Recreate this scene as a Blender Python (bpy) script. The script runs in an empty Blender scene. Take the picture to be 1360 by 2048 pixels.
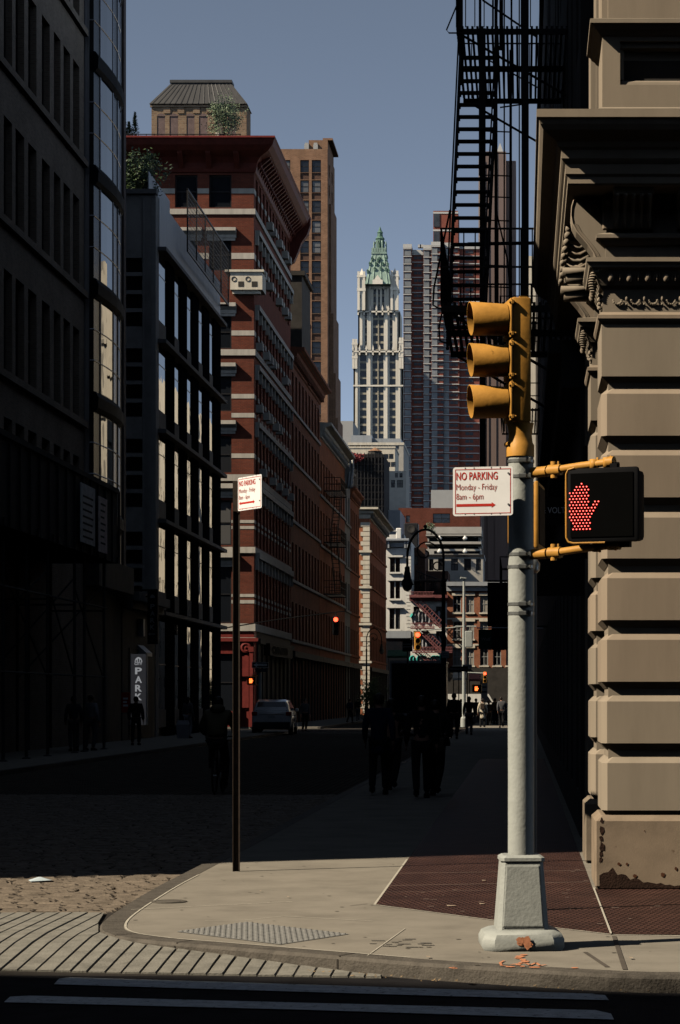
import bpy, bmesh, math, random
from mathutils import Vector, Matrix
random.seed(7)
R = math.radians
C = bpy.context.scene.collection
scene = bpy.context.scene
# ------------------------------------------------------------------ camera, light, exposure
F = 4500.0                      # focal length in photo pixels (1360 x 2048)
CZ = 1.6
cam = bpy.data.cameras.new('camera'); camo = bpy.data.objects.new('camera', cam); C.objects.link(camo)
camo.location = (0, 0, CZ); camo.rotation_euler = (R(90), 0, 0)
cam.sensor_fit = 'VERTICAL'; cam.sensor_height = 36.0; cam.sensor_width = 24.0
cam.lens = F / 2048 * 36.0
cam.shift_x = -365 / 2048; cam.shift_y = 374 / 2048
cam.clip_start = 0.1; cam.clip_end = 6000
scene.camera = camo
SA, SB, SC = 1.0, 0.43, 0.92      # direction sunlight travels: +x, +y, -z
el = math.atan2(SC, math.hypot(SA, SB))
az = math.atan2(-SA, -SB)        # compass angle of the sun from +y towards +x
w = bpy.data.worlds.new('World'); scene.world = w; w.use_nodes = True
nt = w.node_tree
sky = nt.nodes.new('ShaderNodeTexSky'); sky.sky_type = 'NISHITA'; sky.sun_disc = False
sky.sun_elevation = el; sky.sun_rotation = az
sky.air_density = 0.25; sky.dust_density = 0.0; sky.ozone_density = 0.5; sky.altitude = 0
bg = nt.nodes['Background']; hs = nt.nodes.new('ShaderNodeHueSaturation'); hs.inputs['Saturation'].default_value = 0.66; hs.inputs['Hue'].default_value = 0.488
nt.links.new(sky.outputs[0], hs.inputs['Color']); nt.links.new(hs.outputs[0], bg.inputs[0]); bg.inputs[1].default_value = 0.125
sl = bpy.data.lights.new('sun', 'SUN'); sl.energy = 4.6; sl.angle = R(0.5); sl.color = (1.0, 0.88, 0.70)
slo = bpy.data.objects.new('sun', sl); C.objects.link(slo)
slo.rotation_euler = Vector((SA, SB, -SC)).to_track_quat('-Z', 'Y').to_euler()
scene.view_settings.view_transform = 'Standard'; scene.view_settings.look = 'None'
scene.view_settings.exposure = 0.35; scene.view_settings.gamma = 1.0
scene.cycles.max_bounces = 5; scene.cycles.diffuse_bounces = 0; scene.cycles.glossy_bounces = 4
scene.cycles.transparent_max_bounces = 6

def X(px, d): return (px - 1045) * d / F
def Z(py, d): return CZ + (1398 - py) * d / F
def G(px, py, z=0.0):            # point of the ground plane z seen at a pixel of the photo
    d = (CZ - z) * F / (py - 1398); return (X(px, d), d)

# ------------------------------------------------------------------ mesh builder
OFF = {}
class MB:
    def __init__(s, M=None): s.v = []; s.f = []; s.m = []; s.M = M; s.mi = 0
    def add(s, vs, fs):
        n = len(s.v)
        if s.M is not None: vs = [tuple(s.M @ Vector(v)) for v in vs]
        s.v += [tuple(v) for v in vs]
        for f in fs: s.f.append([i + n for i in f]); s.m.append(s.mi)
        return s
    def box(s, x0, x1, y0, y1, z0, z1):
        return s.add([(x0,y0,z0),(x1,y0,z0),(x1,y1,z0),(x0,y1,z0),(x0,y0,z1),(x1,y0,z1),(x1,y1,z1),(x0,y1,z1)],
                     [(0,3,2,1),(4,5,6,7),(0,1,5,4),(1,2,6,5),(2,3,7,6),(3,0,4,7)])
    def cbox(s, x0, x1, y0, y1, z0, z1, b):      # box with chamfered edges
        bm = bmesh.new(); bmesh.ops.create_cube(bm, size=1)
        for v in bm.verts: v.co = ((x0+x1)/2 + v.co.x*(x1-x0), (y0+y1)/2 + v.co.y*(y1-y0), (z0+z1)/2 + v.co.z*(z1-z0))
        bmesh.ops.bevel(bm, geom=bm.edges[:], offset=b, segments=2, affect='EDGES', profile=.5)
        return s.bm(bm)
    def bm(s, bm):
        bm.verts.index_update()
        s.add([v.co[:] for v in bm.verts], [[v.index for v in f.verts] for f in bm.faces]); bm.free(); return s
    def quad(s, a, b, c, d): return s.add([a,b,c,d], [(0,1,2,3)])
    def prism(s, poly, axis, a, b):              # polygon extruded along an axis; poly in the other two coords
        n = len(poly)
        def P(p, t):
            return (t, p[0], p[1]) if axis == 'x' else (p[0], t, p[1]) if axis == 'y' else (p[0], p[1], t)
        vs = [P(p, a) for p in poly] + [P(p, b) for p in poly]
        fs = [tuple(range(n))[::-1], tuple(range(n, 2*n))] + [(i, (i+1) % n, n+(i+1) % n, n+i) for i in range(n)]
        return s.add(vs, fs)
    def loft(s, rings, cap=True, closed=True):
        n = len(rings[0]); vs = [p for r in rings for p in r]; fs = []
        for k in range(len(rings)-1):
            for i in range(n if closed else n-1):
                j = (i+1) % n; fs.append((k*n+i, k*n+j, (k+1)*n+j, (k+1)*n+i))
        if cap: fs += [tuple(range(n))[::-1], tuple(range((len(rings)-1)*n, len(rings)*n))]
        return s.add(vs, fs)
    def tube(s, path, r, n=8, cap=True):
        path = [Vector(p) for p in path]; rings = []
        rs = r if isinstance(r, (list, tuple)) else [r]*len(path)
        up = None
        for i, p in enumerate(path):
            t = (path[min(i+1, len(path)-1)] - path[max(i-1, 0)]).normalized()
            if up is None:
                up = Vector((0,0,1)) if abs(t.z) < .9 else Vector((1,0,0))
            u = t.cross(up)
            if u.length < 1e-4: u = t.cross(Vector((0,1,0)))
            u.normalize(); vv = u.cross(t).normalized(); up = vv
            rings.append([tuple(p + rs[i]*(math.cos(2*math.pi*k/n)*u + math.sin(2*math.pi*k/n)*vv)) for k in range(n)])
        return s.loft(rings, cap)
    def lathe(s, prof, c=(0,0), n=16):           # prof: (r, z) bottom to top
        return s.loft([[(c[0]+r*math.cos(2*math.pi*k/n), c[1]+r*math.sin(2*math.pi*k/n), z) for k in range(n)] for r, z in prof])
    def ball(s, c, r, seg=8, rings=6, sc=(1,1,1)):
        return s.loft([[(c[0]+r*sc[0]*math.sin(math.pi*(j+.02)/(rings+.04))*math.cos(2*math.pi*k/seg),
                         c[1]+r*sc[1]*math.sin(math.pi*(j+.02)/(rings+.04))*math.sin(2*math.pi*k/seg),
                         c[2]-r*sc[2]*math.cos(math.pi*(j+.02)/(rings+.04))) for k in range(seg)] for j in range(rings+1)])
    def build(s, name, mats, parent=None, smooth=False, loc=None, label=None):
        off = OFF.get(parent, Vector((0,0,0)))
        if loc is not None: off = Vector(loc)
        me = bpy.data.meshes.new(name)
        me.from_pydata([(v[0]-off.x, v[1]-off.y, v[2]-off.z) for v in s.v], [], s.f)
        if not isinstance(mats, (list, tuple)): mats = [mats]
        for m in mats: me.materials.append(m)
        if len(mats) > 1: me.polygons.foreach_set('material_index', s.m)
        if smooth: me.polygons.foreach_set('use_smooth', [True]*len(me.polygons))
        me.update()
        if smooth:
            try: me.set_sharp_from_angle(angle=R(38))
            except Exception: pass
        o = bpy.data.objects.new(name, me); C.objects.link(o)
        if parent is not None: o.parent = parent; OFF[o] = off
        elif loc is not None: o.location = loc; OFF[o] = Vector(loc)
        if label: o['label'] = label
        return o

def thing(name, label, cat, loc=(0,0,0), rz=0, group=None, world=True):
    o = bpy.data.objects.new(name, None); C.objects.link(o); o.empty_display_size = .2
    o.location = loc; o.rotation_euler = (0,0,rz); o['label'] = label; o['category'] = cat
    if group: o['group'] = group
    OFF[o] = Vector(loc) if world else Vector((0,0,0))
    return o
def tag(o, label, cat, group=None, kind=None):
    o['label'] = label; o['category'] = cat
    if group: o['group'] = group
    if kind: o['kind'] = kind
    return o
def struct(o): o['kind'] = 'structure'; return o
def dup(o, loc=None, rz=None, label=None, parent=None):
    c = o.copy(); C.objects.link(c)
    if parent is not None: c.parent = parent
    for ch in list(o.children): dup(ch, parent=c)
    if loc is not None: c.location = loc
    if rz is not None: c.rotation_euler[2] = rz
    if label: c['label'] = label
    return c

# ------------------------------------------------------------------ materials
def nodes(name):
    m = bpy.data.materials.new(name); m.use_nodes = True
    return m, m.node_tree, m.node_tree.nodes['Principled BSDF']
def N(nt, t, **k):
    n = nt.nodes.new(t)
    for a, v in k.items(): setattr(n, a, v)
    return n
def mth(nt, op, a, b=None):
    n = N(nt, 'ShaderNodeMath', operation=op)
    for i, q in enumerate([a, b]):
        if q is None: continue
        if isinstance(q, (int, float)): n.inputs[i].default_value = q
        else: nt.links.new(q, n.inputs[i])
    return n.outputs[0]
def wallco(nt):                                   # (along wall, height) coordinates for vertical faces of any direction
    ge = N(nt, 'ShaderNodeNewGeometry'); a = N(nt, 'ShaderNodeSeparateXYZ'); b = N(nt, 'ShaderNodeSeparateXYZ')
    nt.links.new(ge.outputs['Position'], a.inputs[0]); nt.links.new(ge.outputs['True Normal'], b.inputs[0])
    u = mth(nt, 'ADD', mth(nt, 'MULTIPLY', a.outputs[0], mth(nt, 'ABSOLUTE', b.outputs[1])),
            mth(nt, 'MULTIPLY', a.outputs[1], mth(nt, 'ABSOLUTE', b.outputs[0])))
    c = N(nt, 'ShaderNodeCombineXYZ'); nt.links.new(u, c.inputs[0]); nt.links.new(a.outputs[2], c.inputs[1])
    return c.outputs[0]
def ramp(nt, fac, stops):
    r = N(nt, 'ShaderNodeValToRGB'); nt.links.new(fac, r.inputs[0]); e = r.color_ramp.elements
    e[0].position, e[0].color = stops[0][0], (*stops[0][1], 1)
    e[1].position, e[1].color = stops[-1][0], (*stops[-1][1], 1)
    for p, c in stops[1:-1]: q = e.new(p); q.color = (*c, 1)
    return r.outputs[0]
def mul(c, k): return tuple(min(1, x*k) for x in c)
def mat(name, col, rough=.7, metal=0, var=.25, scale=3.0, bump=.0, bscale=None, spec=.22, rust=None, streak=False, coat=0):
    m, nt, p = nodes(name)
    p.inputs['Roughness'].default_value = rough; p.inputs['Metallic'].default_value = metal
    p.inputs['Specular IOR Level'].default_value = spec
    if coat: p.inputs['Coat Weight'].default_value = coat; p.inputs['Coat Roughness'].default_value = .08
    co = N(nt, 'ShaderNodeNewGeometry').outputs['Position']
    mp = N(nt, 'ShaderNodeMapping'); nt.links.new(co, mp.inputs[0])
    if streak: mp.inputs['Scale'].default_value = (1, 1, .15)
    n1 = N(nt, 'ShaderNodeTexNoise'); n1.inputs['Scale'].default_value = scale; n1.inputs['Detail'].default_value = 8
    n1.inputs['Roughness'].default_value = .65
    nt.links.new(mp.outputs[0], n1.inputs['Vector'])
    out = ramp(nt, n1.outputs[0], [(.3, mul(col, 1-var)), (.5, col), (.72, mul(col, 1+var*.8))])
    if rust:
        n2 = N(nt, 'ShaderNodeTexNoise'); n2.inputs['Scale'].default_value = scale*2.3; n2.inputs['Detail'].default_value = 10
        nt.links.new(co, n2.inputs['Vector'])
        f = ramp(nt, n2.outputs[0], [(rust[1], (0,0,0)), (rust[1]+.06, (1,1,1))])
        mx = N(nt, 'ShaderNodeMix', data_type='RGBA'); nt.links.new(f, mx.inputs[0]); nt.links.new(out, mx.inputs[6])
        mx.inputs[7].default_value = (*rust[0], 1); out = mx.outputs[2]
    nt.links.new(out, p.inputs['Base Color'])
    if bump:
        n3 = N(nt, 'ShaderNodeTexNoise'); n3.inputs['Scale'].default_value = bscale or scale*12; n3.inputs['Detail'].default_value = 5
        nt.links.new(co, n3.inputs['Vector'])
        b = N(nt, 'ShaderNodeBump'); b.inputs['Strength'].default_value = bump; b.inputs['Distance'].default_value = .01
        nt.links.new(n3.outputs[0], b.inputs['Height']); nt.links.new(b.outputs[0], p.inputs['Normal'])
    return m
def brick(name, c1, c2, mortar, bw=.21, bh=.07, ms=.012, rough=.85, var=.35, bump=.4):
    m, nt, p = nodes(name); p.inputs['Roughness'].default_value = rough; p.inputs['Specular IOR Level'].default_value = .12
    co = wallco(nt); t = N(nt, 'ShaderNodeTexBrick'); nt.links.new(co, t.inputs['Vector'])
    t.inputs['Color1'].default_value = (*c1,1); t.inputs['Color2'].default_value = (*c2,1); t.inputs['Mortar'].default_value = (*mortar,1)
    t.inputs['Scale'].default_value = 1; t.inputs['Brick Width'].default_value = bw; t.inputs['Row Height'].default_value = bh
    t.inputs['Mortar Size'].default_value = ms; t.inputs['Bias'].default_value = -.1
    n1 = N(nt, 'ShaderNodeTexNoise'); n1.inputs['Scale'].default_value = .7; n1.inputs['Detail'].default_value = 9; n1.inputs['Roughness'].default_value = .7
    nt.links.new(N(nt, 'ShaderNodeNewGeometry').outputs['Position'], n1.inputs['Vector'])
    g = ramp(nt, n1.outputs[0], [(.28, (1-var,)*3), (.7, (1+var*.3,)*3)])
    mx = N(nt, 'ShaderNodeMix', data_type='RGBA', blend_type='MULTIPLY'); mx.inputs[0].default_value = 1
    nt.links.new(t.outputs[0], mx.inputs[6]); nt.links.new(g, mx.inputs[7]); nt.links.new(mx.outputs[2], p.inputs['Base Color'])
    b = N(nt, 'ShaderNodeBump'); b.inputs['Strength'].default_value = bump; b.inputs['Distance'].default_value = .008
    nt.links.new(mth(nt, 'SUBTRACT', 1, t.outputs[1]), b.inputs['Height']); nt.links.new(b.outputs[0], p.inputs['Normal'])
    return m
def glass(name, col=(.012,.014,.018), rough=.04, blind=None, spec=.6, amount=.5):
    m, nt, p = nodes(name); p.inputs['Roughness'].default_value = rough; p.inputs['Specular IOR Level'].default_value = spec
    p.inputs['Base Color'].default_value = (*col, 1)
    if blind:
        oi = N(nt, 'ShaderNodeObjectInfo')
        f = ramp(nt, oi.outputs['Random'], [(amount, (0,0,0)), (amount+.35, (1,1,1))])
        mx = N(nt, 'ShaderNodeMix', data_type='RGBA'); nt.links.new(f, mx.inputs[0])
        mx.inputs[6].default_value = (*col,1); mx.inputs[7].default_value = (*blind,1); nt.links.new(mx.outputs[2], p.inputs['Base Color'])
    n = N(nt, 'ShaderNodeTexNoise'); n.inputs['Scale'].default_value = .55
    nt.links.new(N(nt, 'ShaderNodeNewGeometry').outputs['Position'], n.inputs['Vector'])
    b = N(nt, 'ShaderNodeBump'); b.inputs['Strength'].default_value = .12; b.inputs['Distance'].default_value = .05
    nt.links.new(n.outputs[0], b.inputs['Height']); nt.links.new(b.outputs[0], p.inputs['Normal'])
    return m
def emit(name, col, strength):
    m, nt, p = nodes(name); p.inputs['Base Color'].default_value = (*mul(col,.3),1)
    p.inputs['Emission Color'].default_value = (*col,1); p.inputs['Emission Strength'].default_value = strength; return m
def leafmat(name, c1, c2):
    m, nt, p = nodes(name); p.inputs['Roughness'].default_value = .6
    n = N(nt, 'ShaderNodeTexNoise'); n.inputs['Scale'].default_value = 6
    nt.links.new(N(nt, 'ShaderNodeNewGeometry').outputs['Position'], n.inputs['Vector'])
    nt.links.new(ramp(nt, n.outputs[0], [(.35, c1), (.65, c2)]), p.inputs['Base Color']); return m

M = {}
M['stone'] = mat('carved_brownstone', (.325,.272,.21), .85, var=.20, scale=1.6, streak=True, bump=.14, bscale=210)
M['stonerust'] = mat('weathered_brownstone', (.29,.235,.175), .85, var=.24, scale=3, bump=.2, bscale=150, rust=((.09,.05,.03), .69))
M['stonedirt'] = mat('spalled_stone', (.035,.018,.012), .95, var=.5, scale=14, bump=.8, bscale=60)
for _m in (M['stone'], M['stonerust']):
    _t = _m.node_tree; _p = _t.nodes['Principled BSDF']; _src = _p.inputs['Base Color'].links[0].from_socket
    _oi = _t.nodes.new('ShaderNodeObjectInfo'); _f = ramp(_t, _oi.outputs['Random'], [(0, (.84,.83,.82)), (.5, (1,.99,.97)), (1, (1.0,.93,.88))])
    _x = N(_t, 'ShaderNodeMix', data_type='RGBA', blend_type='MULTIPLY'); _x.inputs[0].default_value = 1
    _t.links.new(_src, _x.inputs[6]); _t.links.new(_f, _x.inputs[7]); _t.links.new(_x.outputs[2], _p.inputs['Base Color'])
M['concrete'] = mat('sidewalk_concrete', (.262,.236,.196), .9, var=.20, scale=1.7, spec=.0, bump=.3, bscale=160)
M['kerb'] = mat('granite_kerb', (.105,.092,.076), .8, var=.35, scale=9, bump=.8, bscale=55)
M['paver'] = mat('granite_paver', (.235,.222,.19), .8, var=.34, scale=6, bump=.5, bscale=60)
M['joint'] = mat('dirty_joint', (.035,.03,.025), .95, bump=.5)
M['cobble'] = mat('cobblestone', (.18,.145,.11), .75, var=.45, scale=7, bump=.7, bscale=45)
M['asphalt'] = mat('asphalt', (.020,.019,.020), .9, spec=.02, var=.3, scale=4, bump=.6, bscale=120)
M['paint'] = mat('worn_road_paint', (.48,.48,.47), .8, var=.3, scale=12, bump=.3, rust=((.10,.10,.10), .62))
M['farground'] = mat('far_ground', (.06,.058,.055), .9, var=.3, scale=.5)
M['polegrey'] = mat('galvanised_grey_paint', (.40,.415,.385), .5, var=.12, scale=9, bump=.25, bscale=45, rust=((.28,.29,.26), .70))
M['yellow'] = mat('signal_yellow_paint', (.58,.285,.055), .5, var=.22, scale=8, bump=.12, bscale=40, rust=((.25,.12,.02), .70))
M['black'] = mat('black_paint', (.008,.008,.009), .7, var=.3, spec=.06)
M['bay_dark'] = mat('dark_bay_glass', (.012,.015,.016), .25, var=.3, spec=.10)
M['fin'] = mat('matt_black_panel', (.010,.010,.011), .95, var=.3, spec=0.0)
M['darkiron'] = mat('dark_iron', (.012,.011,.012), .6, var=.4, scale=6)
M['red_iron'] = mat('oxide_red_iron', (.26,.10,.10), .7, var=.3)
M['signwhite'] = mat('sign_white', (.90,.89,.88), .45, var=.05, scale=10, rust=((.62,.60,.57), .74))
M['signred'] = mat('sign_red', (.55,.035,.022), .5, var=.1)
M['signgrey'] = mat('sign_grey_text', (.45,.07,.05), .5, var=.1)
M['steel'] = mat('strap_steel', (.30,.31,.30), .35, metal=.7, var=.2, scale=20)
M['postbrown'] = mat('brown_sign_post', (.055,.040,.030), .6, var=.4, scale=15, rust=((.16,.05,.02), .66))
M['glass'] = glass('window_glass', blind=(.16,.155,.15), amount=.55)
M['glass_curtain'] = glass('curtained_window_glass', blind=(.42,.38,.32), amount=.15)
M['glassdark'] = glass('dark_window_glass')
M['mirror'] = glass('curtain_wall_glass', (.008,.010,.014), .015, spec=1.0)
M['mirror'].node_tree.nodes['Principled BSDF'].inputs['IOR'].default_value = 2.0
M['frame_dark'] = mat('dark_window_frame', (.022,.021,.022), .5)
M['frame_white'] = mat('pale_window_frame', (.45,.45,.43), .6)
M['loft_brick'] = brick('brown_loft_brick', (.36,.26,.19), (.25,.18,.13), (.32,.28,.22))
M['red_brick'] = brick('deep_red_brick', (.23,.060,.035), (.17,.042,.026), (.11,.055,.04), bh=.075)
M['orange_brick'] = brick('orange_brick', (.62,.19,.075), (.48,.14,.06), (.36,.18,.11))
M['end_brick'] = brick('street_end_brick', (.48,.14,.065), (.38,.11,.05), (.35,.2,.13))
M['orange2'] = brick('orange_brown_brick', (.34,.10,.05), (.24,.07,.04), (.16,.10,.07))
M['tan_brick'] = brick('tan_tower_brick', (.35,.18,.105), (.25,.125,.075), (.30,.20,.13), bw=.5, bh=.18, ms=.03)
M['mansard_brick'] = brick('mansard_block_brick', (.33,.215,.135), (.22,.135,.09), (.30,.23,.16), bw=.5, bh=.17, ms=.03)
M['spandrel_brick'] = brick('dark_spandrel_brick', (.14,.075,.055), (.10,.055,.04), (.12,.08,.06), bw=.5, bh=.18, ms=.03)
M['tower_brick'] = mat('red_tower_brick', (.27,.085,.06), .85, var=.2, scale=.3)
M['plain_tower'] = mat('brown_granite_tower', (.21,.15,.13), .8, var=.08, scale=.08, streak=True)
M['tower_glass'] = mat('tower_window_glass', (.055,.062,.075), .3, var=.3, scale=.3)
M['corner_glass'] = mat('corner_glazing', (.24,.25,.26), .35, var=.3, scale=.3)
M['scaffold'] = mat('dull_scaffold_pipe', (.06,.06,.06), .8)
M['slab_white'] = mat('white_floor_slab', (.58,.56,.53), .8, var=.1)
M['limestone'] = mat('limestone_band', (.50,.46,.40), .8, var=.2, scale=4, streak=True)
M['cream'] = mat('cream_stone', (.72,.65,.53), .8, var=.2, scale=2, streak=True)
M['white_paint'] = mat('white_painted_brick', (.86,.83,.76), .8, var=.16, scale=2.5, streak=True)
M['terracotta'] = mat('pale_terracotta', (.84,.77,.65), .8, var=.14, scale=.15, streak=True)
M['verdigris'] = mat('green_copper', (.27,.37,.31), .7, var=.35, scale=.4)
M['verdigris2'] = mat('dark_green_copper', (.11,.20,.15), .7, var=.4, scale=.4)
M['grey_concrete'] = mat('grey_precast_concrete', (.16,.155,.15), .8, var=.22, scale=1.2, bump=.2)
M['side_concrete'] = mat('side_wall_concrete', (.30,.285,.27), .85, var=.25, scale=1.0, bump=.2)
M['grey_light'] = mat('pale_grey_panel', (.38,.40,.42), .5, var=.12, scale=1.5, streak=True)
M['grey_stucco'] = mat('grey_stucco', (.46,.43,.38), .85, var=.15, scale=.8)
M['pale_block'] = mat('pale_block_wall', (.42,.41,.39), .85, var=.08, scale=.4)
M['red_paint'] = mat('red_cast_iron_paint', (.20,.034,.028), .5, var=.25, scale=4)
M['dark_red'] = mat('dark_red_cornice', (.10,.022,.015), .65, var=.35, scale=2)
M['slate'] = mat('standing_seam_roof', (.075,.072,.07), .5, var=.2, scale=1, streak=True)
M['metal_grey'] = mat('brushed_metal', (.34,.35,.37), .35, metal=.8, var=.12, scale=2)
M['net'] = mat('black_netting', (.018,.017,.018), .9, var=.5, scale=1)
M['tarp'] = mat('white_tarp', (.62,.61,.57), .8, var=.12, scale=1)
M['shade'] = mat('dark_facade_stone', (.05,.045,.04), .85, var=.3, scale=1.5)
M['plywood'] = mat('dark_plywood', (.030,.030,.032), .9, var=.3)
M['skin'] = mat('skin', (.36,.20,.14), .5, var=.08)
M['hair'] = mat('dark_hair', (.018,.012,.009), .5, var=.3, scale=30)
M['navy'] = mat('navy_cloth', (.012,.018,.045), .9, var=.2)
M['blackcloth'] = mat('black_cloth', (.010,.010,.011), .95, var=.2)
M['olive'] = mat('olive_puffer_fabric', (.075,.06,.03), .6, var=.2)
M['greycloth'] = mat('grey_cloth', (.10,.10,.105), .9, var=.2)
M['palecoat'] = mat('cream_coat_fabric', (.55,.48,.36), .9, var=.1)
M['palecloth'] = mat('pale_cloth', (.30,.30,.32), .9, var=.1)
M['rubber'] = mat('rubber', (.012,.012,.012), .8, var=.2)
M['carwhite'] = mat('silver_car_paint', (.60,.60,.61), .25, var=.03, coat=.8)
M['trucksilver'] = mat('truck_aluminium', (.30,.30,.31), .5, metal=.3, var=.2)
M['orange_spray'] = mat('orange_spray_paint', (.60,.25,.13), .9, var=.35, scale=40)
M['redlight'] = emit('red_signal_lens', (1.0,.05,.02), 6.0)
M['redled'] = emit('red_led', (1.0,.035,.025), 1.9)
M['ledcore'] = emit('red_led_core', (1.0,.30,.24), 2.2)
M['orangeled'] = emit('orange_led', (1.0,.16,.03), 2.5)
M['lensdark'] = glass('unlit_lens', (.02,.02,.02), .2)
M['taillight'] = mat('tail_lamp_red', (.25,.01,.01), .2, var=.05)
M['leaf'] = leafmat('leaf_green', (.035,.075,.018), (.10,.15,.05))
M['leafpale'] = leafmat('leaf_pale_green', (.10,.15,.08), (.22,.28,.16))
M['leafdark'] = leafmat('leaf_dark_green', (.015,.035,.018), (.04,.07,.03))
M['flower'] = leafmat('red_flowers', (.22,.015,.02), (.35,.05,.05))
M['bark'] = mat('bark', (.06,.045,.03), .9)
M['teal'] = mat('teal_spray_paint', (.05,.38,.33), .8)
M['spraywhite'] = mat('white_spray_paint', (.62,.62,.64), .8)
M['sprayblack'] = mat('black_spray_paint', (.02,.02,.025), .8)
M['greenflag'] = mat('green_banner', (.012,.05,.035), .8)
M['parkgrey'] = mat('grey_park_sign', (.24,.24,.26), .6, var=.05)
M['backlit'] = emit('backlit_letters', (.85,.87,.90), .22)
M['backlit_panel'] = emit('backlit_grey_panel', (.5,.5,.55), .03)
M['whitetext'] = mat('white_lettering', (.88,.88,.88), .6, var=.03)
M['dimtext'] = mat('dim_lettering', (.25,.25,.25), .7, var=.03)
def steelplate():
    m, nt, p = nodes('vault_cover_steel'); p.inputs['Roughness'].default_value = .6; p.inputs['Specular IOR Level'].default_value = .08
    ge = N(nt, 'ShaderNodeNewGeometry'); sp = N(nt, 'ShaderNodeSeparateXYZ'); nt.links.new(ge.outputs['Position'], sp.inputs[0])
    t = N(nt, 'ShaderNodeTexBrick'); t.inputs['Scale'].default_value = 1; t.inputs['Brick Width'].default_value = .048; t.inputs['Row Height'].default_value = .10
    t.inputs['Mortar Size'].default_value = .011; t.inputs['Mortar Smooth'].default_value = .4
    nt.links.new(ge.outputs['Position'], t.inputs['Vector'])
    n = N(nt, 'ShaderNodeTexNoise'); n.inputs['Scale'].default_value = 2.3; n.inputs['Detail'].default_value = 9; n.inputs['Roughness'].default_value = .7
    nt.links.new(ge.outputs['Position'], n.inputs['Vector'])
    c = ramp(nt, n.outputs[0], [(.3, (.045,.024,.020)), (.55, (.085,.043,.034)), (.75, (.13,.066,.05))])
    mx = N(nt, 'ShaderNodeMix', data_type='RGBA', blend_type='MULTIPLY'); nt.links.new(mth(nt,'MULTIPLY',t.outputs[1],.75), mx.inputs[0])
    nt.links.new(c, mx.inputs[6]); mx.inputs[7].default_value = (.25,.25,.28,1); nt.links.new(mx.outputs[2], p.inputs['Base Color'])
    b = N(nt, 'ShaderNodeBump'); b.inputs['Strength'].default_value = .9; b.inputs['Distance'].default_value = .012
    nt.links.new(mth(nt, 'SUBTRACT', 1, t.outputs[1]), b.inputs['Height']); nt.links.new(b.outputs[0], p.inputs['Normal'])
    return m
M['plate'] = steelplate()
def cobblefar():
    m, nt, p = nodes('cobbled_road'); p.inputs['Roughness'].default_value = .85; p.inputs['Specular IOR Level'].default_value = .0
    ge = N(nt, 'ShaderNodeNewGeometry'); t = N(nt, 'ShaderNodeTexBrick'); nt.links.new(ge.outputs['Position'], t.inputs['Vector'])
    t.inputs['Scale'].default_value = 1; t.inputs['Brick Width'].default_value = .27; t.inputs['Row Height'].default_value = .14; t.inputs['Mortar Size'].default_value = .02
    t.inputs['Mortar Smooth'].default_value = .6; t.inputs['Color1'].default_value = (.15,.125,.10,1); t.inputs['Color2'].default_value = (.10,.085,.07,1); t.inputs['Mortar'].default_value = (.012,.011,.01,1)
    nt.links.new(t.outputs[0], p.inputs['Base Color'])
    b = N(nt, 'ShaderNodeBump'); b.inputs['Strength'].default_value = 1; b.inputs['Distance'].default_value = .03
    nt.links.new(mth(nt, 'SUBTRACT', 1, t.outputs[1]), b.inputs['Height']); nt.links.new(b.outputs[0], p.inputs['Normal'])
    return m
M['cobbleroad'] = cobblefar()

# ------------------------------------------------------------------ facade tools
def fp(face, plane):
    if face == 'F': return lambda u, v, w: (u, plane+w, v)
    if face == 'R': return lambda u, v, w: (plane-w, u, v)      # looks towards +x
    return lambda u, v, w: (plane+w, u, v)                        # 'L' looks towards -x
def facade(mb, face, plane, u0, u1, v0, v1, ops, depth=.25):
    P = fp(face, plane)
    us = sorted(set([u0,u1]+[q for o in ops for q in (o[0],o[1]) if u0 < q < u1]))
    vs = sorted(set([v0,v1]+[q for o in ops for q in (o[2],o[3]) if v0 < q < v1]))
    for i in range(len(us)-1):
        uc = (us[i]+us[i+1])/2; oo = [o for o in ops if o[0] < uc < o[1]]
        run = None
        for j in range(len(vs)-1):
            vc = (vs[j]+vs[j+1])/2
            hole = any(o[2] < vc < o[3] for o in oo)
            if not hole: run = run if run is not None else vs[j]
            if (hole or j == len(vs)-2) and run is not None:
                top = vs[j] if hole else vs[j+1]
                if top > run: mb.quad(P(us[i],run,0), P(us[i+1],run,0), P(us[i+1],top,0), P(us[i],top,0))
                run = None
    for (a,b,c,d) in ops:
        a, b, c, d = max(a,u0), min(b,u1), max(c,v0), min(d,v1)
        mb.quad(P(a,c,0),P(a,c,depth),P(a,d,depth),P(a,d,0)); mb.quad(P(b,c,0),P(b,d,0),P(b,d,depth),P(b,c,depth))
        mb.quad(P(a,c,0),P(b,c,0),P(b,c,depth),P(a,c,depth)); mb.quad(P(a,d,0),P(a,d,depth),P(b,d,depth),P(b,d,0))
def pbox(mb, face, plane, u0, u1, v0, v1, w0, w1):   # box in facade coordinates, w negative = towards the street
    P = fp(face, plane); a = P(u0,v0,w0); b = P(u1,v1,w1)
    return mb.box(min(a[0],b[0]),max(a[0],b[0]),min(a[1],b[1]),max(a[1],b[1]),min(a[2],b[2]),max(a[2],b[2]))
ROT = {'F': 0, 'R': math.pi/2, 'L': -math.pi/2}
WC = {}
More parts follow.
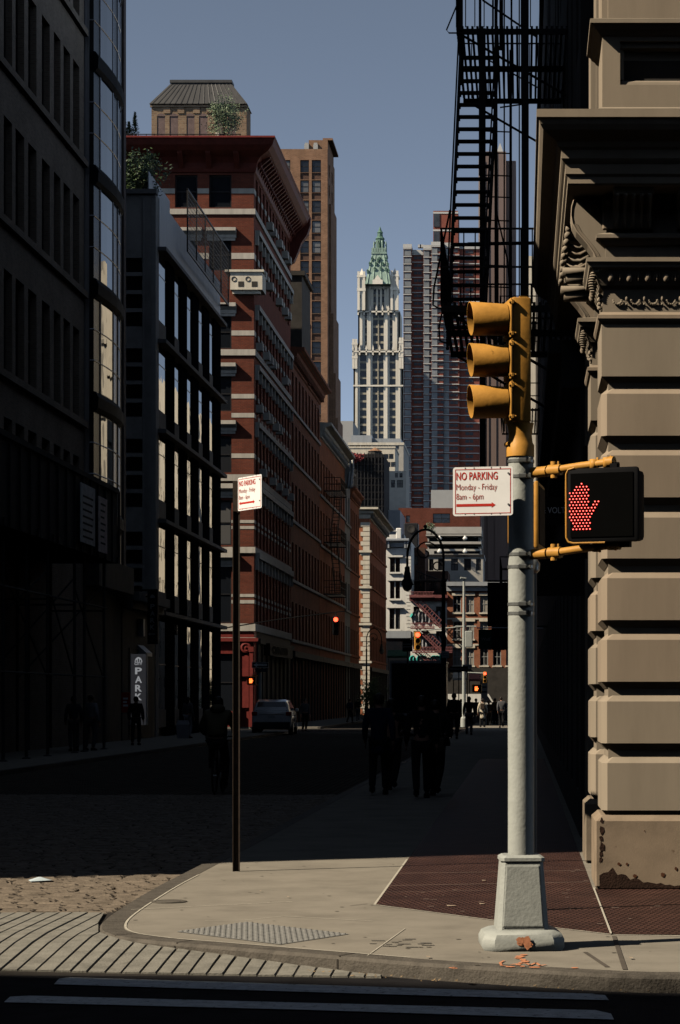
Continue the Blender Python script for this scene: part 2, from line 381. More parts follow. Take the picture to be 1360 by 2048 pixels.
def winmesh(w, h, cols, rows, t, fm, gm, split):
    k = (round(w,2), round(h,2), cols, rows, t, fm, gm, split)
    if k in WC: return WC[k]
    fr = MB(); pn = MB()
    fr.box(-w/2,w/2,-.04,.06,0,t); fr.box(-w/2,w/2,-.04,.06,h-t,h); fr.box(-w/2,-w/2+t,-.04,.06,t,h-t); fr.box(w/2-t,w/2,-.04,.06,t,h-t)
    for i in range(1, cols): x = -w/2+w*i/cols; fr.box(x-t*.35,x+t*.35,-.03,.05,t,h-t)
    for j in range(1, rows): z = h*j/rows; fr.box(-w/2+t,w/2-t,-.035,.055,z-t*.4,z+t*.4)
    def mk(mb, nm, mats):
        me = bpy.data.meshes.new(nm); me.from_pydata(mb.v, [], mb.f)
        for m_ in mats: me.materials.append(m_)
        if len(mats) > 1: me.polygons.foreach_set('material_index', mb.m)
        me.update(); return me
    if split:
        pn.box(-w/2+t*.5,w/2-t*.5,.015,.03,t*.5,h-t*.5)
        WC[k] = (mk(fr,'window',[M[fm]]), mk(pn,'pane',[M[gm]]))
    else:
        fr.mi = 1; fr.box(-w/2+t*.5,w/2-t*.5,.015,.03,t*.5,h-t*.5)
        WC[k] = (mk(fr,'window',[M[fm],M[gm]]), None)
    return WC[k]
def windows(root, face, plane, ops, depth=.2, cols=2, rows=2, t=.06, fm='frame_dark', gm='glass', split=False, maxn=100, name='window'):
    P = fp(face, plane); off = OFF[root]
    ops = sorted(ops, key=lambda o: P((o[0]+o[1])/2, 0, 0)[1]) if face != 'F' else ops
    for (a,b,c,d) in ops[:maxn]:
        f, p = winmesh(b-a, d-c, cols, rows, t, fm, gm, split)
        o = bpy.data.objects.new(name, f); C.objects.link(o); o.parent = root
        o.location = Vector(P((a+b)/2, c, depth)) - off; o.rotation_euler = (0,0,ROT[face])
        if p:
            q = bpy.data.objects.new('pane', p); C.objects.link(q); q.parent = o
    if len(ops) > maxn:
        mb = MB()
        for (a,b,c,d) in ops[maxn:]:
            mb.mi = 0; pbox(mb, face, plane, a, a+t, c, d, depth-.04, depth+.06); pbox(mb, face, plane, b-t, b, c, d, depth-.04, depth+.06)
            pbox(mb, face, plane, (a+b)/2-t/2, (a+b)/2+t/2, c, d, depth-.03, depth+.05); pbox(mb, face, plane, a+t, b-t, (c+d)/2-t/2, (c+d)/2+t/2, depth-.025, depth+.05)
            mb.mi = 1; pbox(mb, face, plane, a, b, c, d, depth+.015, depth+.03)
        o = mb.build('window', [M[fm], M[gm]], root); o['kind'] = 'stuff'
def building(name, label, loc, cat='building', group=None): return thing(name, label, cat, loc, 0, group)
def textmesh(txt, size, font_scale_x=1.0, bold=0.0, ext=.002, align='LEFT', space=1.0):
    cu = bpy.data.curves.new('t', 'FONT'); cu.body = txt; cu.size = size; cu.extrude = ext; cu.offset = bold; cu.align_x = align; cu.space_character = space
    cu.resolution_u = 3
    o = bpy.data.objects.new('t', cu); C.objects.link(o); bpy.context.view_layer.update()
    me = bpy.data.meshes.new_from_object(o.evaluated_get(bpy.context.evaluated_depsgraph_get()))
    vs = [(v.co.x*font_scale_x, v.co.y, v.co.z) for v in me.vertices]; fs = [list(p.vertices) for p in me.polygons]
    bpy.data.objects.remove(o); bpy.data.curves.remove(cu); bpy.data.meshes.remove(me)
    return vs, fs
def text(mb, txt, x, z, y, size, sx=1.0, bold=0.0, align='LEFT', space=1.0):   # written on a plane that faces -y
    vs, fs = textmesh(txt, size, sx, bold, .0015, align, space)
    mb.add([(x+a, y-c, z+b) for a, b, c in vs], fs)
def wrap(mb, prof, x0, y0, x1, y1, back=.35):
    """moulding: prof is a list of (projection, z) from bottom to top; runs along the front (y0) and round the corner x0 down the side"""
    pts = list(prof) + [(-back, prof[-1][1]), (-back, prof[0][1])]
    rings = [[(x1, y0-p, z) for p, z in pts], [(x0-p, y0-p, z) for p, z in pts], [(x0-p, y1, z) for p, z in pts]]
    return mb.loft(rings)
def leaves(mb, c, rad, n, size, flat=1.0):
    cx, cy, cz = c; clumps = [(random.gauss(0,.45), random.gauss(0,.45), random.gauss(0,.45)) for _ in range(max(4, n//40))]
    for i in range(n):
        q = random.choice(clumps)
        p = Vector((cx+rad[0]*(q[0]+random.gauss(0,.17)), cy+rad[1]*(q[1]+random.gauss(0,.17)), cz+rad[2]*(q[2]+random.gauss(0,.17))))
        a = Vector((random.gauss(0,1),random.gauss(0,1),random.gauss(0,1))).normalized(); b = a.orthogonal().normalized()
        s = size*random.uniform(.6,1.3)
        mb.quad(p-a*s, p-b*s*.5, p+a*s, p+b*s*.5)

# ================================================================== GROUND
ROAD = -0.10
def catmull(pts, n=8):
    out = []
    P = [pts[0]] + pts + [pts[-1]]
    for i in range(1, len(P)-2):
        for k in range(n):
            t = k/n
            out.append(tuple(.5*((2*P[i][a]) + (-P[i-1][a]+P[i+1][a])*t + (2*P[i-1][a]-5*P[i][a]+4*P[i+1][a]-P[i+2][a])*t*t + (-P[i-1][a]+3*P[i][a]-3*P[i+1][a]+P[i+2][a])*t**3) for a in (0,1)))
    out.append(tuple(pts[-1])); return out
curve = catmull([(-3.13,20.45),(-3.13,19.0),(-3.08,16.98),(-3.0,15.95),(-2.84,15.35),(-2.5,14.93),(-2.0,14.58),(-1.15,14.0),(-.55,13.6),(.5,13.08),(.92,13.0)], 8)
outer = [(-3.1,300),(-3.1,115),(-3.1,60),(-3.1,30)] + curve + [(4,12.8),(14,12.5),(40,12.2)]
def offset(path, d):
    out = []
    for i, p in enumerate(path):
        a = Vector(path[max(i-1,0)]); b = Vector(path[min(i+1,len(path)-1)]); t = (b-a).normalized(); n = Vector((-t.y, t.x))
        out.append((p[0]+n.x*d, p[1]+n.y*d))
    return out
inner = offset(outer, .17); inner2 = offset(outer, .185)
mb = MB(); mb.quad((-4000,-600,-.16),(4000,-600,-.16),(4000,5600,-.16),(-4000,5600,-.16)); struct(mb.build('ground', M['farground']))
mb = MB(); mb.quad((-60,-12,ROAD),(60,-12,ROAD),(60,14.9,ROAD),(-60,13.98,ROAD)); struct(mb.build('cross_street', M['asphalt']))
mb = MB(); mb.quad((-11.8,16.9,ROAD-.012),(-2.6,16.9,ROAD-.012),(-2.6,300,ROAD-.012),(-11.8,300,ROAD-.012)); struct(mb.build('cobbled_road', M['cobbleroad']))
mb = MB(); mb.quad((-60,115,ROAD-.006),(60,115,ROAD-.006),(60,129,ROAD-.006),(-60,129,ROAD-.006)); struct(mb.build('far_cross_street', M['asphalt']))
mb = MB(); mb.quad((-60,212,ROAD-.004),(60,212,ROAD-.004),(60,226,ROAD-.004),(-60,226,ROAD-.004)); struct(mb.build('distant_cross_street', M['asphalt']))
mb = MB(); mb.quad((-14,13.99,ROAD-.004),(-.6,13.7,ROAD-.004),(-.6,15.2,ROAD+.077),(-14,15.2,ROAD+.077)); mb.quad((-14,15.2,ROAD+.077),(-.6,15.2,ROAD+.077),(-.6,17.1,ROAD+.077),(-14,17.1,ROAD+.077)); struct(mb.build('gutter_bed', M['joint']))
# sidewalk slab inside the kerb
mb = MB(); top = [(x, y, 0) for x, y in inner] + [(40,300,0)]
mb.add(top, [tuple(range(len(top)))[::-1]]); struct(mb.build('sidewalk', M['concrete']))
# kerb stones, broken into lengths
mb = MB(); L = 0; cut = 1.7
def kseg(a, b):
    o0, o1, i0, i1 = outer[a], outer[b], inner[a], inner[b]
    ring = lambda o, i: [(o[0],o[1],ROAD-.05),(o[0],o[1],-.02),(o[0]+(i[0]-o[0])*.12,o[1]+(i[1]-o[1])*.12,.0),(i[0],i[1],.002),(i[0],i[1],ROAD-.05)]
    mb.loft([ring(o0,i0), ring(o1,i1)])
for i in range(len(outer)-1): kseg(i, i+1)
struct(mb.build('kerb', M['kerb']))
mb = MB()
for i in (12,26,38,48,60):
    a, b = Vector(outer[i]), Vector(inner[i]); t = (Vector(outer[i+1])-a).normalized()*.006; c_ = a+(b-a)*.02
    mb.quad((c_.x-t.x,c_.y-t.y,.0045),(c_.x+t.x,c_.y+t.y,.0045),(b.x+t.x,b.y+t.y,.0045),(b.x-t.x,b.y-t.y,.0045)); o_ = a-(b-a).normalized()*.003
    mb.quad((o_.x-t.x,o_.y-t.y,ROAD),(o_.x+t.x,o_.y+t.y,ROAD),(o_.x+t.x,o_.y+t.y,-.018),(o_.x-t.x,o_.y-t.y,-.018))
struct(mb.build('kerb_joints', M['joint']))
# pale joint lines of the sidewalk
mb = MB()
def line(pts, w, z=.004, out=None):
    (out or mb)
    t = out or mb
    for a, b in zip(pts[:-1], pts[1:]):
        va, vb = Vector(a), Vector(b); n = (vb-va).normalized(); n = Vector((-n.y, n.x))*w/2
        t.quad((va.x-n.x,va.y-n.y,z),(vb.x-n.x,vb.y-n.y,z),(vb.x+n.x,vb.y+n.y,z),(va.x+n.x,va.y+n.y,z))
def gl(*p): return [G(a,b) for a,b in p]
k0 = 4; line(inner2[k0:k0+62], .016)
line(gl((262,1820),(420,1812),(585,1804)), .012); line(gl((566,1833),(745,1843)), .010); line(gl((410,1842),(490,1841),(566,1833)), .008)
line(gl((735,1912),(810,1858)), .008)
line([(-1.15,22.4),(-1.15,17.48),(-.02,16.0),(.62,15.25),(1.5,15.1),(5,15.0)], .018)
line([(.60,18.95),(.60,15.25)], .014, .012)
struct(mb.build('sidewalk_joints', mat('pale_mortar', (.50,.46,.38), .9, var=.35, scale=20)))
mb = MB(); line(gl((1228,1873),(1250,1940)), .03); line(gl((1170,1905),(1215,1935)), .03); line(gl((700,1812),(735,1808)), .012)
line(gl((1232,1772),(1360,1776)), .02)
struct(mb.build('sidewalk_cracks', mat('dark_crack', (.10,.085,.07), .95)))
# steel vault covers
mb = MB(); pl = [(-1.14,60,.004),(-1.14,17.5,.004),(-.02,16.02,.004),(.615,15.27,.004),(.59,18.95,.004),(.59,60,.004)]
mb.add(pl, [tuple(range(6))]); mb.add([(.61,15.27,.004),(6,15.02,.004),(6,18.95,.004),(.61,18.95,.004)], [(0,1,2,3)])
struct(mb.build('vault_cover', M['plate']))
mb = MB(); line([(-1.13,20.55),(.6,20.9)], .012, .008); line([(-1.13,19.2),(.58,19.6)], .014, .008); line([(-1.13,18.55),(-.2,18.75)], .008, .008)
for i in range(40):
    x = random.uniform(-1.0, 1.3); y = random.uniform(15.6, 21); 
    if y < 17.5-(x+1.14)*1.27: continue
    l = random.uniform(.01,.06); mb.quad((x,y,.009),(x+l,y,.009),(x+l,y+.02,.009),(x,y+.02,.009))
struct(mb.build('scuff_marks', mat('pale_scuffs', (.30,.22,.18), .9)))
# modelled cobblestones in the part of the street that is close
mb = MB(); y = 17.02
while y < 40:
    h = random.uniform(.118,.128); x = -10.2 + random.uniform(0,.2)
    while x < -3.14:
        wd = random.uniform(.18,.30); zt = ROAD + .080*max(0,(22-y)/5) + random.uniform(-.007,.008); j = .012
        b = random.uniform(.018,.028); x2 = min(x+wd, -3.13)
        if x2-x > .06:
            a = [(x+j,y+j),(x2-j,y+j),(x2-j,y+h-j),(x+j,y+h-j)]; c = [(x+j+b,y+j+b),(x2-j-b,y+j+b),(x2-j-b,y+h-j-b),(x+j+b,y+h-j-b)]
            r = lambda: random.uniform(-.004,.004)
            if y < 24 or random.random() < .99:
                mb.loft([[(p[0],p[1],ROAD-.04) for p in a], [(p[0]+r(),p[1]+r(),zt-.012) for p in a], [(p[0],p[1],zt+r()) for p in c]])
        x += wd
    y += h
struct(mb.build('cobblestones', M['cobble'], smooth=False))
# granite apron of long narrow slabs
def kerb_y(x):                                    # where the kerb passes over x
    best = 99
    for a, b in zip(curve[:-1], curve[1:]):
        if (a[0]-x)*(b[0]-x) <= 0 and abs(a[0]-b[0]) > 1e-6: best = min(best, a[1]+(b[1]-a[1])*(x-a[0])/(b[0]-a[0]))
    return best if best < 90 else 16.95
SL = lambda y: ROAD + .082*max(0,min(1,(y-13.9)/1.3))
mb = MB(); x = -9.0
while x < -.55:
    wd = random.uniform(.098,.118); y0 = 13.99 - .13*max(0,x+3.25); y1 = min(16.95, kerb_y(x+wd*.6)-.02)
    if y1 > y0+.06:
        k = 6; lean = .03 if x < -2 else .0
        def edge(xx, sgn):
            ye = max(y0+.04, min(16.95, kerb_y(xx)-.015))
            return [(xx + lean*-.6*((t/k)**1.6)*(ye-y0)/2.5 + .012*math.sin(t/k*math.pi)*(ye-y0)/3*-1, y0+(ye-y0)*t/k) for t in range(k+1)]
        e0 = edge(x+.0045, 1); e1 = edge(x+wd-.0045, -1); dz = random.uniform(-.003,.003)
        rings = []
        for p, q in zip(e0, e1): rings.append([(p[0],p[1],ROAD-.04),(p[0],p[1],SL(p[1])+.008+dz),(p[0]+.005,p[1],SL(p[1])+.013+dz),(q[0]-.005,q[1],SL(q[1])+.013+dz),(q[0],q[1],SL(q[1])+.008+dz),(q[0],q[1],ROAD-.04)])
        nb = random.choice([1,2,2,3]); cuts = sorted(random.sample(range(1,k), nb-1)) if nb > 1 else []
        a = 0
        for c_ in cuts+[k]:
            rr = [list(r) for r in rings[a:c_+1]]
            mb.loft(rr); a = c_
    x += wd
struct(mb.build('granite_apron', M['paver']))
mb = MB(); mb.quad((-60,13.9,ROAD+.004),(-3.25,13.9,ROAD+.004),(-3.25,13.985,ROAD+.004),(-60,13.985,ROAD+.004)); struct(mb.build('gutter_strip', M['asphalt']))
# crosswalk lines
mb = MB()
def stripe(pts): mb.add([(*G(a,b,ROAD), ROAD+.008) for a,b in pts], [tuple(range(len(pts)))[::-1]])
stripe([(108,1971),(118,1960),(140,1957),(500,1968),(900,1981),(1185,1990),(1210,1993),(1218,2003),(900,1995),(500,1983)])
stripe([(8,2007),(20,1996),(60,1994),(600,2008),(1190,2023),(1222,2030),(1228,2042),(600,2022)])
struct(mb.build('crosswalk_lines', M['paint']))
# far sidewalks and kerbs
mb = MB()
for y0, y1 in ((17,115),(129,212),(226,300)): mb.box(-40,-11.75,y0,y1,-.16,0); 
struct(mb.build('left_sidewalk', M['concrete']))
mb = MB()
for y0, y1 in ((17,115),(129,212),(226,300)): mb.box(-11.75,-11.6,y0,y1,-.16,.003)
struct(mb.build('left_kerb', M['kerb']))
mb = MB(); mb.box(-60,60,-12,1.5,-.16,0.0); struct(mb.build('near_sidewalk', M['concrete']))
# tactile pad
mb = MB(); A, B, D_ = [Vector(G(*p)) for p in ((352,1864),(492,1845),(560,1890))]; e1, e2 = B-A, D_-A
mb.add([(A.x,A.y,.004),((A+e2).x,(A+e2).y,.004),((A+e1+e2).x,(A+e1+e2).y,.004),((A+e1).x,(A+e1).y,.004)], [(0,1,2,3)])
n1, n2 = 13, 19
for i in range(n1):
    for j in range(n2):
        p = A+e1*(i+.5)/n1+e2*(j+.5)/n2; mb.loft([[(p.x+r*math.cos(q*math.pi/3),p.y+r*math.sin(q*math.pi/3),z) for q in range(6)] for r,z in ((.015,.0045),(.012,.009),(.006,.0105))])
tag(mb.build('tactile_paving', mat('grey_tactile_pad', (.24,.235,.22), .8, var=.25, scale=20)), 'grey pad of raised truncated domes set in the corner sidewalk', 'tactile pad')
# small iron cover, worn patches
mb = MB(); c = G(338,1804)
for r0, r1 in ((.14,.115),(.10,0.001)):
    mb.loft([[(c[0]+r*math.cos(q*math.pi/10),c[1]+r*math.sin(q*math.pi/10)*1.0,z) for q in range(20)] for r,z in ((r0,.003),(r0,.008),(r1,.008))], cap=False)
tag(mb.build('valve_cover', mat('worn_cover_iron', (.13,.115,.095), .7)), 'small round iron valve cover in the pale concrete near the kerb curve', 'utility cover')
mb = MB(); random.seed(3)
for i in range(26):
    x_, y_ = random.uniform(700,862), random.uniform(1878,1897)
    if abs(x_-780)/85+abs(y_-1888)/11 > 1.15: continue
    g = G(x_, y_); a = random.uniform(.02,.09); h = .03
    mb.quad((g[0],g[1],.004),(g[0]+a,g[1],.004),(g[0]+a,g[1]+h,.004),(g[0],g[1]+h,.004))
struct(mb.build('worn_patch', mat('worn_patch_dark', (.13,.12,.105), .85, var=.3)))
# orange utility marks
mb = MB()
def dab(px, py, rx, ry, n=14, z=.0055):
    g = G(px,py); mb.add([(g[0]+rx*math.cos(2*math.pi*i/n)*random.uniform(.75,1.15), g[1]+ry*math.sin(2*math.pi*i/n)*random.uniform(.75,1.15), z) for i in range(n)], [tuple(range(n))])
for p in [(1043+random.uniform(-7,7),1911+3.3*k,random.uniform(.012,.04),random.uniform(.03,.05)) for k in range(8)]+[(905,1937,.025,.03),(909,1938,.02,.03),(1150,1937,.022,.03),(1020,1935,.03,.03),(1070,1936,.035,.03)]: dab(*p)
line(gl((1008,1923),(1000,1927),(1003,1933),(1016,1934)), .016, .0062); line(gl((1022,1931),(1036,1929),(1052,1928),(1060,1932),(1072,1927),(1080,1933),(1092,1931)), .018, .0062)
tag(mb.build('utility_paint_mark', M['orange_spray']), 'orange sprayed utility marks on the concrete in front of the pole base', 'paint mark')
mb = MB(); random.seed(6)
for i in range(150):
    x_ = random.uniform(-2.9, 3); y_ = random.uniform(13.4, 22); r_ = random.uniform(.006,.016)
    if x_ > -1.1 and y_ > 15.2: continue
    if x_ < -2.2 and y_ < 15.3: continue
    if x_ < -1 and y_ < 14.4: continue
    mb.add([(x_+r_*math.cos(a)*1.2, y_+r_*math.sin(a), .0035) for a in [k*math.pi/4 for k in range(8)]], [tuple(range(8))])
struct(mb.build('gum_spots', mat('old_gum', (.10,.088,.07), .9)))
# litter
mb = MB(); random.seed(5)
g = G(82,1768, ROAD); M4 = Matrix.Translation((g[0],g[1],ROAD+.03)) @ Matrix.Rotation(.3,4,'Z')
mb = MB(M4); mb.add([(-.10,-.05,0),(.08,-.07,.008),(.11,.04,.0),(-.02,.07,.03),(-.11,.05,.005),(.0,.0,.035)], [(0,1,5),(1,2,5),(2,3,5),(3,4,5),(4,0,5)])
mb.box(-.09,.09,-.045,.05,-.012,-.004)
tag(mb.build('litter_paper', mat('pale_blue_paper', (.50,.58,.62), .7)), 'crumpled pale paper lying on the sunlit cobbles at the left', 'litter')
mb = MB()
for i in range(70):
    t = random.choice(curve[52:-6]); x_ = t[0]+random.uniform(-.25,.25); y_ = t[1]-random.uniform(.01,.10); s_ = random.uniform(.006,.02); a = random.uniform(0,3)
    mb.add([(x_,y_,ROAD+.012),(x_+s_*math.cos(a),y_+s_*math.sin(a),ROAD+.020),(x_+s_*math.cos(a+1.8),y_+s_*math.sin(a+1.8),ROAD+.014)], [(0,1,2)])
tag(mb.build('gutter_debris', mat('dry_leaf_bits', (.28,.19,.10), .9, var=.5, scale=30)), 'dry leaf bits gathered along the gutter below the kerb', 'debris', kind='stuff')
mb = MB()
for px, py, wd in ((895,1815,.07),(960,1811,.04),(965,1764,.03),(1260,1920,.02),(854,1918,.02),(575,1797,.012),(520,1785,.01)):
    g = G(px,py); mb.add([(g[0],g[1],.012),(g[0]+wd,g[1]+.01,.014),(g[0]+wd*.8,g[1]+.06,.012),(g[0]-.01,g[1]+.045,.016)], [(0,1,2,3)])
tag(mb.build('litter_scraps', mat('tan_scraps', (.42,.33,.24), .9)), 'small tan paper scraps scattered over the corner sidewalk', 'litter', kind='stuff')

# ================================================================== SIGNAL POLE AND WHAT HANGS ON IT
pole = thing('signal_pole', 'tall grey painted steel pole on a tapered pedestal at the kerb', 'pole', (-.01,14.5,0), 0, world=False)
def sq(h, c, z, n=0):                              # square with chamfered corners
    return [(-h+c,-h,z),(h-c,-h,z),(h,-h+c,z),(h,h-c,z),(h-c,h,z),(-h+c,h,z),(-h,h-c,z),(-h,-h+c,z)]
RZ = Matrix.Rotation(R(5), 4, 'Z')
mb = MB(RZ); mb.loft([sq(.165,.03,.10), sq(.165,.03,.13), sq(.134,.024,.555), sq(.142,.024,.565), sq(.142,.024,.585), sq(.12,.02,.60)])
for sx in (-1, 1):                                 # raised border of the access door
    mb.prism([(sx*.128,.15),(sx*.136,.15),(sx*.112,.545),(sx*.104,.545)], 'y', -.170, -.128) if False else None
p = mb.build('pedestal', M['polegrey'], pole); 
mb = MB(RZ)
def fy(z): return -(.165-(z-.13)*(.031/.425))-.004
mb.add([(-.132,fy(.145),.145),(.132,fy(.145),.145),(.107,fy(.54),.54),(-.107,fy(.54),.54),(-.124,fy(.155)-.003,.155),(.124,fy(.155)-.003,.155),(.100,fy(.53)-.003,.53),(-.100,fy(.53)-.003,.53)],
       [(0,1,5,4),(1,2,6,5),(2,3,7,6),(3,0,4,7),(4,5,6,7)])
mb.build('access_door', M['polegrey'], p)
mb = MB(RZ); mb.loft([sq(.25,.07,0), sq(.262,.075,.02), sq(.262,.075,.07), sq(.245,.07,.105), sq(.20,.05,.125), sq(.17,.04,.128)]); mb.build('base_pad', M['polegrey'], pole, smooth=True)
mb = MB(); prof = [(.084,.59),(.084,.9),(.0835,1.1),(.085,1.45),(.0855,1.5),(.083,1.7),(.082,2.3),(.081,3.2)]
mb.lathe(prof, n=28); mb.build('shaft', M['polegrey'], pole, smooth=True)
for z in (3.13,3.03,2.53,2.45,2.15,2.21):
    mb = MB(); mb.lathe([(.0845,z-.011),(.0865,z-.009),(.0865,z+.009),(.0845,z+.011)], n=24)
    mb.cbox(-.02,.035,-.108,-.082,z-.014,z+.014,.004); mb.cbox(.05,.066,-.08,-.062,z-.02,z+.02,.003)
    mb.build('strap', M['steel'], pole)
mb = MB()
for q in range(9):
    ox, oz, rr_ = random.uniform(-.035,.04), random.uniform(.03,.085), random.uniform(.012,.032)
    mb.add([(ox+.025+rr_*math.cos(a)*random.uniform(.6,1.2), -.2665-.0004*q, oz+rr_*math.sin(a)*random.uniform(.6,1.2)) for a in [2*math.pi*i/11 for i in range(11)]], [tuple(range(11))])
mb_old = MB(); mb_old.add([(.10*math.cos(a)-.0,-.262+.0-.002,.055+.045*math.sin(a)*random.uniform(.8,1.15)) for a in [2*math.pi*i/12 for i in range(12)]], [tuple(range(12))][:0] or [tuple(range(12))])
mb.build('orange_patch', M['orange_spray'], pole)
# second thinner post behind it
q = thing('conduit_post', 'thin grey post standing directly behind the signal pole', 'post', (X(1066,17), 17, 0), world=False)
mb = MB(); mb.lathe([(.05,0),(.05,.3),(.030,.32),(.030,2.55)], n=12); mb.build('shaft', mat('post_dull_grey', (.16,.165,.16), .6), q, smooth=True)
mb = MB(); mb.lathe([(.030,2.55),(.05,2.57),(.055,2.62),(.03,2.66),(.005,2.67)], n=12); mb.build('cap', M['steel'], q, smooth=True)

# traffic signal
sg = thing('traffic_signal', 'yellow three section traffic signal seen from the side atop the pole', 'traffic signal', (-.014,14.5,3.19), R(-78), world=False)
mb = MB(); mb.cbox(-.092,.092,-.070,.052,.185,.985,.012)
for k in range(2): mb.box(-.095,.095,-.073,-.02,.185+.266*(k+1)-.004,.185+.266*(k+1)+.004)
mb.box(-.08,.08,-.02,.03,.983,.993)
mb.build('housing', M['yellow'], sg, smooth=True)
mb = MB(); mb.lathe([(.090,-.03),(.090,.045),(.080,.06),(.074,.11),(.080,.15),(.088,.186)], n=20); mb.tube([(-.05,-.085,.05),(.0,-.095,.05),(.05,-.085,.05)], .012)
mb.build('slip_fitter', M['yellow'], sg, smooth=True)
for k in range(3):
    zc = .185+.133+.266*k
    mb = MB(); n = 28; rings = []
    for (y_, r_) in ((-.088,.094),(-.095,.101),(-.325,.108),(-.328,.106),(-.328,.102),(-.095,.095)):
        rings.append([(r_*math.sin(2*math.pi*i/n), y_ - (.0 if y_ > -.3 else .010*math.cos(2*math.pi*i/n)), zc + r_*math.cos(2*math.pi*i/n)) for i in range(n)])
    mb.loft(rings, cap=False); v = mb.build('visor', M['yellow'], sg, smooth=True)
    mb = MB(); mb.cbox(-.104,.104,-.088,-.070,zc-.126,zc+.126,.01); d_ = mb.build('door', M['yellow'], sg, smooth=True)
    mb = MB()
    for dz in (-.10, .10): mb.tube([(.100,-.094,zc+dz),(.100,-.05,zc+dz)], .009, 6); mb.tube([(.100,-.073,zc+dz-.011),(.100,-.073,zc+dz+.011)], .012, 6)
    mb.build('latch', M['yellow'], d_)
    mb = MB(); mb.lathe([(.092,0),(.08,.010),(.045,.02),(.002,.025)], n=20)
    L_ = mb.build('lens', M['lensdark'], sg, smooth=True); L_.location = (0,-.094,zc); L_.rotation_euler = (R(90),0,0)

# bracket arms
for nm, z, pts in (('upper', 3.075, [(.06,14.47,3.055),(.20,14.36,3.06),(.36,14.25,3.075),(.565,14.13,3.09)]), ('lower', 2.545, [(.06,14.47,2.53),(.2,14.38,2.535),(.36,14.26,2.55),(.60,14.12,2.57)])):
    r = thing('bracket_arm', nm + ' yellow bracket arm reaching from the pole to the walk signal', 'bracket', pts[0], 0, world=True)
    mb = MB(); mb.tube(pts, .024, 14); mb.tube([pts[0], (pts[0][0]+.10, pts[0][1]-.075, pts[0][2]+.002)], .034, 14); mb.build('pipe', M['yellow'], r, smooth=True)
    mb = MB(); a = pts[1]; mb.tube([(a[0]-.03,a[1]+.02,a[2]),(a[0]+.045,a[1]-.03,a[2])], .036, 12); mb.tube([(a[0],a[1],a[2]-.05),(a[0],a[1],a[2]+.055)], .022, 10); mb.tube([(a[0]+.03,a[1]-.02,a[2]-.03),(a[0]+.03,a[1]-.02,a[2]+.055)], .009, 6)
    mb.build('elbow', M['yellow'], r, smooth=True)
    mb = MB(); a = pts[-1]; mb.tube([(a[0]-.03,a[1]+.017,a[2]),(a[0]+.01,a[1]-.006,a[2])], .034, 14)
    mb.build('end_cap', M['yellow'], r, smooth=True)
    mb = MB(); e = 1 if nm == 'lower' else -1
    for t in (.45,.85):
        x_ = pts[2][0]+(pts[3][0]-pts[2][0])*t; y_ = pts[2][1]+(pts[3][1]-pts[2][1])*t; z_ = pts[2][2]+(pts[3][2]-pts[2][2])*t
        mb.tube([(x_,y_,z_+.03),(x_,y_,z_-.03)] if True else [], .03, 10); mb.tube([(x_,y_,z_),(x_,y_,z_+.075*e)], .018, 10); mb.tube([(x_+.02,y_-.02,z_-.035),(x_+.02,y_-.02,z_+.04)], .007, 6)
    mb.build('hanger', M['yellow'], r, smooth=True)

def pedhead(mb): 
    return mb
HC = Vector((.525, 14.15, 2.815))
ps = thing('walk_signal', 'black and yellow pedestrian signal showing a lit red raised hand', 'pedestrian signal', HC, R(-20), world=False)
mb = MB(); mb.cbox(-.225,.225,-.06,.11,-.222,.222,.028); mb.build('housing', M['black'], ps, smooth=True)
mb = MB(); mb.cbox(-.238,.238,-.085,-.045,-.234,.234,.018); mb.build('door_frame', M['black'], ps, smooth=True)
mb = MB(); rr = .03
path = [(.02,-.083,-.236),(-.19,-.083,-.236),(-.222,-.083,-.226),(-.236,-.083,-.20),(-.237,-.083,.12),(-.236,-.083,.20),(-.222,-.083,.226),(-.18,-.083,.237)]
mb.tube(path, .0062, 6); mb.build('yellow_rim', M['yellow'], ps, smooth=True)
mb = MB(); mb.box(-.205,.205,-.092,-.086,-.20,.20)
for i in range(13): pass
mb.build('display_face', mat('display_black', (.0015,.0015,.0015), .8, spec=.03), ps)
mb = MB()
for x_ in (.05,.06,.07): mb.box(x_, x_+.02, -.03,.0,.222,.27)
mb.box(.045,.075,-.04,.02,.225,.285) if False else mb.box(.04,.085,-.045,.02,.222,.262); mb.box(.10,.16,-.02,.03,-.262,-.225)
mb.build('mounting_lug', M['black'], ps)
def seg(p, a, b, r):
    p, a, b = Vector(p), Vector(a), Vector(b); t = max(0, min(1, (p-a).dot(b-a)/(b-a).length_squared)); return (p-(a+(b-a)*t)).length <= r
def inhand(p):
    x, y = p
    for a, b in (((1152.5,989),(1153,1030)),((1162,977),(1162,1030)),((1172,970),(1172,1030)),((1182.5,974),(1182.5,1030))):
        if seg(p, a, b, 4.9): return True
    if seg(p, (1203,1005),(1186,1036), 5.2): return True
    if 1008 <= y <= 1042 and 1148.5 <= x <= 1187.5+max(0,(1030-y))*0: return True
    if 1042 < y <= 1064 and 1156+(1064-y)*-.1 <= x <= 1189.5: return True
    return False
mb = MB(); core = MB(); yy = 969.5; row = 0
while yy < 1066:
    xx = 1146 + (3.3 if row % 2 else 0)
    while xx < 1210:
        if inhand((xx, yy)):
            u = (xx-1211)/316/.94; v_ = (1012-yy)/316
            for m_, r_, y_ in ((mb,.0049,-.097),(core,.0026,-.0995)):
                m_.loft([[(u+r_*math.cos(q*math.pi/4), y0, v_+r_*math.sin(q*math.pi/4)) for q in range(8)] for y0 in (-.092, y_)])
        xx += 6.6
    yy += 6.0; row += 1
h_ = mb.build('hand_symbol', M['redled'], ps); core.build('led_core', M['ledcore'], h_)
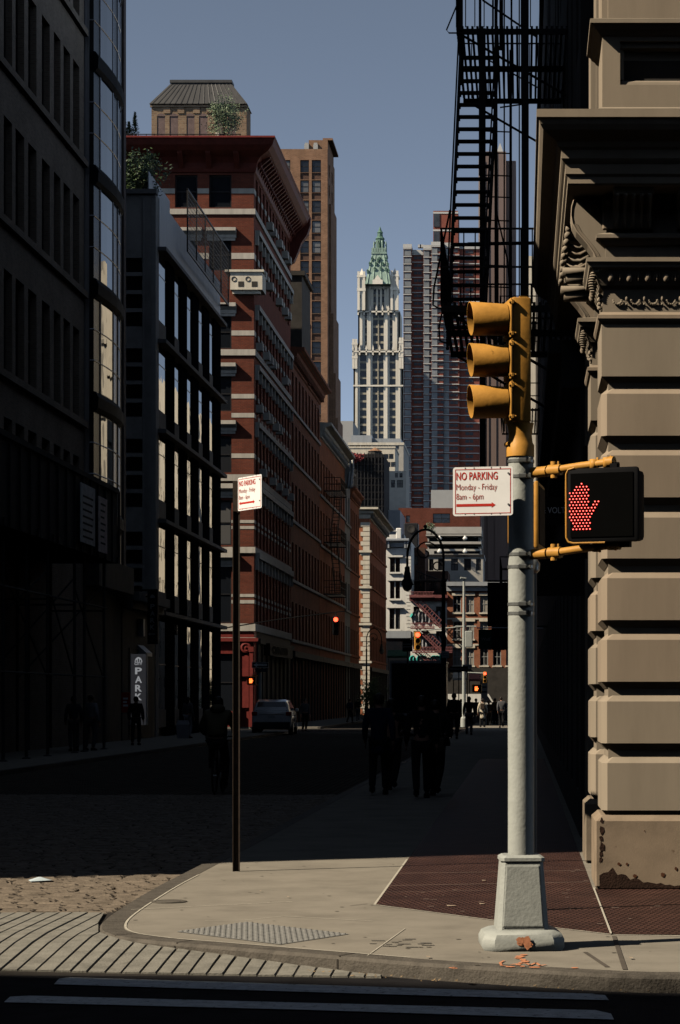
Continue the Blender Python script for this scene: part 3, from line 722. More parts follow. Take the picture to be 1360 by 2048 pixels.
p2 = thing('walk_signal', 'yellow pedestrian signal seen edge on behind the grey pole', 'pedestrian signal', (.012,14.97,2.81), R(84), world=False)
mb = MB(); mb.cbox(-.215,.215,-.09,.09,-.21,.21,.03); mb.build('housing', M['yellow'], p2, smooth=True)
mb = MB(); mb.cbox(-.225,.225,-.115,-.085,-.22,.22,.012); mb.build('door_frame', M['yellow'], p2, smooth=True)
mb = MB(); mb.box(-.19,.19,-.121,-.114,-.19,.19); mb.build('display_face', M['black'], p2)

# parking signs
def fit(mb, txt, x0, x1, z, cap, y, bold=0.0):
    vs, fs = textmesh(txt, 1.0, 1.0, bold, .0)
    xs = [v[0] for v in vs]; zs = [v[1] for v in textmesh('N', 1.0, 1.0, bold, .0)[0]]; k = cap/(max(zs)-min(zs)); kx = (x1-x0)/(max(xs)-min(xs))
    mb.add([(x0+(a-min(xs))*kx, y-.0012+ (0 if c <= 0 else -.0), z+(b-min(zs))*k) for a, b, c in vs], fs)
def parking_sign(name, label, loc, rz, wd, ht, double):
    r = thing(name, label, 'sign', loc, rz, world=False)
    mb = MB(); c_ = .018
    pts = []
    for cx, cz, a0 in ((wd/2-c_,ht/2-c_,0),(-wd/2+c_,ht/2-c_,90),(-wd/2+c_,-ht/2+c_,180),(wd/2-c_,-ht/2+c_,270)):
        for k in range(5): a = R(a0+k*22.5); pts.append((cx+c_*math.cos(a), cz+c_*math.sin(a)))
    mb.prism(pts, 'y', -.002, .002); mb.build('panel', M['signwhite'], r)
    mb = MB(); b = .014; t = .0042; y = -.0035; W, H = wd/2-b, ht/2-b
    for x0,x1,z0,z1 in ((-W,W,H-t,H),(-W,W,-H,-H+t),(-W,-W+t,-H+t,H-t),(W-t,W,-H+t,H-t)): mb.box(x0,x1,y,y+.001,z0,z1)
    mb.build('border', M['signred'], r)
    k = wd/122.0; kz = ht/98.0
    PX = lambda px: -wd/2+(px-905)*k
    PZ = lambda py: ht/2-(py-936)*kz
    mb = MB(); fit(mb, 'NO PARKING', PX(912), PX(996), PZ(962), 15.5*kz, -.003, .012); mb.build('heading_text', M['signred'], r)
    mb = MB(); fit(mb, 'Monday - Friday', PX(912), PX(995), PZ(982), 12*kz, -.003, -.005); fit(mb, '8am - 6pm', PX(912), PX(967), PZ(1001), 12*kz, -.003, -.005); mb.build('hours_text', M['signgrey'], r)
    mb = MB(); z = PZ(1012.5); h = .0085; x0, x1 = PX(912), PX(992); a = .026; y = -.0035
    mb.box(x0+(a if double else 0), x1-a, y, y+.001, z-h, z+h)
    mb.prism([(x1-a,z-h*2),(x1,z),(x1-a,z+h*2)], 'y', y, y+.001)
    if double: mb.prism([(x0+a,z+h*2),(x0,z),(x0+a,z-h*2)], 'y', y, y+.001)
    mb.build('arrow', M['signred'], r)
    mb = MB()
    for px, py in ((1018,950),(1018,1012)): mb.tube([(PX(px),-.001,PZ(py)),(PX(px),-.009,PZ(py))], .006, 8)
    for px in (930,948,983,1001):
        for py in (938,1030): mb.box(PX(px)-.002,PX(px)+.002,-.0045,-.002,PZ(py)-.004,PZ(py)+.004)
    mb.build('bolt', M['steel'], r); return r
parking_sign('parking_sign', 'white no parking sign with red arrow pointing right strapped to the grey pole', (-.252,14.33,2.923), R(-12), .392, .312, False)
parking_sign('parking_sign', 'white no parking sign with double red arrow on the thin brown post', (-2.49,20.55,3.483), R(-55), .457, .305, True)
r = thing('sign_post', 'thin brown channel post at the edge of the shaded sidewalk', 'post', (-2.655,20.9,0), 0, world=False)
mb = MB(); mb.box(-.028,-.020,-.03,.0,0,3.36); mb.box(.020,.028,-.03,.0,0,3.36); mb.box(-.020,.020,-.004,.0,0,3.36); mb.box(-.034,-.028,-.034,-.028,0,3.36); mb.box(.028,.034,-.034,-.028,0,3.36)
mb.build('channel', M['postbrown'], r)
mb = MB(); mb.box(-.02,.20,-.20,-.02,0,.001) if False else mb.box(-.03,.03,-.045,-.030,3.34,3.62); mb.build('sign_bracket', M['postbrown'], r)

# ================================================================== CARVED STONE CORNER BUILDING (right)
X0, Y0 = .72, 19.0
sb = building('stone_building', 'carved brown stone corner building with rusticated piers and bracketed cornice', (X0, Y0, 0))
zz = lambda y: CZ + (1398-y)/237.0
def wrapc(mb, prof, x0, y0, x1, y1, c, back=.3):
    pts = list(prof) + [(-back, prof[-1][1]), (-back, prof[0][1])]
    def ring(f): return [f(p, z) for p, z in pts]
    return mb.loft([ring(lambda p,z: (x1,y0-p,z)), ring(lambda p,z: (x0-p+(c if p>-.1 else 0),y0-p,z)), ring(lambda p,z: (x0-p,y0-p+(c if p>-.1 else 0),z)), ring(lambda p,z: (x0-p,y1,z))])
T = [1514,1391,1268,1145,1024,900,777]; Bt = [1634,1500,1377,1254,1131,1009,886]
def pier(y0, x1, y1, root, full=True):
    if full:
        mb = MB(); mb.box(X0+.004, x1, y0+.004, y1-.004, 0, 6.4); mb.build('pier_core', M['stone'], root)
    for t, b in zip(T, Bt):
        mb = MB(); zt, zb = zz(t), zz(b); q = .048
        j = random.uniform(-.003,.003)
        wrapc(mb, [(.002,zb),(.050+j,zb+q*1.1),(.055+j,zb+q*1.2),(.055+j,zt-q*1.05),(.050+j,zt-q*.93),(.002,zt)], X0, y0, x1, y1, .048); mb.build('rusticated_block', M['stone'], root)
    mb = MB(); wrapc(mb, [(.002,zz(764)),(.055,zz(754)),(.055,zz(650)),(.04,zz(648))], X0, y0, x1, y1, .001); mb.build('pilaster_block', M['stone'], root)
    mb = MB(); wrapc(mb, [(.095,0),(.11,.03),(.11,.575),(.055,.622)], X0, y0, x1, y1, .012); pb = mb.build('plinth', M['stonerust'], root)
    mb = MB(); wrap(mb, [(.04,4.755),(.075,4.775),(.09,4.80),(.09,4.83),(.06,4.845),(.045,4.86)], X0, y0, x1, y1); mb.build('astragal', M['stone'], root)
    mb = MB(); wrap(mb, [(.04,4.861),(.04,5.05),(.06,5.065)], X0, y0, x1, y1); mb.build('necking', M['stone'], root)
    mb = MB(); wrap(mb, [(.05,5.066),(.07,5.08),(.09,5.13),(.12,5.195),(.16,5.215),(.165,5.235),(.185,5.26),(.185,5.295),(.06,5.32)], X0, y0, x1, y1); cp = mb.build('capital', M['stone'], root)
    mb = MB(); k = 0; x = X0 + .02
    while x < x1-.02:
        mb.ball((x, y0-.105, 5.135), .036, 10, 7, (.8,.85,1.05)); mb.ball((x+.0775, y0-.11, 5.14), .03, 6, 5, (.25,.6,1.1)); mb.ball((x+.055, y0-.105, 5.145), .03, 6, 5, (.15,.5,1)); mb.ball((x+.10, y0-.105, 5.145), .03, 6, 5, (.15,.5,1)); x += .155
    y = y0 + .05
    while y < y1: mb.ball((X0-.105, y, 5.135), .036, 8, 6, (.85,.8,1.05)); y += .155
    mb.build('egg_and_dart', M['stone'], cp, smooth=True)
    mb = MB()                                       # ribbed acanthus scroll at the corner of the capital
    for i in range(9):
        t = i/8; mb.ball((X0-.105-.035*math.sin(t*2.4), y0-.06, 5.20-.17*t), .040-.015*t, 10, 6, (1,1.3,.42))
    mb.tube([(X0-.10+.04*math.cos(a)*(1-a/9), y0-.13, 5.20+.035*math.sin(a)*(1-a/9)) for a in [k*.5 for k in range(14)]], .012, 6)
    mb.build('corner_scroll', M['stone'], cp, smooth=True)
    mb = MB(); random.seed(11)
    x = X0+.08
    while x < x1-.05:
        for k in range(7): a = math.pi*k/6; mb.ball((x+.035*math.cos(a), y0-.055, 4.955-.03*math.sin(a)), random.uniform(.008,.013), 6, 4)
        mb.ball((x+.075, y0-.06, 4.97), .016, 6, 5, (.6,1,1.4)); mb.ball((x+.075, y0-.055, 4.925), .010, 6, 4); x += .15
    for k in range(16): mb.ball((X0-.045-random.uniform(0,.03), y0-.0+random.uniform(-.03,.15), 4.90+.14*k/16), .018, 6, 5)
    mb.build('carved_garland', M['stone'], root, smooth=True)
    mb = MB(); wrap(mb, [(.02,5.321),(.02,5.42),(.05,5.43),(.07,5.46),(.10,5.475),(.10,5.505),(.03,5.53)], X0, y0, x1, y1); mb.build('architrave', M['stone'], root)
    mb = MB(); wrap(mb, [(.01,5.531),(.01,5.86)], X0, y0, x1, y1); mb.build('frieze', M['stone'], root)
    # scroll console on the side, seen in profile
    mb = MB(); f = lambda a, b: ((a-1045)/237.0, CZ+(1398-b)/237.0)
    S = [(1147,398),(1143,412),(1142,428),(1145,445),(1153,460),(1164,473),(1176,487),(1187,503),(1194,520),(1198,540),(1206,548),(1214,540),(1214,398)]
    S = [(f(*p)[0]-.0, f(*p)[1]) for p in S]
    mb.prism(S, 'y', y0+.03, y0+.33); bk = mb.build('scroll_bracket', M['stone'], root, smooth=False)
    mb = MB(); cx, cz = f(1186,418)
    mb.tube([(cx+(.062-.0052*k)*math.cos(-.6+.5*k), y0+.018-.002*k, cz+(.062-.0052*k)*math.sin(-.6+.5*k)) for k in range(12)], [.017-.0008*k for k in range(12)], 8)
    mb.ball((cx, y0+.01, cz), .018, 8, 6)
    for o_ in (.014,.026,.038):
        mb.tube([(p[0]+o_*1.1, y0+.028, p[1]-o_*.25) for p in S[3:9]], .0045, 5)
    mb.tube([(p[0]+.004, y0+.028, p[1]) for p in S[:10]], .008, 6)
    mb.build('volute', M['stone'], bk, smooth=True)
    mb = MB(); mb.cbox(X0-.045, X0+.08, y0-.04, y0+.02, 5.56, 5.83, .01); mb.tube([(X0-.01, y0-.05, 5.80), (X0+.03, y0-.06, 5.79)], .035, 10); mb.build('corner_block', M['stone'], root)
random.seed(21)
pier(19.0, 3.0, 19.9, sb)
mb = MB(); mb.box(X0+.06, 3.0, 19.06, 25.0, 0, 30.0) if False else None
st2 = lambda y0: pier(y0, 1.2, y0+.85, sb)
st2(22.0)
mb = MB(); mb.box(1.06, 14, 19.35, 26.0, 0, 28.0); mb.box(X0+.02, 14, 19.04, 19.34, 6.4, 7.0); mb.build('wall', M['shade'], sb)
mb = MB(); mb.box(3.0, 14, 19.2, 19.34, 0, 6.4); mb.build('street_wall', M['stone'], sb)
for y0 in (24.9,):
    mb = MB(); mb.box(X0, 1.06, y0, y0+1.1, 0, 6.4); mb.build('pier_core', M['stone'], sb)
# front consoles with flutes, under the cornice
for xa in (.76, 1.30, 1.84):
    mb = MB(); w_ = .33
    mb.prism([(Y0-.02,5.55),(Y0-.06,5.56),(Y0-.09,5.62),(Y0-.12,5.70),(Y0-.20,5.76),(Y0-.27,5.80),(Y0-.29,5.86),(Y0-.02,5.86)][::-1], 'x', xa, xa+w_)
    b_ = mb.build('front_console', M['stone'], sb)
    mb = MB()
    for k in range(5): x = xa+.03+k*(w_-.06)/4; mb.tube([(x,Y0-.075,5.56),(x,Y0-.10,5.63),(x,Y0-.13,5.70),(x,Y0-.21,5.76),(x,Y0-.28,5.80)], .018, 6)
    mb.build('flute', M['stone'], b_, smooth=True)
# main cornice
prof = [(.01,5.861),(.33,5.862),(.345,5.875),(.345,5.93),(.365,5.95),(.365,6.03),(.385,6.05),(.40,6.07),(.40,6.14),(.425,6.16),(.44,6.20),(.50,6.235),(.55,6.27),(.575,6.31),(.585,6.345),(.605,6.36),(.605,6.425),(.04,6.47)]
mb = MB(); wrap(mb, prof, X0, Y0, 14, 26.0); mb.build('cornice', M['stone'], sb)
mb = MB()
for yk in (20.3, 21.2):                              # foliage drops under the side cornice
    for k in range(6):
        for s_ in (-1, 1): mb.ball((X0-.30-.012*k+.0, yk+s_*.03, 5.84-.062*k), .034-.002*k, 8, 6)
        mb.tube([(X0-.28-.01*k, yk, 5.82-.062*k),(X0-.20,yk,5.79-.06*k),(X0-.12,yk,5.83-.06*k)], .02, 6)
    mb.box(X0-.36, X0+.02, yk-.12, yk+.12, 5.42, 5.47); mb.box(X0-.33, X0+.02, yk-.10, yk+.10, 5.36, 5.42)
mb.build('foliage_drop', M['stone'], sb, smooth=True)
# attic storey
def attic(y0, x1, y1, panel):
    xa = .672
    ops = [(xa+.15, x1-.1, zz(172), zz(85))] if panel else []
    mb = MB(); facade(mb, 'F', y0, xa, x1, 6.40, 7.18, ops, .10)
    mb.box(xa+.002, x1, y0+.101, y1, 6.4, 7.18); mb.quad((xa,y0,6.4),(xa,y0,7.18),(xa,y1,7.18),(xa,y1,6.4)); at = mb.build('attic_pier', M['stone'], sb)
    if panel:
        a,b,c,d = ops[0]
        mb = MB(); mb.prism([(y0+.099,c),(y0+.02,c),(y0+.03,c+.03),(y0+.06,c+.05),(y0+.099,c+.055)], 'x', a, b); mb.prism([(y0+.099,d-.06),(y0+.03,d-.05),(y0+.03,d),(y0+.099,d)], 'x', a, b)
        mb.prism([(a,y0+.03),(a+.03,y0+.06),(a+.04,y0+.099),(a,y0+.099)], 'z', c+.055, d-.06)
        mb.build('panel_moulding', M['stone'], at)
    mb = MB(); wrap(mb, [(.0,7.18),(.02,7.19),(.04,7.215),(.06,7.225),(.075,7.25),(.105,7.265),(.105,7.30),(.03,7.325)], xa, y0, x1, y1); mb.build('attic_moulding', M['stone'], sb)
    mb = MB(); wrap(mb, [(.035,6.44),(.035,6.565),(.02,6.58)], xa, y0, x1, y1); mb.build('attic_base', M['stone'], sb)
    mb = MB(); mb.box(xa+.05, x1, y0+.03, y1, 7.30, 14); mb.box(xa+.0,xa+.05,y0+.12,y1,7.32,8.2); mb.build('upper_pier', M['stone'], sb)
attic(18.95, 2.2, 19.85, True); attic(22.0, 1.2, 22.8, False)
mb = MB(); mb.box(2.2, 14, 19.1, 19.3, 6.4, 14); mb.build('attic_wall', M['stone'], sb)
# spalled dark patch and rust stains on the plinth of the corner
mb = MB(); random.seed(9); yb = Y0-.1135
top = []; x = X0-.075
hs = [.16,.20,.235,.22,.205,.175,.14,.125,.12,.105,.085,.08,.06,.055,.06,.045,.05,.03,.035,.03]
pts = [(x+.002,yb,.012)]
for k, h in enumerate(hs): pts.append((x+k*.037, yb, .012+h*.72*random.uniform(.75,1.15)))
pts.append((x+len(hs)*.037, yb, .012)); mb.add(pts, [tuple(range(len(pts)))])
for (cx, cz, r) in ((.665,.50,.026),(.66,.43,.022),(.668,.36,.03),(.66,.30,.02),(.665,.58,.018),(.655,.25,.02)):
    n = 9; mb.add([(cx+r*.8*math.cos(6.28*i/n)*random.uniform(.6,1.3), yb, cz+r*1.4*math.sin(6.28*i/n)*random.uniform(.6,1.3)) for i in range(n)], [tuple(range(n))])
mb.build('spalled_patch', M['stonedirt'], sb)
mb = MB()
for (px, py, r) in ((1238,1728,.014),(1254,1728,.012),(1270,1752,.016),(1326,1750,.020),(1352,1738,.014),(1289,1662,.006)):
    cx, cz = (px-1045)/238.5, CZ+(1398-py)/238.5; n = 10
    mb.add([(cx+r*math.cos(6.28*i/n)*random.uniform(.7,1.3), yb-.001, cz+r*math.sin(6.28*i/n)*random.uniform(.7,1.3)) for i in range(n)], [tuple(range(n))])
mb.build('rust_spot', mat('rust_stain', (.10,.04,.02), .9, var=.4, scale=60), sb)

# ================================================================== DARK NEIGHBOURS on the right
def right_block(name, label, y0, y1, H, m, pitch=3.0, x=.67, depthx=14, wins=True):
    b = building(name, label, (x, y0, 0))
    ops = []
    n = int((y1-y0)/pitch)
    if wins:
        for i in range(n):
            for k in range(int((H-2)/4)):
                yc = y0+(i+.5)*(y1-y0)/n; ops.append((yc-.55, yc+.55, 1.0+4.2*k+(0 if k else -.5), 3.6+4.2*k))
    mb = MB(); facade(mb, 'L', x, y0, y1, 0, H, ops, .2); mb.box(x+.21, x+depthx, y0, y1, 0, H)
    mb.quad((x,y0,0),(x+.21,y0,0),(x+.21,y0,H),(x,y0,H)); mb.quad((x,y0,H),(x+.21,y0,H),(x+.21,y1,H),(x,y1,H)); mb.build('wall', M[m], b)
    if wins: windows(b, 'L', x, ops, .12, 2, 2, .07, 'frame_dark', 'glassdark')
    return b
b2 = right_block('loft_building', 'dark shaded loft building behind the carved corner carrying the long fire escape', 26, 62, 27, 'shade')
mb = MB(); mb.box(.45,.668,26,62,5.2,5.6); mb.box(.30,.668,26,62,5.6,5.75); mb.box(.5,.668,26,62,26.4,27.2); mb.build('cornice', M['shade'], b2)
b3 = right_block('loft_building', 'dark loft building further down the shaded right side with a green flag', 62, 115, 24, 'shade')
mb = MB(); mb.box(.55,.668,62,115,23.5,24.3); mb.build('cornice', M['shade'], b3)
b4 = right_block('stone_tower_block', 'tall pale corner building glimpsed in sun behind the fire escape', 129, 147, 27, 'cream', 4.5, .15)
mb = MB()
for k in range(5): mb.box(-.02,.148,129,147,5+4.3*k,5.25+4.3*k)
mb.build('string_course', M['cream'], b4)
b6 = right_block('pale_building', 'mid height pale building between the tall corner block and the lower stone one', 147.2, 189.8, 24, 'grey_stucco', 4.0, .2)
b5 = right_block('pale_building', 'lower pale stone building far down the right side reflected in the glass strips', 190, 258, 29, 'cream', 4.0, .15)
# black blade sign with pale letters
r = thing('blade_sign', 'black shop sign with dim pale lettering hung on the dark facade behind the signals', 'shop sign', (.36,24,2.6), 0, world=False)
s_ = 4500/24
mb = MB(); mb.box(-.28,.30,-.02,.02,.10,.62); mb.build('panel', M['black'], r)
mb = MB(); fit(mb, '& VOLTAIRE', (1080-1045)/s_-.36, (1172-1045)/s_-.36, CZ+(1398-1028)/s_-2.6+.0, .078, -.021, .02) if False else None
mb = MB(); mb.box(-.30,.32,-.03,.03,CZ+(1398-1050)/s_-2.6,CZ+(1398-995)/s_-2.6); mb.build('sign_board', M['black'], r)
mb = MB(); fit(mb, '& VOLTAIRE', (1071-1045+12)/s_-.36, (1158-1045)/s_-.36, CZ+(1398-1027)/s_-2.6, .065, -.032, .01); mb.build('lettering', mat('sign_letters_dim', (.95,.95,.92), .7), r)
mb = MB(); mb.box(.28,.33,-.02,.02,.5,1.7); mb.build('hanger', M['black'], r)

# ================================================================== FIRE ESCAPE on the loft building
fe = thing('fire_escape', 'black iron fire escape with steep stair hanging off the dark building against the sky', 'fire escape', (.67,31,6.5), 0)
I = M['darkiron']
def rail(mb, pts, r=.014): mb.tube(pts, r, 6)
XO = -1.0; XI = -.42
# stair from the upper platform down towards us
y_t, z_t, y_b, z_b = 35.0, 11.75, 31.2, 6.55
xo_t, xo_b = -.98, -1.06
mb = MB()
for side in (0, 1):
    a = (xo_t+.02 + side*.58, y_t, z_t); b = (xo_b+.02+side*.50, y_b, z_b)
    for dz in (0, -.10): rail(mb, [(a[0],a[1],a[2]+dz),(b[0],b[1],b[2]+dz)], .022)
    rail(mb, [(a[0],a[1],a[2]+.9),(b[0],b[1],b[2]+.9)], .012)
mb.build('stringer', I, fe)
n = 23
for k in range(1, n):
    t = k/n; y = y_t+(y_b-y_t)*t; z = z_t+(z_b-z_t)*t; xa = xo_t+(xo_b-xo_t)*t+.03; wd = .58-.08*t-.03
    mb = MB(); mb.box(xa, xa+wd, y-.09, y+.07, z-.012, z+.012); mb.box(xa, xa+.03, y-.06,y+.04,z-.05,z); mb.box(xa+wd-.03, xa+wd, y-.06,y+.04,z-.05,z); mb.build('tread', I, fe)
def platform(z, y0, y1, x0=XO, x1=.66, bars=True):
    mb = MB()
    k = x0
    while k < x1: mb.box(k, k+.035, y0, y1, z-.02, z+.02); k += .075
    for y in (y0, (y0+y1)/2, y1-.05): mb.box(x0, x1, y, y+.05, z-.10, z-.02)
    mb.build('platform', I, fe)
    mb = MB()
    for zz_ in (.45, .92): rail(mb, [(x1,y0,z+zz_),(x0,y0,z+zz_),(x0,y1,z+zz_),(x1,y1,z+zz_)])
    k = x0
    while k < x1: rail(mb, [(k,y0,z),(k,y0,z+.92)], .009); rail(mb, [(k,y1,z),(k,y1,z+.92)], .009); k += .14
    k = y0
    while k < y1: rail(mb, [(x0,k,z),(x0,k,z+.92)], .009); k += .15
    mb.build('railing', I, fe)
    mb = MB()
    for y in (y0+.1, y1-.1): rail(mb, [(x0+.1,y,z-.1),(.66,y,z-1.0)], .02)
    mb.build('bracket', I, fe)
platform(11.75, 34.0, 38.0); platform(15.4, 34.0, 38.0); platform(6.45, 27.6, 31.3, -1.0); platform(19.2,34,38)
mb = MB()                                             # tall guide bars and hanging drop ladder
for x, y, z0, z1, hw in ((-.60,33.9,4.95,11.7,.045),(-.64,33.95,9.5,15.4,.02),(-.40,33.95,6.9,15.3,.024),(.04,33.9,6.0,19.2,.055),(-.93,34.0,11.7,15.4,.03),(-.18,36,6.5,17,.012),(-.05,35,6.5,17,.010),(-.30,37,6,15,.012)):
    mb.box(x-hw, x+hw, y-.03, y+.03, z0, z1)
mb.build('guide_bar', I, fe)
mb = MB(); fy_ = 34.0
def P2(px, py, d=34.0): return (X(px,d), d, Z(py,d))
rail(mb, [P2(918,0),P2(893,60),P2(898,66),P2(920,66)], .012); rail(mb, [P2(900,420),P2(868,575),P2(866,610),P2(876,616),P2(900,618)], .016)
rail(mb, [P2(892,585),P2(878,655),P2(880,682),P2(898,688)], .014)
mb.build('gooseneck_rail', I, fe)
mb = MB(); rail(mb, [P2(965,0),P2(1075,75)], .016); rail(mb, [P2(968,115),P2(1075,175)], .012); rail(mb, [P2(1000,215),P2(1070,205)], .012)
for py in (262,305,350,393,440,485,530,573): rail(mb, [P2(962,py,35.5),P2(1020,py+2,35.5)], .011)
rail(mb, [P2(985,0,36),P2(985,60,36)], .01); rail(mb, [P2(1020,100),P2(1020,610)], .012); rail(mb, [P2(1002,0),P2(1002,100)], .03)
rail(mb, [P2(992,420),P2(1015,520),P2(1022,600)], .014); rail(mb, [P2(935,488),P2(1075,486)], .028)
mb.build('cross_rail', I, fe)

def stack_escape(label, face, plane, u0, u1, zs, out=1.0, group=None, name='fire_escape', m='darkiron', simple=False):
    P = fp(face, plane); base = P(u0, zs[0], 0); r = thing(name, label, 'fire escape', base, 0, group)
    for i, z in enumerate(zs):
        mb = MB(); 
        k = 0
        while k < out: pbox(mb, face, plane, u0, u1, z-.02, z+.02, -k-.06, -k-.01); k += .12
        pbox(mb, face, plane, u0, u0+.06, z-.09, z-.02, -out, -.01); pbox(mb, face, plane, u1-.06, u1, z-.09, z-.02, -out, -.01)
        mb.build('platform', M[m], r)
        mb = MB(); rr = .022
        for h in (.5, 1.0): mb.tube([P(u0,z+h,0),P(u0,z+h,-out),P(u1,z+h,-out),P(u1,z+h,0)], rr, 5)
        k = u0
        while k <= u1+.01: mb.tube([P(k,z,-out),P(k,z+1,-out)], rr*.7, 4); k += (u1-u0)/12
        mb.tube([P(u0,z,-out/2),P(u0,z+1,-out/2)], rr*.7, 4)
        mb.build('railing', M[m], r)
        if i+1 < len(zs):
            mb = MB(); z2 = zs[i+1]; a, b = (u0+.3, u1-.5) if i % 2 else (u1-.3, u0+.5)
            for w_ in (-out*.35, -out*.75): mb.tube([P(a,z,w_),P(b,z2,w_)], .035, 5); mb.tube([P(a,z+.8,w_),P(b,z2+.8,w_)], .02, 5)
            for q_ in range(1, 13): t = q_/13; pbox(mb, face, plane, min(a+(b-a)*t-.08,a+(b-a)*t+.08), max(a+(b-a)*t-.08,a+(b-a)*t+.08), z+(z2-z)*t-.015, z+(z2-z)*t+.015, -out*.75, -out*.35)
            mb.build('stair', M[m], r)
    return r
stack_escape('black stacked fire escape just left of the signal pole further down the right side', 'L', .67, 88, 96, [Z(1175,92),Z(1175,92)+3.4,Z(1175,92)+6.8,Z(1175,92)+10.2], 1.55)

# ================================================================== LEFT SIDE OF THE STREET
XL = -15.4
def DL(px): return 69300.0/(1045-px)
# --- brown brick loft in the foreground
b = building('brick_loft', 'brown brick loft with grouped tall narrow windows filling the left edge', (XL, 60, 0))
ops = []
y = 17.4; cols = []
while y < 62: cols += [(y+1.5*k, y+1.5*k+1.15) for k in range(4)]; y += 6.6
cols = [c for c in cols if c[1] < 65.5]
cols += [(66.8,67.9),(68.35,69.55),(70.1,71.3),(72.1,73.3),(73.95,75.0),(75.5,76.6),(77.1,78.2)]
for z0 in (6.9, 11.3, 15.85, 20.45, 25.05, 29.6, 34.2):
    for c in cols: ops.append((c[0], c[1], z0+.1, z0+3.1))
mb = MB(); facade(mb, 'R', XL, 16.6, 79, 0, 46, ops, .35); mb.box(-45, XL-.36, 16.6, 79, 0, 46); mb.box(XL-.36, XL-.001, 16.6, 16.9, 0, 46); mb.build('wall', M['loft_brick'], b)
vis = [o for o in ops if o[0] > 60]; rest = [o for o in ops if o[0] <= 60]
windows(b, 'R', XL, vis, .24, 1, 2, .06, 'frame_dark', 'glassdark', name='window')
mb = MB()
for o in rest: pbox(mb, 'R', XL, o[0], o[1], o[2], o[3], .28, .32)
mb.build('window', M['glassdark'], b)['kind'] = 'stuff'
mb = MB()
for z0 in (6.7, 11.1, 15.65, 20.25, 24.85, 29.4, 34.0): mb.box(XL+.002, XL+.16, 16.6, 79, z0, z0+.22)
mb.build('string_course', M['loft_brick'], b)
# --- narrow building with the bowed glass bay
b = building('bay_building', 'narrow tower with bowed glass bay and pale metal edges beside the brick loft', (XL, 79.1, 0))
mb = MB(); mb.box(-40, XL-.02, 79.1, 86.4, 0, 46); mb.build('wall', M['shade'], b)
arc = [(-15.42,79.3),(-15.12,79.35),(-15.06,80.2),(-15.0,81.2),(-14.97,82.2),(-15.0,83.3),(-15.1,84.4),(-15.35,85.3)]
for z0 in [8.0+4.0*k for k in range(10)]:
    mb = MB(); P0 = [(x, y, z0+.45) for x, y in arc]; mb.loft([[(x,y,z0+.45) for x,y in arc],[(x,y,z0+3.75) for x,y in arc]], cap=False, closed=False); g_ = mb.build('bay_glazing', M['bay_dark'], b); mb = MB(); mb.loft([[(x+.006,y,z0+.5) for x,y in arc[2:5]],[(x+.006,y,z0+3.7) for x,y in arc[2:5]]], cap=False, closed=False); mb.build('bright_pane', M['mirror'], g_)
    mb = MB()
    for zz_ in (1.55, 2.65): mb.tube([(x+.01,y,z0+zz_) for x,y in arc], .022, 5)
    for i in (2, 4, 5): mb.tube([(arc[i][0]+.01,arc[i][1],z0+.45),(arc[i][0]+.01,arc[i][1],z0+3.75)], .03, 5)
    mb.build('mullion', M['metal_grey'], g_)
    mb = MB(); ring = [(x+.05*(i not in (0,)), y, 0) for i,(x,y) in enumerate(arc)]
    mb.loft([[(x,y,z0-.25) for x,y,_ in ring],[(x+.10,y,z0-.12) for x,y,_ in ring],[(x+.12,y,z0+.25) for x,y,_ in ring],[(x,y,z0+.45) for x,y,_ in ring]], cap=False, closed=False); mb.build('spandrel', M['black'], b)
mb = MB(); mb.box(-15.42,-15.36,79.12,79.2,7,46); mb.box(-15.36,-15.26,79.2,79.28,7,46) ; mb.box(-15.40,-15.30,85.6,85.9,5.5,46); mb.build('edge_trim', M['metal_grey'], b)
mb = MB(); mb.box(-15.39,-15.22,85.9,86.38,5.5,46); mb.build('end_pier', mat('brown_end_pier', (.12,.09,.08), .8), b)
mb = MB(); mb.box(-15.39,-14.9,79.2,86.3,5.6,6.6); mb.box(-15.39,-15.0,79.2,86.3,0,3.0) if False else None; mb.build('storefront_cornice', M['shade'], b)
# --- low parking structure
b = building('parking_building', 'low dark parking garage building between the bay tower and concrete block', (XL, 86.6, 0))
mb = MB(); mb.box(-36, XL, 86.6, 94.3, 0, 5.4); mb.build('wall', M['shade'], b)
mb = MB(); mb.box(-36, -14.75, 86.6, 94.2, 5.4, 5.75); mb.box(-36,-15.0,86.6,94.2,5.1,5.4); mb.build('cornice', M['grey_concrete'], b)
mb = MB(); mb.box(XL+.002,XL+.03,88,93.5,.0,3.6); mb.build('garage_opening', M['black'], b)
# --- concrete and glass block
b = building('glass_block', 'grey concrete block with deep dark fins and reflective glass strips', (XL, 94.5, 0))
Zg = [5.3, 9.2, 13.0, 16.8, 20.7]
ops = []
for k, z0 in enumerate([1.5]+Zg[:-1]):
    z0 = z0 if k else 1.5
    for j in range(4): ops.append((X(243,94.5), X(284.5,94.5), z0+.45+.76*j+.06*0, z0+.45+.76*j+.60))
mb = MB(); facade(mb, 'F', 94.5, -36, -15.6, 0, 22.8, ops, .5); mb.box(-36, -15.6, 95.01, 114.5, 0, 22.3); mb.build('wall', M['side_concrete'], b)
mb = MB(); mb.box(-15.598, XL, 94.48, 95.3, 0, 22.82); mb.box(X(286,94.5), X(288,94.5), 94.44, 94.49, 0, 22.6); mb.build('corner_pier', mat('pale_concrete_pier', (.27,.265,.255), .8, var=.15), b)
mb = MB(); mb.box(-36, -15.35, 94.35, 94.8, 22.8, 23.0); mb.build('coping', M['grey_concrete'], b)
windows(b, 'F', 94.5, ops, .3, 1, 1, .05, 'grey_concrete', 'glassdark')
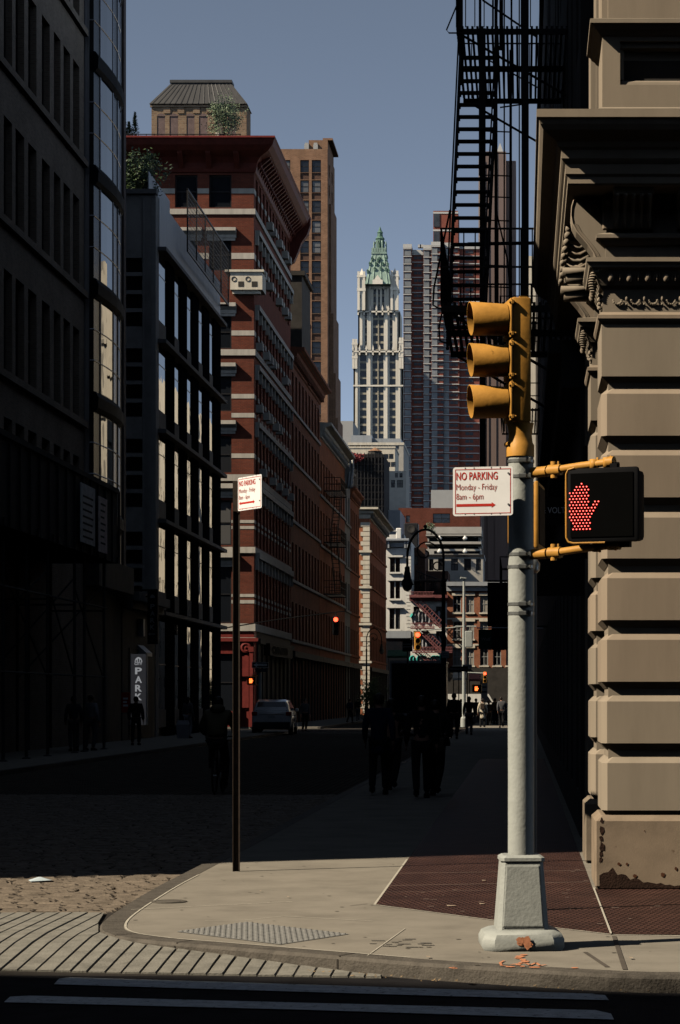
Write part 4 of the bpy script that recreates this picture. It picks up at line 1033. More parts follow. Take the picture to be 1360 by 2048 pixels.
mb = MB(); mb.box(-15.598, XL+.02, 95.3, 114.5, 20.75, 22.8); mb.build('parapet_panel', M['grey_light'], b)
fins = [97.3, 101.0, 104.7, 108.4, 112.0]
floors = [(.4,4.9)]+[(Zg[i]+.12, Zg[i+1]-.22) for i in range(4)]
for (z0, z1) in floors:
    prev = 95.3
    for f in fins:
        if f-prev > 1:
            mb = MB(); sp = z0+.75; mb.box(XL-.03, XL-.01, prev, f, sp, z1); w_ = mb.build('window', M['mirror'], b)
            mb = MB(); mb.box(XL-.03,XL-.004,prev,f,sp+1.9,sp+1.94); mb.build('mullion', M['frame_dark'], w_)
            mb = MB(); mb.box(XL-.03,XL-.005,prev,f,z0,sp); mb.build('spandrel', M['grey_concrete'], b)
        prev = f+(2.0 if f < 111 else 2.5)
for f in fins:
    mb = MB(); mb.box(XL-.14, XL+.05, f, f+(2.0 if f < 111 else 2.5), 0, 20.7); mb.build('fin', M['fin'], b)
mb = MB()
for z in Zg: mb.box(XL-.14, XL+.36, 95.0, 114.6, z-.16, z)
mb.build('floor_ledge', M['grey_concrete'], b)
mb = MB(); mb.box(-15.9,-15.86,95.5,101.2,22.8,24.0); mb.build('roof_screen', M['grey_light'], b)
mb = MB()
for y in [100.5+2.8*k for k in range(6)]: mb.box(-15.0,-14.94,y,y+.06,21.6,24.4)
mb.box(-15.0,-14.94,100.5,114.6,24.35,24.42); mb.box(-15.0,-14.94,100.5,114.6,21.6,21.7); mb.box(-15.4,-14.94,114.5,114.6,21.6,21.7)
for k in range(60): y = 100.6+k*.235; mb.box(-14.985,-14.975,y,y+.02,21.7,24.35)
for k in range(12): z = 21.8+k*.21; mb.box(-14.985,-14.975,100.5,114.6,z,z+.02)
mb.build('mesh_railing', M['frame_dark'], b)
# roof plants on it
def shrub(name, label, cat, c, rad, n, size, m, group=None, trunk=True, h=None):
    r = thing(name, label, cat, (c[0], c[1], c[2]), 0, group)
    mb = MB(); leaves(mb, (c[0], c[1], c[2]+rad[2]*1.3), rad, n, size); mb.build('foliage', M[m], r)
    mb = MB(); mb.tube([(c[0],c[1],c[2]),(c[0]+.1*rad[0],c[1],c[2]+rad[2]*.8),(c[0],c[1],c[2]+rad[2]*1.6)], [.06,.045,.02], 6)
    for k in range(6): a = k*1.05; mb.tube([(c[0],c[1],c[2]+rad[2]*.5),(c[0]+rad[0]*.6*math.cos(a),c[1]+rad[1]*.6*math.sin(a),c[2]+rad[2]*1.5)], [.03,.012], 5)
    mb.build('trunk', M['bark'], r); return r
shrub('roof_shrub', 'dark bushy conifer growing on the concrete block roof', 'shrub', (X(258,98),98,22.9), (1.1,1,1.0), 1600, .10, 'leaf')
shrub('roof_shrub', 'spreading roof shrub with pale pointed tips beside the metal screen', 'shrub', (X(290,97),97,22.9), (.75,.8,1.0), 1100, .08, 'leafdark')
def conifer(label, c, h, r_, m, group=None):
    r = thing('small_conifer', label, 'tree', c, 0, group); mb = MB()
    for i in range(420):
        t = random.random()**.8; a = random.uniform(0,6.28); q = r_*(1-t)*random.uniform(.5,1.1); s = .09
        p = Vector((c[0]+q*math.cos(a), c[1]+q*math.sin(a), c[2]+h*t)); u = Vector((math.cos(a),math.sin(a),.5))*s; v = Vector((-math.sin(a),math.cos(a),0))*s*.4
        mb.quad(p-u,p-v,p+u,p+v)
    mb.build('foliage', M[m], r); mb = MB(); mb.tube([c,(c[0],c[1],c[2]+h*.9)], [.05,.01], 5); mb.build('trunk', M['bark'], r)
for i, (px, h) in enumerate(((248,1.7),(258,1.35),(270,1.9))):
    conifer(['leftmost pointed conifer on the red building roof','middle shorter pointed conifer on the red building roof','rightmost tallest pointed conifer on the red building roof'][i], (X(px,130), 130, 33.6), h, .42, 'leafdark', 'conifers on the red building roof')

# --- red brick building with stone bands
zr = lambda y: CZ + (1398-y)/34.884
rb = building('red_building', 'red brick building with pale stone bands and a deep dark red cornice', (XL, 129, 0))
rows = [(350,415),(478,541),(630,697),(752,822),(872,945),(1000,1090),(1130,1246)]
fo = []; xcols = [(X(437,129)-.0, X(464,129)), (X(350,129), X(395,129))]
xc2 = [(X(418,129), X(463,129)), (X(350,129), X(395,129)), (-23.4,-22.1), (-25.6,-24.3)]
for i, (a, c_) in enumerate(rows):
    for (u0, u1) in xc2: fo.append((u0, u1, zr(c_), zr(a)))
fo.append((X(420,129), X(467,129), .9, 4.2)); fo.append((X(340,129), X(410,129), .9, 4.2))
so = []; ny = 11
for i, (a, c_) in enumerate(rows):
    for k in range(ny): y = 129.9+k*1.75; so.append((y, y+1.0, zr(c_)-.0, zr(a)))
mb = MB(); facade(mb, 'F', 129, -28, XL, 5.6, 32.3, fo[:-2], .3); facade(mb, 'R', XL, 129, 149.4, 5.6, 32.3, so, .3); mb.box(-28, XL-.31, 129.31, 149.4, 0, 32.2); mb.build('wall', M['red_brick'], rb)
mb = MB(); facade(mb, 'F', 129, -28, XL, 0, 5.6, fo[-2:], .3); SS = MB(); SS.box(XL-.3, XL-.002, 130.2, 149.4, 0, 5.6); [SS.box(XL-.002, XL+.12, 130.2+2.4*k, 130.5+2.4*k, 0, 4.8) for k in range(8)]; SS.box(XL-.002,XL+.25,130.2,149.4,4.8,5.1); SS.build('side_storefront', M['shade'], rb); mb.box(XL-.3, XL-.002, 129.002, 130.2, 0, 5.6)
for u in (X(475,129), X(503,129)): mb.box(u-.10,u+.10,128.82,129,.0,4.6); mb.box(u-.14,u+.14,128.78,129,0,.9); mb.box(u-.14,u+.14,128.78,129,4.3,4.6)
mb.box(-28,XL+.25,128.75,129,4.9,5.1); mb.box(X(480,129),X(498,129),128.9,129,1.1,2.6); mb.box(X(480,129),X(498,129),128.9,129,2.9,4.1); mb.box(-28,X(466,129),128.85,129,.4,.85)
mb.build('storefront', M['red_paint'], rb)
mb = MB(); mb.M = Matrix.Translation((X(492,129),128.86,CZ+(1398-1295)/34.9)) @ Matrix.Rotation(R(90),4,'X'); mb.lathe([(.30,0),(.30,.05),(.2,.08),(.18,.03),(.06,.04),(.05,.09),(.01,.1)], n=20); mb.build('roundel', M['red_paint'], rb, smooth=True)
windows(rb, 'F', 129, fo, .18, 1, 2, .08, 'frame_dark', 'glass', split=True); windows(rb, 'R', XL, so, .2, 1, 2, .07, 'frame_dark', 'glassdark')
mb = MB(); e = .03
bands = [(377,387),(418,429),(506,518),(661,671),(699,711),(788,797),(826,835),(907,916),(949,962),(1040,1046),(1052,1058),(1094,1106),(1188,1194),(1200,1207),(1247,1262),(1275,1279)]
for i, (a, c_) in enumerate(bands):
    z1, z0 = zr(a), zr(c_); p = .09 if i in (1,4,8,11,14,15) else .025
    segs = [(-28, -25.6), (-24.3,-23.4), (-22.1, X(350,129)), (X(395,129), X(418,129)), (X(463,129), XL+p)]
    if i in (1,4,8,11,14,15): segs = [(-28, XL+p)]
    for (u0, u1) in segs: mb.box(u0, u1, 129-p, 129.02, z0, z1)
    if i in (1,4,8,11,14,15): mb.box(XL-.02, XL+p, 129.021, 149.4, z0, z1)
    else:
        y = 129.021
        for k in range(ny+1):
            y2 = 129.9+k*1.75 if k < ny else 149.4
            mb.box(XL-.02, XL+p, y, y2, z0, z1); y = y2+1.0
mb.build('stone_band', M['limestone'], rb)
mb = MB()                                             # hoods over the windows
for (a, c_) in ((457,476),(607,627),(727,747),(842,862),(968,990),(1104,1128)):
    z1, z0 = zr(a), zr(c_)
    for (u0, u1) in xc2:
        mb.prism([(129,z0),(128.88,z0),(128.88,z0+.18),(128.62,z0+.36),(128.62,z1),(129,z1)], 'x', u0-.12, u1+.28)
        mb.box(u0-.1, u1+.22, 128.93, 129, z0-.16, z0)
mb.build('window_hood', M['limestone'], rb)
mb = MB()
for (a, c_) in ((457,476),(607,627),(727,747),(842,862),(968,990),(1104,1128)):
    z1, z0 = zr(a), zr(c_); mb.box(XL, XL+.28, 129.5, 148.9, (z0+z1)/2, z1); 
    for k in range(ny+1): y = 129.45+k*1.75; mb.box(XL, XL+.22, y, y+.22, z0-.3, (z0+z1)/2)
mb.build('side_hood', M['limestone'], rb)
mb = MB()                                             # recessed dentil panels
for a in (722, 838, 1098):
    z = zr(a)-.1
    for k in range(9): mb.box(X(437,129)+k*.085, X(437,129)+k*.085+.04, 128.93, 129.0, z-.22, z)
mb.build('dentil', M['red_brick'], rb)
mb = MB(); x0_, x1_ = X(461,128.5), X(517,128.5)      # carved terracotta corner block
mb.box(x0_, -14.85, 128.4, 129.0, zr(583), zr(548)); mb.box(x0_-.3, -14.75, 128.3, 129.0, zr(548), zr(543.5)); mb.box(x0_+.1, -15.0, 128.6, 129.0, zr(590), zr(583)); mb.box(XL,-14.85,129,130.2,zr(583),zr(548))
mb.build('corner_ornament', M['cream'], rb)
mb = MB()
for px in (482, 509): mb.box(X(px,128.4)-.16, X(px,128.4)+.16, 128.385, 128.398, zr(573)-.12, zr(573)+.18)
mb.build('square_panel', M['shade'], rb)
mb = MB()
for px in (468, 496): mb.tube([(X(px,128.4)+.13*math.cos(a*.6),128.39,zr(562)+.13*math.sin(a*.6)) for a in range(11)], .025, 5)
mb.build('round_ornament', M['shade'], rb)
for j, z in enumerate([zr(r[1])+.0 for r in rows[:5]]):   # air conditioners along the side
    for k in random.sample(range(ny), 5):
        mb = MB(); mb.box(XL-.1, XL+.38, 130.05+k*1.75, 130.75+k*1.75, z+.05, z+.5); mb.build('air_conditioner', M['limestone'], rb)
# cornice
cr = [(.02,31.75),(.10,31.8),(.16,32.0),(.20,32.3),(.30,32.45),(.42,32.6),(.95,32.85),(1.2,33.1),(1.30,33.38),(1.36,33.45),(1.36,33.53),(.0,33.62)]
mb = MB(); pts = cr+[(-.3,33.62),(-.3,cr[0][1])]
mb.loft([[(-28,129-p,z) for p,z in pts],[(XL+p,129-p,z) for p,z in pts],[(XL+p,149.6,z) for p,z in pts],[(XL-.4,149.6+p*.4,z) for p,z in pts]]); co = mb.build('cornice', M['dark_red'], rb)
mb = MB()
for k in range(24): y = 129.5+k*.82; mb.prism([(XL+.05,31.95),(XL+.18,32.0),(XL+.40,32.3),(XL+.86,32.7),(XL+.88,32.85),(XL+.05,32.8)], 'y', y, y+.2)
mb.prism([(XL+.0,zr(392)),(XL+.25,zr(388)),(XL+.55,zr(365)),(XL+.75,zr(345)),(XL+1.15,zr(325)),(XL+1.34,zr(305)),(XL+1.34,zr(283)),(XL,zr(283))], 'y', 148.9, 149.55)
for k in range(40): y = 129.2+k*.5; mb.box(XL+.2,XL+.38,y,y+.2,32.15,32.42)
for k in range(7): x = -16.2-k*1.6; mb.prism([(128.95,31.95),(128.8,32.0),(128.5,32.3),(128.14,32.7),(128.1,32.85),(128.95,32.8)], 'x', x-.28, x)
mb.build('cornice_bracket', M['dark_red'], co)
mb = MB(); mb.box(-28,XL+1.36,127.615,127.66,33.46,33.56); mb.build('cornice_edge', M['red_paint'], co)
r = thing('roof_railing', 'thin dark railing along the red building roof edge', 'railing', (-21, 129.5, 33.5), 0)
mb = MB(); mb.tube([(-23,129.5,34.1),(-16.2,129.5,34.1)], .03, 5)
for k in range(16): mb.tube([(-23+k*.45,129.5,33.5),(-23+k*.45,129.5,34.1)], .02, 4)
mb.build('rail', M['frame_dark'], r)
r = thing('roof_tree', 'slender pale green tree in a white planter on the red building roof', 'tree', (X(447,130),130,33.6))
c = (X(448,130),130,33.6)
mb = MB(); leaves(mb, (c[0]+.05,c[1],c[2]+1.75), (1.0,.9,1.2), 3200, .06); mb.build('crown', M['leafpale'], r)
mb = MB(); mb.tube([c,(c[0],c[1],c[2]+.8),(c[0]+.1,c[1],c[2]+2.4)], [.06,.05,.01], 6)
for k in range(9): a = k*.7; mb.tube([(c[0],c[1],c[2]+.6+.1*k),(c[0]+.7*math.cos(a),c[1]+.5*math.sin(a),c[2]+1.5+.12*k)], [.025,.008], 4)
mb.build('trunk', M['bark'], r)
mb = MB(); mb.cbox(c[0]-.45,c[0]-.25,c[1]-.3,c[1]+.2,33.6,34.25,.02); mb.build('planter', M['cream'], r)
for i, px in enumerate((320,352,455,471)):
    shrub('roof_shrub', ['tiny yellow green plant at the left of the roof railing','low round bush on the red roof below the mansard','round green bush right below the roof tree','small pale plant at the right end of the roof railing'][i], 'shrub', (X(px,129.8),129.8,33.5), (.3,.3,.18), 160, .06, 'leaf' if i in (1,2) else 'leafpale')

# --- block with a mansard roof behind
d = 200.0; mbk = building('mansard_building', 'tan brick block with dark seamed mansard roof rising above the red cornice', (X(400,d), d, 0))
xa, xb = X(303,d), X(493,d); z0, z1 = 20, Z(210,d)
zz2 = lambda y: Z(y,d)
ops = [(X(a,d), X(b_,d), 30, zz2(232)) for a, b_ in ((314,330),(339,356),(373,389),(398,415),(431,446),(456,472))]
mb = MB(); facade(mb, 'F', d, xa, xb, z0, z1, ops, .12); mb.box(xa, xb, d+.13, d+3, 0, z1); mb.build('wall', M['mansard_brick'], mbk)
mb = MB()
for o in ops:
    mb.box(o[0],o[1],d+.05,d+.12,o[2],o[3])
    w_ = (o[1]-o[0])/2
    mb.prism([(o[0]+w_+w_*math.cos(a), o[3]-.02+.25*math.sin(a)) for a in [math.pi*k/8 for k in range(9)]], 'y', d-.02, d+.1)
mb.build('blind_arch', mat('dark_infill_brick', (.17,.12,.11), .9), mbk)
mb = MB()
for px in (334,362,393,420,450): mb.box(X(px,d)-.3, X(px,d)+.3, d-.08, d, z1-.75, z1-.1)
mb.box(xa-.1, xb+.05, d-.15, d, z1-.22, z1-.02); mb.build('corbel', M['mansard_brick'], mbk)
mb = MB(); za, zb = zz2(209), zz2(159)
T0 = [(xa-.15,d-.3,za),(xb+.1,d-.3,za),(xb+.1,d+3.2,za),(xa-.15,d+3.2,za)]; T1 = [(X(340,d),d+1.0,zb),(X(458,d),d+1.0,zb),(X(458,d),d+2.2,zb),(X(340,d),d+2.2,zb)]
mb.loft([T0, T1]); rf = mb.build('mansard_roof', M['slate'], mbk)
mb = MB()
for k in range(17):
    t = (k+.5)/17; a = Vector(T0[0]).lerp(Vector(T0[1]), t); b_ = Vector(T1[0]).lerp(Vector(T1[1]), t); 
    if k > 0: b_.x = max(min(a.x + (b_.x-a.x)*1.0, T1[1][0]), T1[0][0])
    mb.tube([a, b_], .05, 4)
mb.build('seam', M['slate'], rf)
mb = MB(); mb.box(T1[0][0]-.15,T1[1][0]+.15,d+.8,d+2.4,zb-.05,zb+.2); mb.build('ridge_cap', M['slate'], rf)

# --- brown tower
d = 370.0; bt = building('brown_tower', 'tall tan brick tower with paired windows and dark spandrels', (X(620,d), d, 0))
xa, xb = X(540,d), X(655,d); zt = Z(298,d); ops = []; sp = []
for k in range(15):
    za, zb = Z(320+40.3*k,d), Z(345+40.3*k,d)
    for a, b_ in ((600.5,618),(623.5,642),(563,580.5)): ops.append((X(a,d), X(b_,d), zb, za)); sp.append((X(a,d), X(b_,d), Z(359+40.3*k,d), zb-.05))
mb = MB(); facade(mb, 'F', d, xa, xb, 0, zt, ops+sp, .35); mb.box(xa, xb-.36, d+.36, d+14, 0, zt-.1)
so = [(d+2.5, d+4.5, Z(345+40.3*k,d), Z(320+40.3*k,d)) for k in range(15)]+[(d+8, d+10, Z(345+40.3*k,d), Z(320+40.3*k,d)) for k in range(15)]
facade(mb, 'R', xb, d, d+14, 0, zt, so, .3); mb.quad((xa,d,zt),(xb,d,zt),(xb,d+14,zt),(xa,d+14,zt)); mb.build('wall', M['tan_brick'], bt)
windows(bt, 'F', d, ops, .2, 1, 2, .14, 'frame_dark', 'glass'); windows(bt, 'R', xb, so, .2, 1, 2, .12, 'frame_dark', 'glassdark')
mb = MB()
for s_ in sp: mb.box(s_[0], s_[1], d+.2, d+.3, s_[2], s_[3])
mb.build('spandrel', M['spandrel_brick'], bt)
mb = MB(); mb.box(X(617,d), X(655,d), d+.4, d+12, zt, Z(279,d)); mb.box(X(645,d), X(655,d)+.8, d+.4, d+12.2, Z(279,d), Z(275,d)); bh = mb.build('bulkhead', M['tan_brick'], bt)
for px in (613, 631):
    mb = MB(); mb.prism([(X(px-4.5,d),zt),(X(px+4.5,d),zt),(X(px+4.5,d),zt+.7),(X(px+3,d),zt+1.05),(X(px-3,d),zt+1.05),(X(px-4.5,d),zt+.7)], 'y', d+.05, d+.35); mb.build('roof_vent', M['pale_block'], bt)
mb = MB()
for k, (px, py) in enumerate(((656,400),(659,620),(662,740),(664,830))): mb.box(xb, xb+.35*(k+1), d+3+k*.3, d+13.9, 0, Z(py,d))
mb.build('stepped_pier', M['tan_brick'], bt)

# --- the rest of the left street wall
def left_block(name, label, y0, y1, H, m, ncol, zs, wh, cor=.8, corm='cream', front=False, split=False, ww=None, band=None):
    b = building(name, label, (XL, y0, 0)); ops = []; p = (y1-y0)/ncol; ww = ww or p*.5
    for z in zs:
        for k in range(ncol): yc = y0+p*(k+.5); ops.append((yc-ww/2, yc+ww/2, z, z+wh))
    mb = MB(); facade(mb, 'R', XL, y0, y1, 0, H, ops, .3)
    mb.box(XL-12, XL-.31, y0+.01, y1, 0, H-.1); mb.quad((XL-.31,y0,0),(XL,y0,0),(XL,y0,H),(XL-.31,y0,H)); mb.build('wall', M[m], b)
    windows(b, 'R', XL, ops, .2, 1, 2, .09, 'frame_dark', 'glassdark')
    if cor:
        mb = MB(); pts = [(.0,H-1.1),(.1,H-1.05),(.15,H-.7),(cor*.45,H-.55),(cor*.5,H-.35),(cor,H-.2),(cor,H),(-.3,H+.05),(-.3,H-1.1)]
        mb.loft([[(XL-12,y0-p_,z) for p_,z in pts],[(XL+p_,y0-p_,z) for p_,z in pts],[(XL+p_,y1,z) for p_,z in pts]] if front else [[(XL+p_,y0+.02,z) for p_,z in pts],[(XL+p_,y1-.02,z) for p_,z in pts]])
        c_ = mb.build('cornice', M[corm], b)
        mb = MB(); y = y0+.3
        while y < y1-.3: mb.box(XL, XL+cor*.42, y, y+.2, H-.95, H-.6); y += .75
        mb.build('modillion', M[corm], c_)
    mb = MB()
    for z in zs: mb.box(XL-.001+.001, XL+.12, y0+.02, y1-.02, z-.2, z)
    mb.build('sill_course', M[band or m], b)
    mb = MB()
    for k in range(ncol+1): y = y0+p*k; mb.box(XL, XL+.14, max(y0+.02,y-.15), min(y1-.02,y+.15), 0, 4.4)
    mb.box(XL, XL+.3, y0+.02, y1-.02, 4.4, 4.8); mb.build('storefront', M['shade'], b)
    return b
left_block('street_building', 'dark red brick building with golden cornice next beyond the banded red building', 149.6, 170.8, 25, 'orange2', 9, [5.6,9.6,13.6,17.6,21.0], 2.5, .9, 'orange2', band='limestone')
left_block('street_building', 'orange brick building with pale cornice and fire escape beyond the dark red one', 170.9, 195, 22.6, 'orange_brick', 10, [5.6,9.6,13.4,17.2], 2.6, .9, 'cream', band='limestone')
left_block('street_building', 'narrow grey stone building holding the white tarp at its roof', 195.1, 201, 21.6, 'grey_stucco', 2, [5.6,9.4,13.2,17], 2.4, .5, 'grey_stucco')
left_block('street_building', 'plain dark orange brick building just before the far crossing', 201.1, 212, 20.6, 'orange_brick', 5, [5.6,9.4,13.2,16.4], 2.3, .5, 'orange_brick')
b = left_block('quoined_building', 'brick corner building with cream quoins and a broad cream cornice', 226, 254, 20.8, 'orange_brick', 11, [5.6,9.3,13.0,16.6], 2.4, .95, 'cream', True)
fo = [(-17.5,-16.6,z,z+2.4) for z in (5.6,9.3,13.0,16.6)]
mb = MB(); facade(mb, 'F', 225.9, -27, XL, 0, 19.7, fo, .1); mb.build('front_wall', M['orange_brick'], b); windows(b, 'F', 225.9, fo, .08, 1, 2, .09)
mb = MB(); z = .2; k = 0
while z < 19.4:
    w_ = .85 if k % 2 else .62; mb.box(XL-w_, XL+.06, 225.8, 226.3+ (.3 if k % 2 else 0), z, z+.42); z += .48; k += 1
for z in (5.2,9.0,12.7,16.3): mb.box(XL-1.0, XL+.25, 225.65, 226.6, z, z+.22); mb.box(XL-2.4,XL-1.0,225.75,225.9,z+.1,z+.35)
mb.build('quoin', M['cream'], b)
r = thing('roof_tarp', 'white tarp hanging off the roof edge of the grey building', 'tarp', (X(696,195.4),195.4,20), 0)
mb = MB(); rows_ = []
for j in range(8):
    z = Z(917+58*j/7,195.4); rows_.append([(X(688.5,195.4)+i*.078+ .05*math.sin(j*.7), 195.35+.10*math.sin(i*1.9+j*.3)+.04*math.sin(i*.7), z-.12*math.sin(i/10*math.pi)) for i in range(11)])
mb.loft(rows_, cap=False, closed=False); o = mb.build('sheet', M['tarp'], r, smooth=True); sd = o.modifiers.new('s','SOLIDIFY'); sd.thickness = .04
shrub('flower_shrub', 'red flowering shrubs on the roof above the white tarp', 'shrub', (X(708,299),299.3,Z(924,299)), (1.25,.8,.55), 1500, .11, 'flower')
r = stack_escape('black fire escape on the orange brick building at mid street', 'R', XL, 174.5, 180, [Z(1190,177),Z(1190,177)+4.0,Z(1190,177)+8.0], 1.3)
# rooftop pieces above the street wall
b = building('roof_bulkhead', 'dark rooftop bulkhead standing on the dark red brick building', (XL,156,25)); mb = MB(); mb.box(-18,-14.9+.0,152,158,25.0,30.2); mb.box(-18,-14.7,151.8,158.2,30.2,30.5); mb.build('wall', M['shade'], b)
b = building('chimney', 'tall red brick chimney in front of the tan tower', (X(612,160),160,25)); mb = MB(); mb.box(X(609,160),X(619,160),160,161,24,Z(652,160)); mb.box(X(608,160),X(620,160),159.9,161.1,Z(652,160),Z(647,160)); mb.build('stack', M['red_brick'], b)

# --- sidewalk shed with scaffolding in the foreground left
sh = thing('sidewalk_shed', 'dark sidewalk shed on pipe scaffolding along the brick loft', 'scaffold', (-14.3,62,0))
mb = MB(); mb.box(XL+.05,-13.2,55,73,6.2,6.4); 
for k in range(10): y = 55+2*k; mb.box(XL+.05,-13.1,y-.08,y+.08,6.0,6.2)
mb.build('deck', M['plywood'], sh)
mb = MB(); mb.box(-13.2,-13.15,55,73,6.0,8.3); mb.box(XL+.05,-13.2,72.95,73,6.0,8.3)
for k in range(16): y = 55.2+1.2*k; mb.box(-13.15,-13.10,y-.04,y+.04,6.0,8.35)
mb.box(-13.15,-13.08,55,73,8.25,8.4); mb.build('parapet', M['plywood'], sh)
for i, y in enumerate((57.6,60.3,63.0,66.8,68.3,71.5)):
    mb = MB(); mb.tube([(-13.3,y,.05),(-13.3,y,6.1)], .045, 8); mb.lathe([(.12,0),(.12,.02),(.05,.05)], c=(-13.3,y), n=10); mb.build('post', M['scaffold'], sh, smooth=True)
    mb = MB(); mb.tube([(-15.0,y,.05),(-15.0,y,6.1)], .045, 8); mb.build('post', M['scaffold'], sh, smooth=True)
mb = MB()
for z in (2.3, 4.5): mb.tube([(-13.3,55,z),(-13.3,72,z)], .03, 6)
for a, b_ in ((57.6,63.0),(63,66.8),(66.8,71.5)): mb.tube([(-13.3,a,4.9),(-13.3,b_,2.2)], .025, 6); mb.tube([(-15.0,a,2.2),(-13.3,b_,5.2)], .025, 6)
for y in (57.6,63,66.8,71.5): mb.tube([(-15.0,y,4.4),(-13.3,y,4.4)], .03, 6)
mb.build('brace', M['scaffold'], sh)
for i, (a, b_) in enumerate(((66.4,68.6),(69.2,70.6))):
    r = thing('poster', ['wide pale notice board on the dark sidewalk shed parapet','narrow pinkish notice sheet beside the wide board on the shed'][i], 'sign', (-13.05,a,6.2)); mb = MB(); mb.box(-13.06,-13.03,a,b_,6.25-.1*i,8.0-.15*i); mb.build('board', mat('notice_board', ((.70,.69,.70),(.72,.60,.60))[i], .7, var=.3, scale=4), r)
    mb = MB()
    for k in range(7): mb.box(-13.03,-13.025,a+.3,b_-.3-.1*(k%3),7.6-.2*k,7.66-.2*k)
    mb.build('printed_lines', M['shade'], r)

# --- parking signs
def vtext(mb, word, x, ztop, step, cap, wd, y, bold=.02):
    for i, ch in enumerate(word): fit(mb, ch, x-wd/2*(.6 if ch == 'I' else 1), x+wd/2*(.6 if ch == 'I' else 1), ztop-step*i-cap, cap, y, bold)
d = 85.0; k_ = d/4500
r = thing('park_sign', 'grey vertical sign reading city park in pale letters by the garage', 'sign', (X(277,d),d,Z(1410,d)), 0, world=True)
xa, xb = X(262,d), X(292,d)
mb = MB(); mb.box(xa, xb, d, d+.25, Z(1450,d), Z(1308,d)); mb.build('panel', M['backlit_panel'], r)
mb = MB(); mb.box(xa-.03, xa, d-.02, d+.27, Z(1450,d), Z(1307,d)); mb.box(xb, xb+.03, d-.02, d+.27, Z(1450,d), Z(1307,d)); mb.build('edge', M['grey_light'], r)
mb = MB(); vtext(mb, 'PARK', X(277,d), Z(1335,d), 17.3*k_, 13.5*k_, 13.5*k_, d-.004, .03); fit(mb, 'CITY', X(269,d), X(284.5,d), Z(1330,d), 5.5*k_, d-.004, .03)
cx = X(277,d); cz = Z(1324,d); rr_ = 7.5*k_
mb.prism([(cx+rr_*math.cos(a), cz+rr_*1.3*math.sin(a)) for a in [math.pi*q/12 for q in range(13)]], 'y', d-.006, d-.002)
mb.build('lettering', M['backlit'], r)
mb = MB(); 
for px, h in ((272.5,4),(277,6.5),(281,4.5)): mb.box(X(px,d)-.02, X(px,d)+.02, d-.009, d-.0065, cz, cz+h*k_)
mb.build('skyline_cutout', M['parkgrey'], r)
d = 88.0; k_ = d/4500
r = thing('park_sign', 'dark blade sign with dim vertical park lettering and arrow on the garage corner', 'sign', (X(305,d),d,Z(1290,d)), 0, world=True)
mb = MB(); mb.box(X(295,d), X(315,d), d, d+.2, Z(1288,d), Z(1180,d)); mb.build('panel', M['black'], r)
mb = MB(); vtext(mb, 'PARK', X(305,d), Z(1208,d), 13.8*k_, 10*k_, 9*k_, d-.004, .02); mb.box(X(300,d),X(310,d),d-.006,d-.002,Z(1269,d),Z(1267,d)); mb.prism([(X(300,d),Z(1271.5,d)),(X(296.5,d),Z(1268,d)),(X(300,d),Z(1264.5,d))],'y',d-.006,d-.002)
mb.prism([(X(305,d)+5*k_*math.cos(a), Z(1196,d)+7*k_*math.sin(a)) for a in [math.pi*q/10 for q in range(11)]], 'y', d-.006, d-.002); mb.build('lettering', M['dimtext'], r)
mb = MB(); mb.tube([(X(250,d),d+.1,Z(1180,d)),(X(315,d),d+.1,Z(1180,d))], .04, 6); mb.tube([(X(250,d),d+.1,Z(1193,d)),(X(300,d),d+.1,Z(1193,d))], .04, 6); mb.build('bracket', M['black'], r)
d = 84.0
r = thing('red_board', 'small red board with pale print beside the grey park sign', 'sign', (X(251,d),d,Z(1420,d)), 0, world=True)
mb = MB(); mb.box(X(243,d),X(260,d),d,d+.1,Z(1425,d),Z(1385,d)); mb.build('panel', mat('red_board_paint', (.42,.03,.02), .6), r)
mb = MB(); [mb.box(X(246,d),X(256,d)-.04*(i%2),d-.004,d-.001,Z(1399+7*i,d),Z(1395+7*i,d)) for i in range(3)]; mb.build('print', M['whitetext'], r)
d = 90.0
r = thing('slanted_awning', 'pale slanted awning end above the garage sign', 'awning', (X(275,d),d,Z(1300,d)), 0, world=True)
mb = MB(); mb.prism([(X(271,d),Z(1312,d)),(X(292,d),Z(1312,d)),(X(292,d),Z(1305,d)),(X(271,d),Z(1286,d))], 'y', d, d+1.5); mb.build('canvas', M['grey_light'], r)
mb = MB(); mb.box(X(275,d),X(286,d),d+.1,d+.5,Z(1272,d),Z(1238,d)); mb.build('upper_panel', M['grey_light'], r)

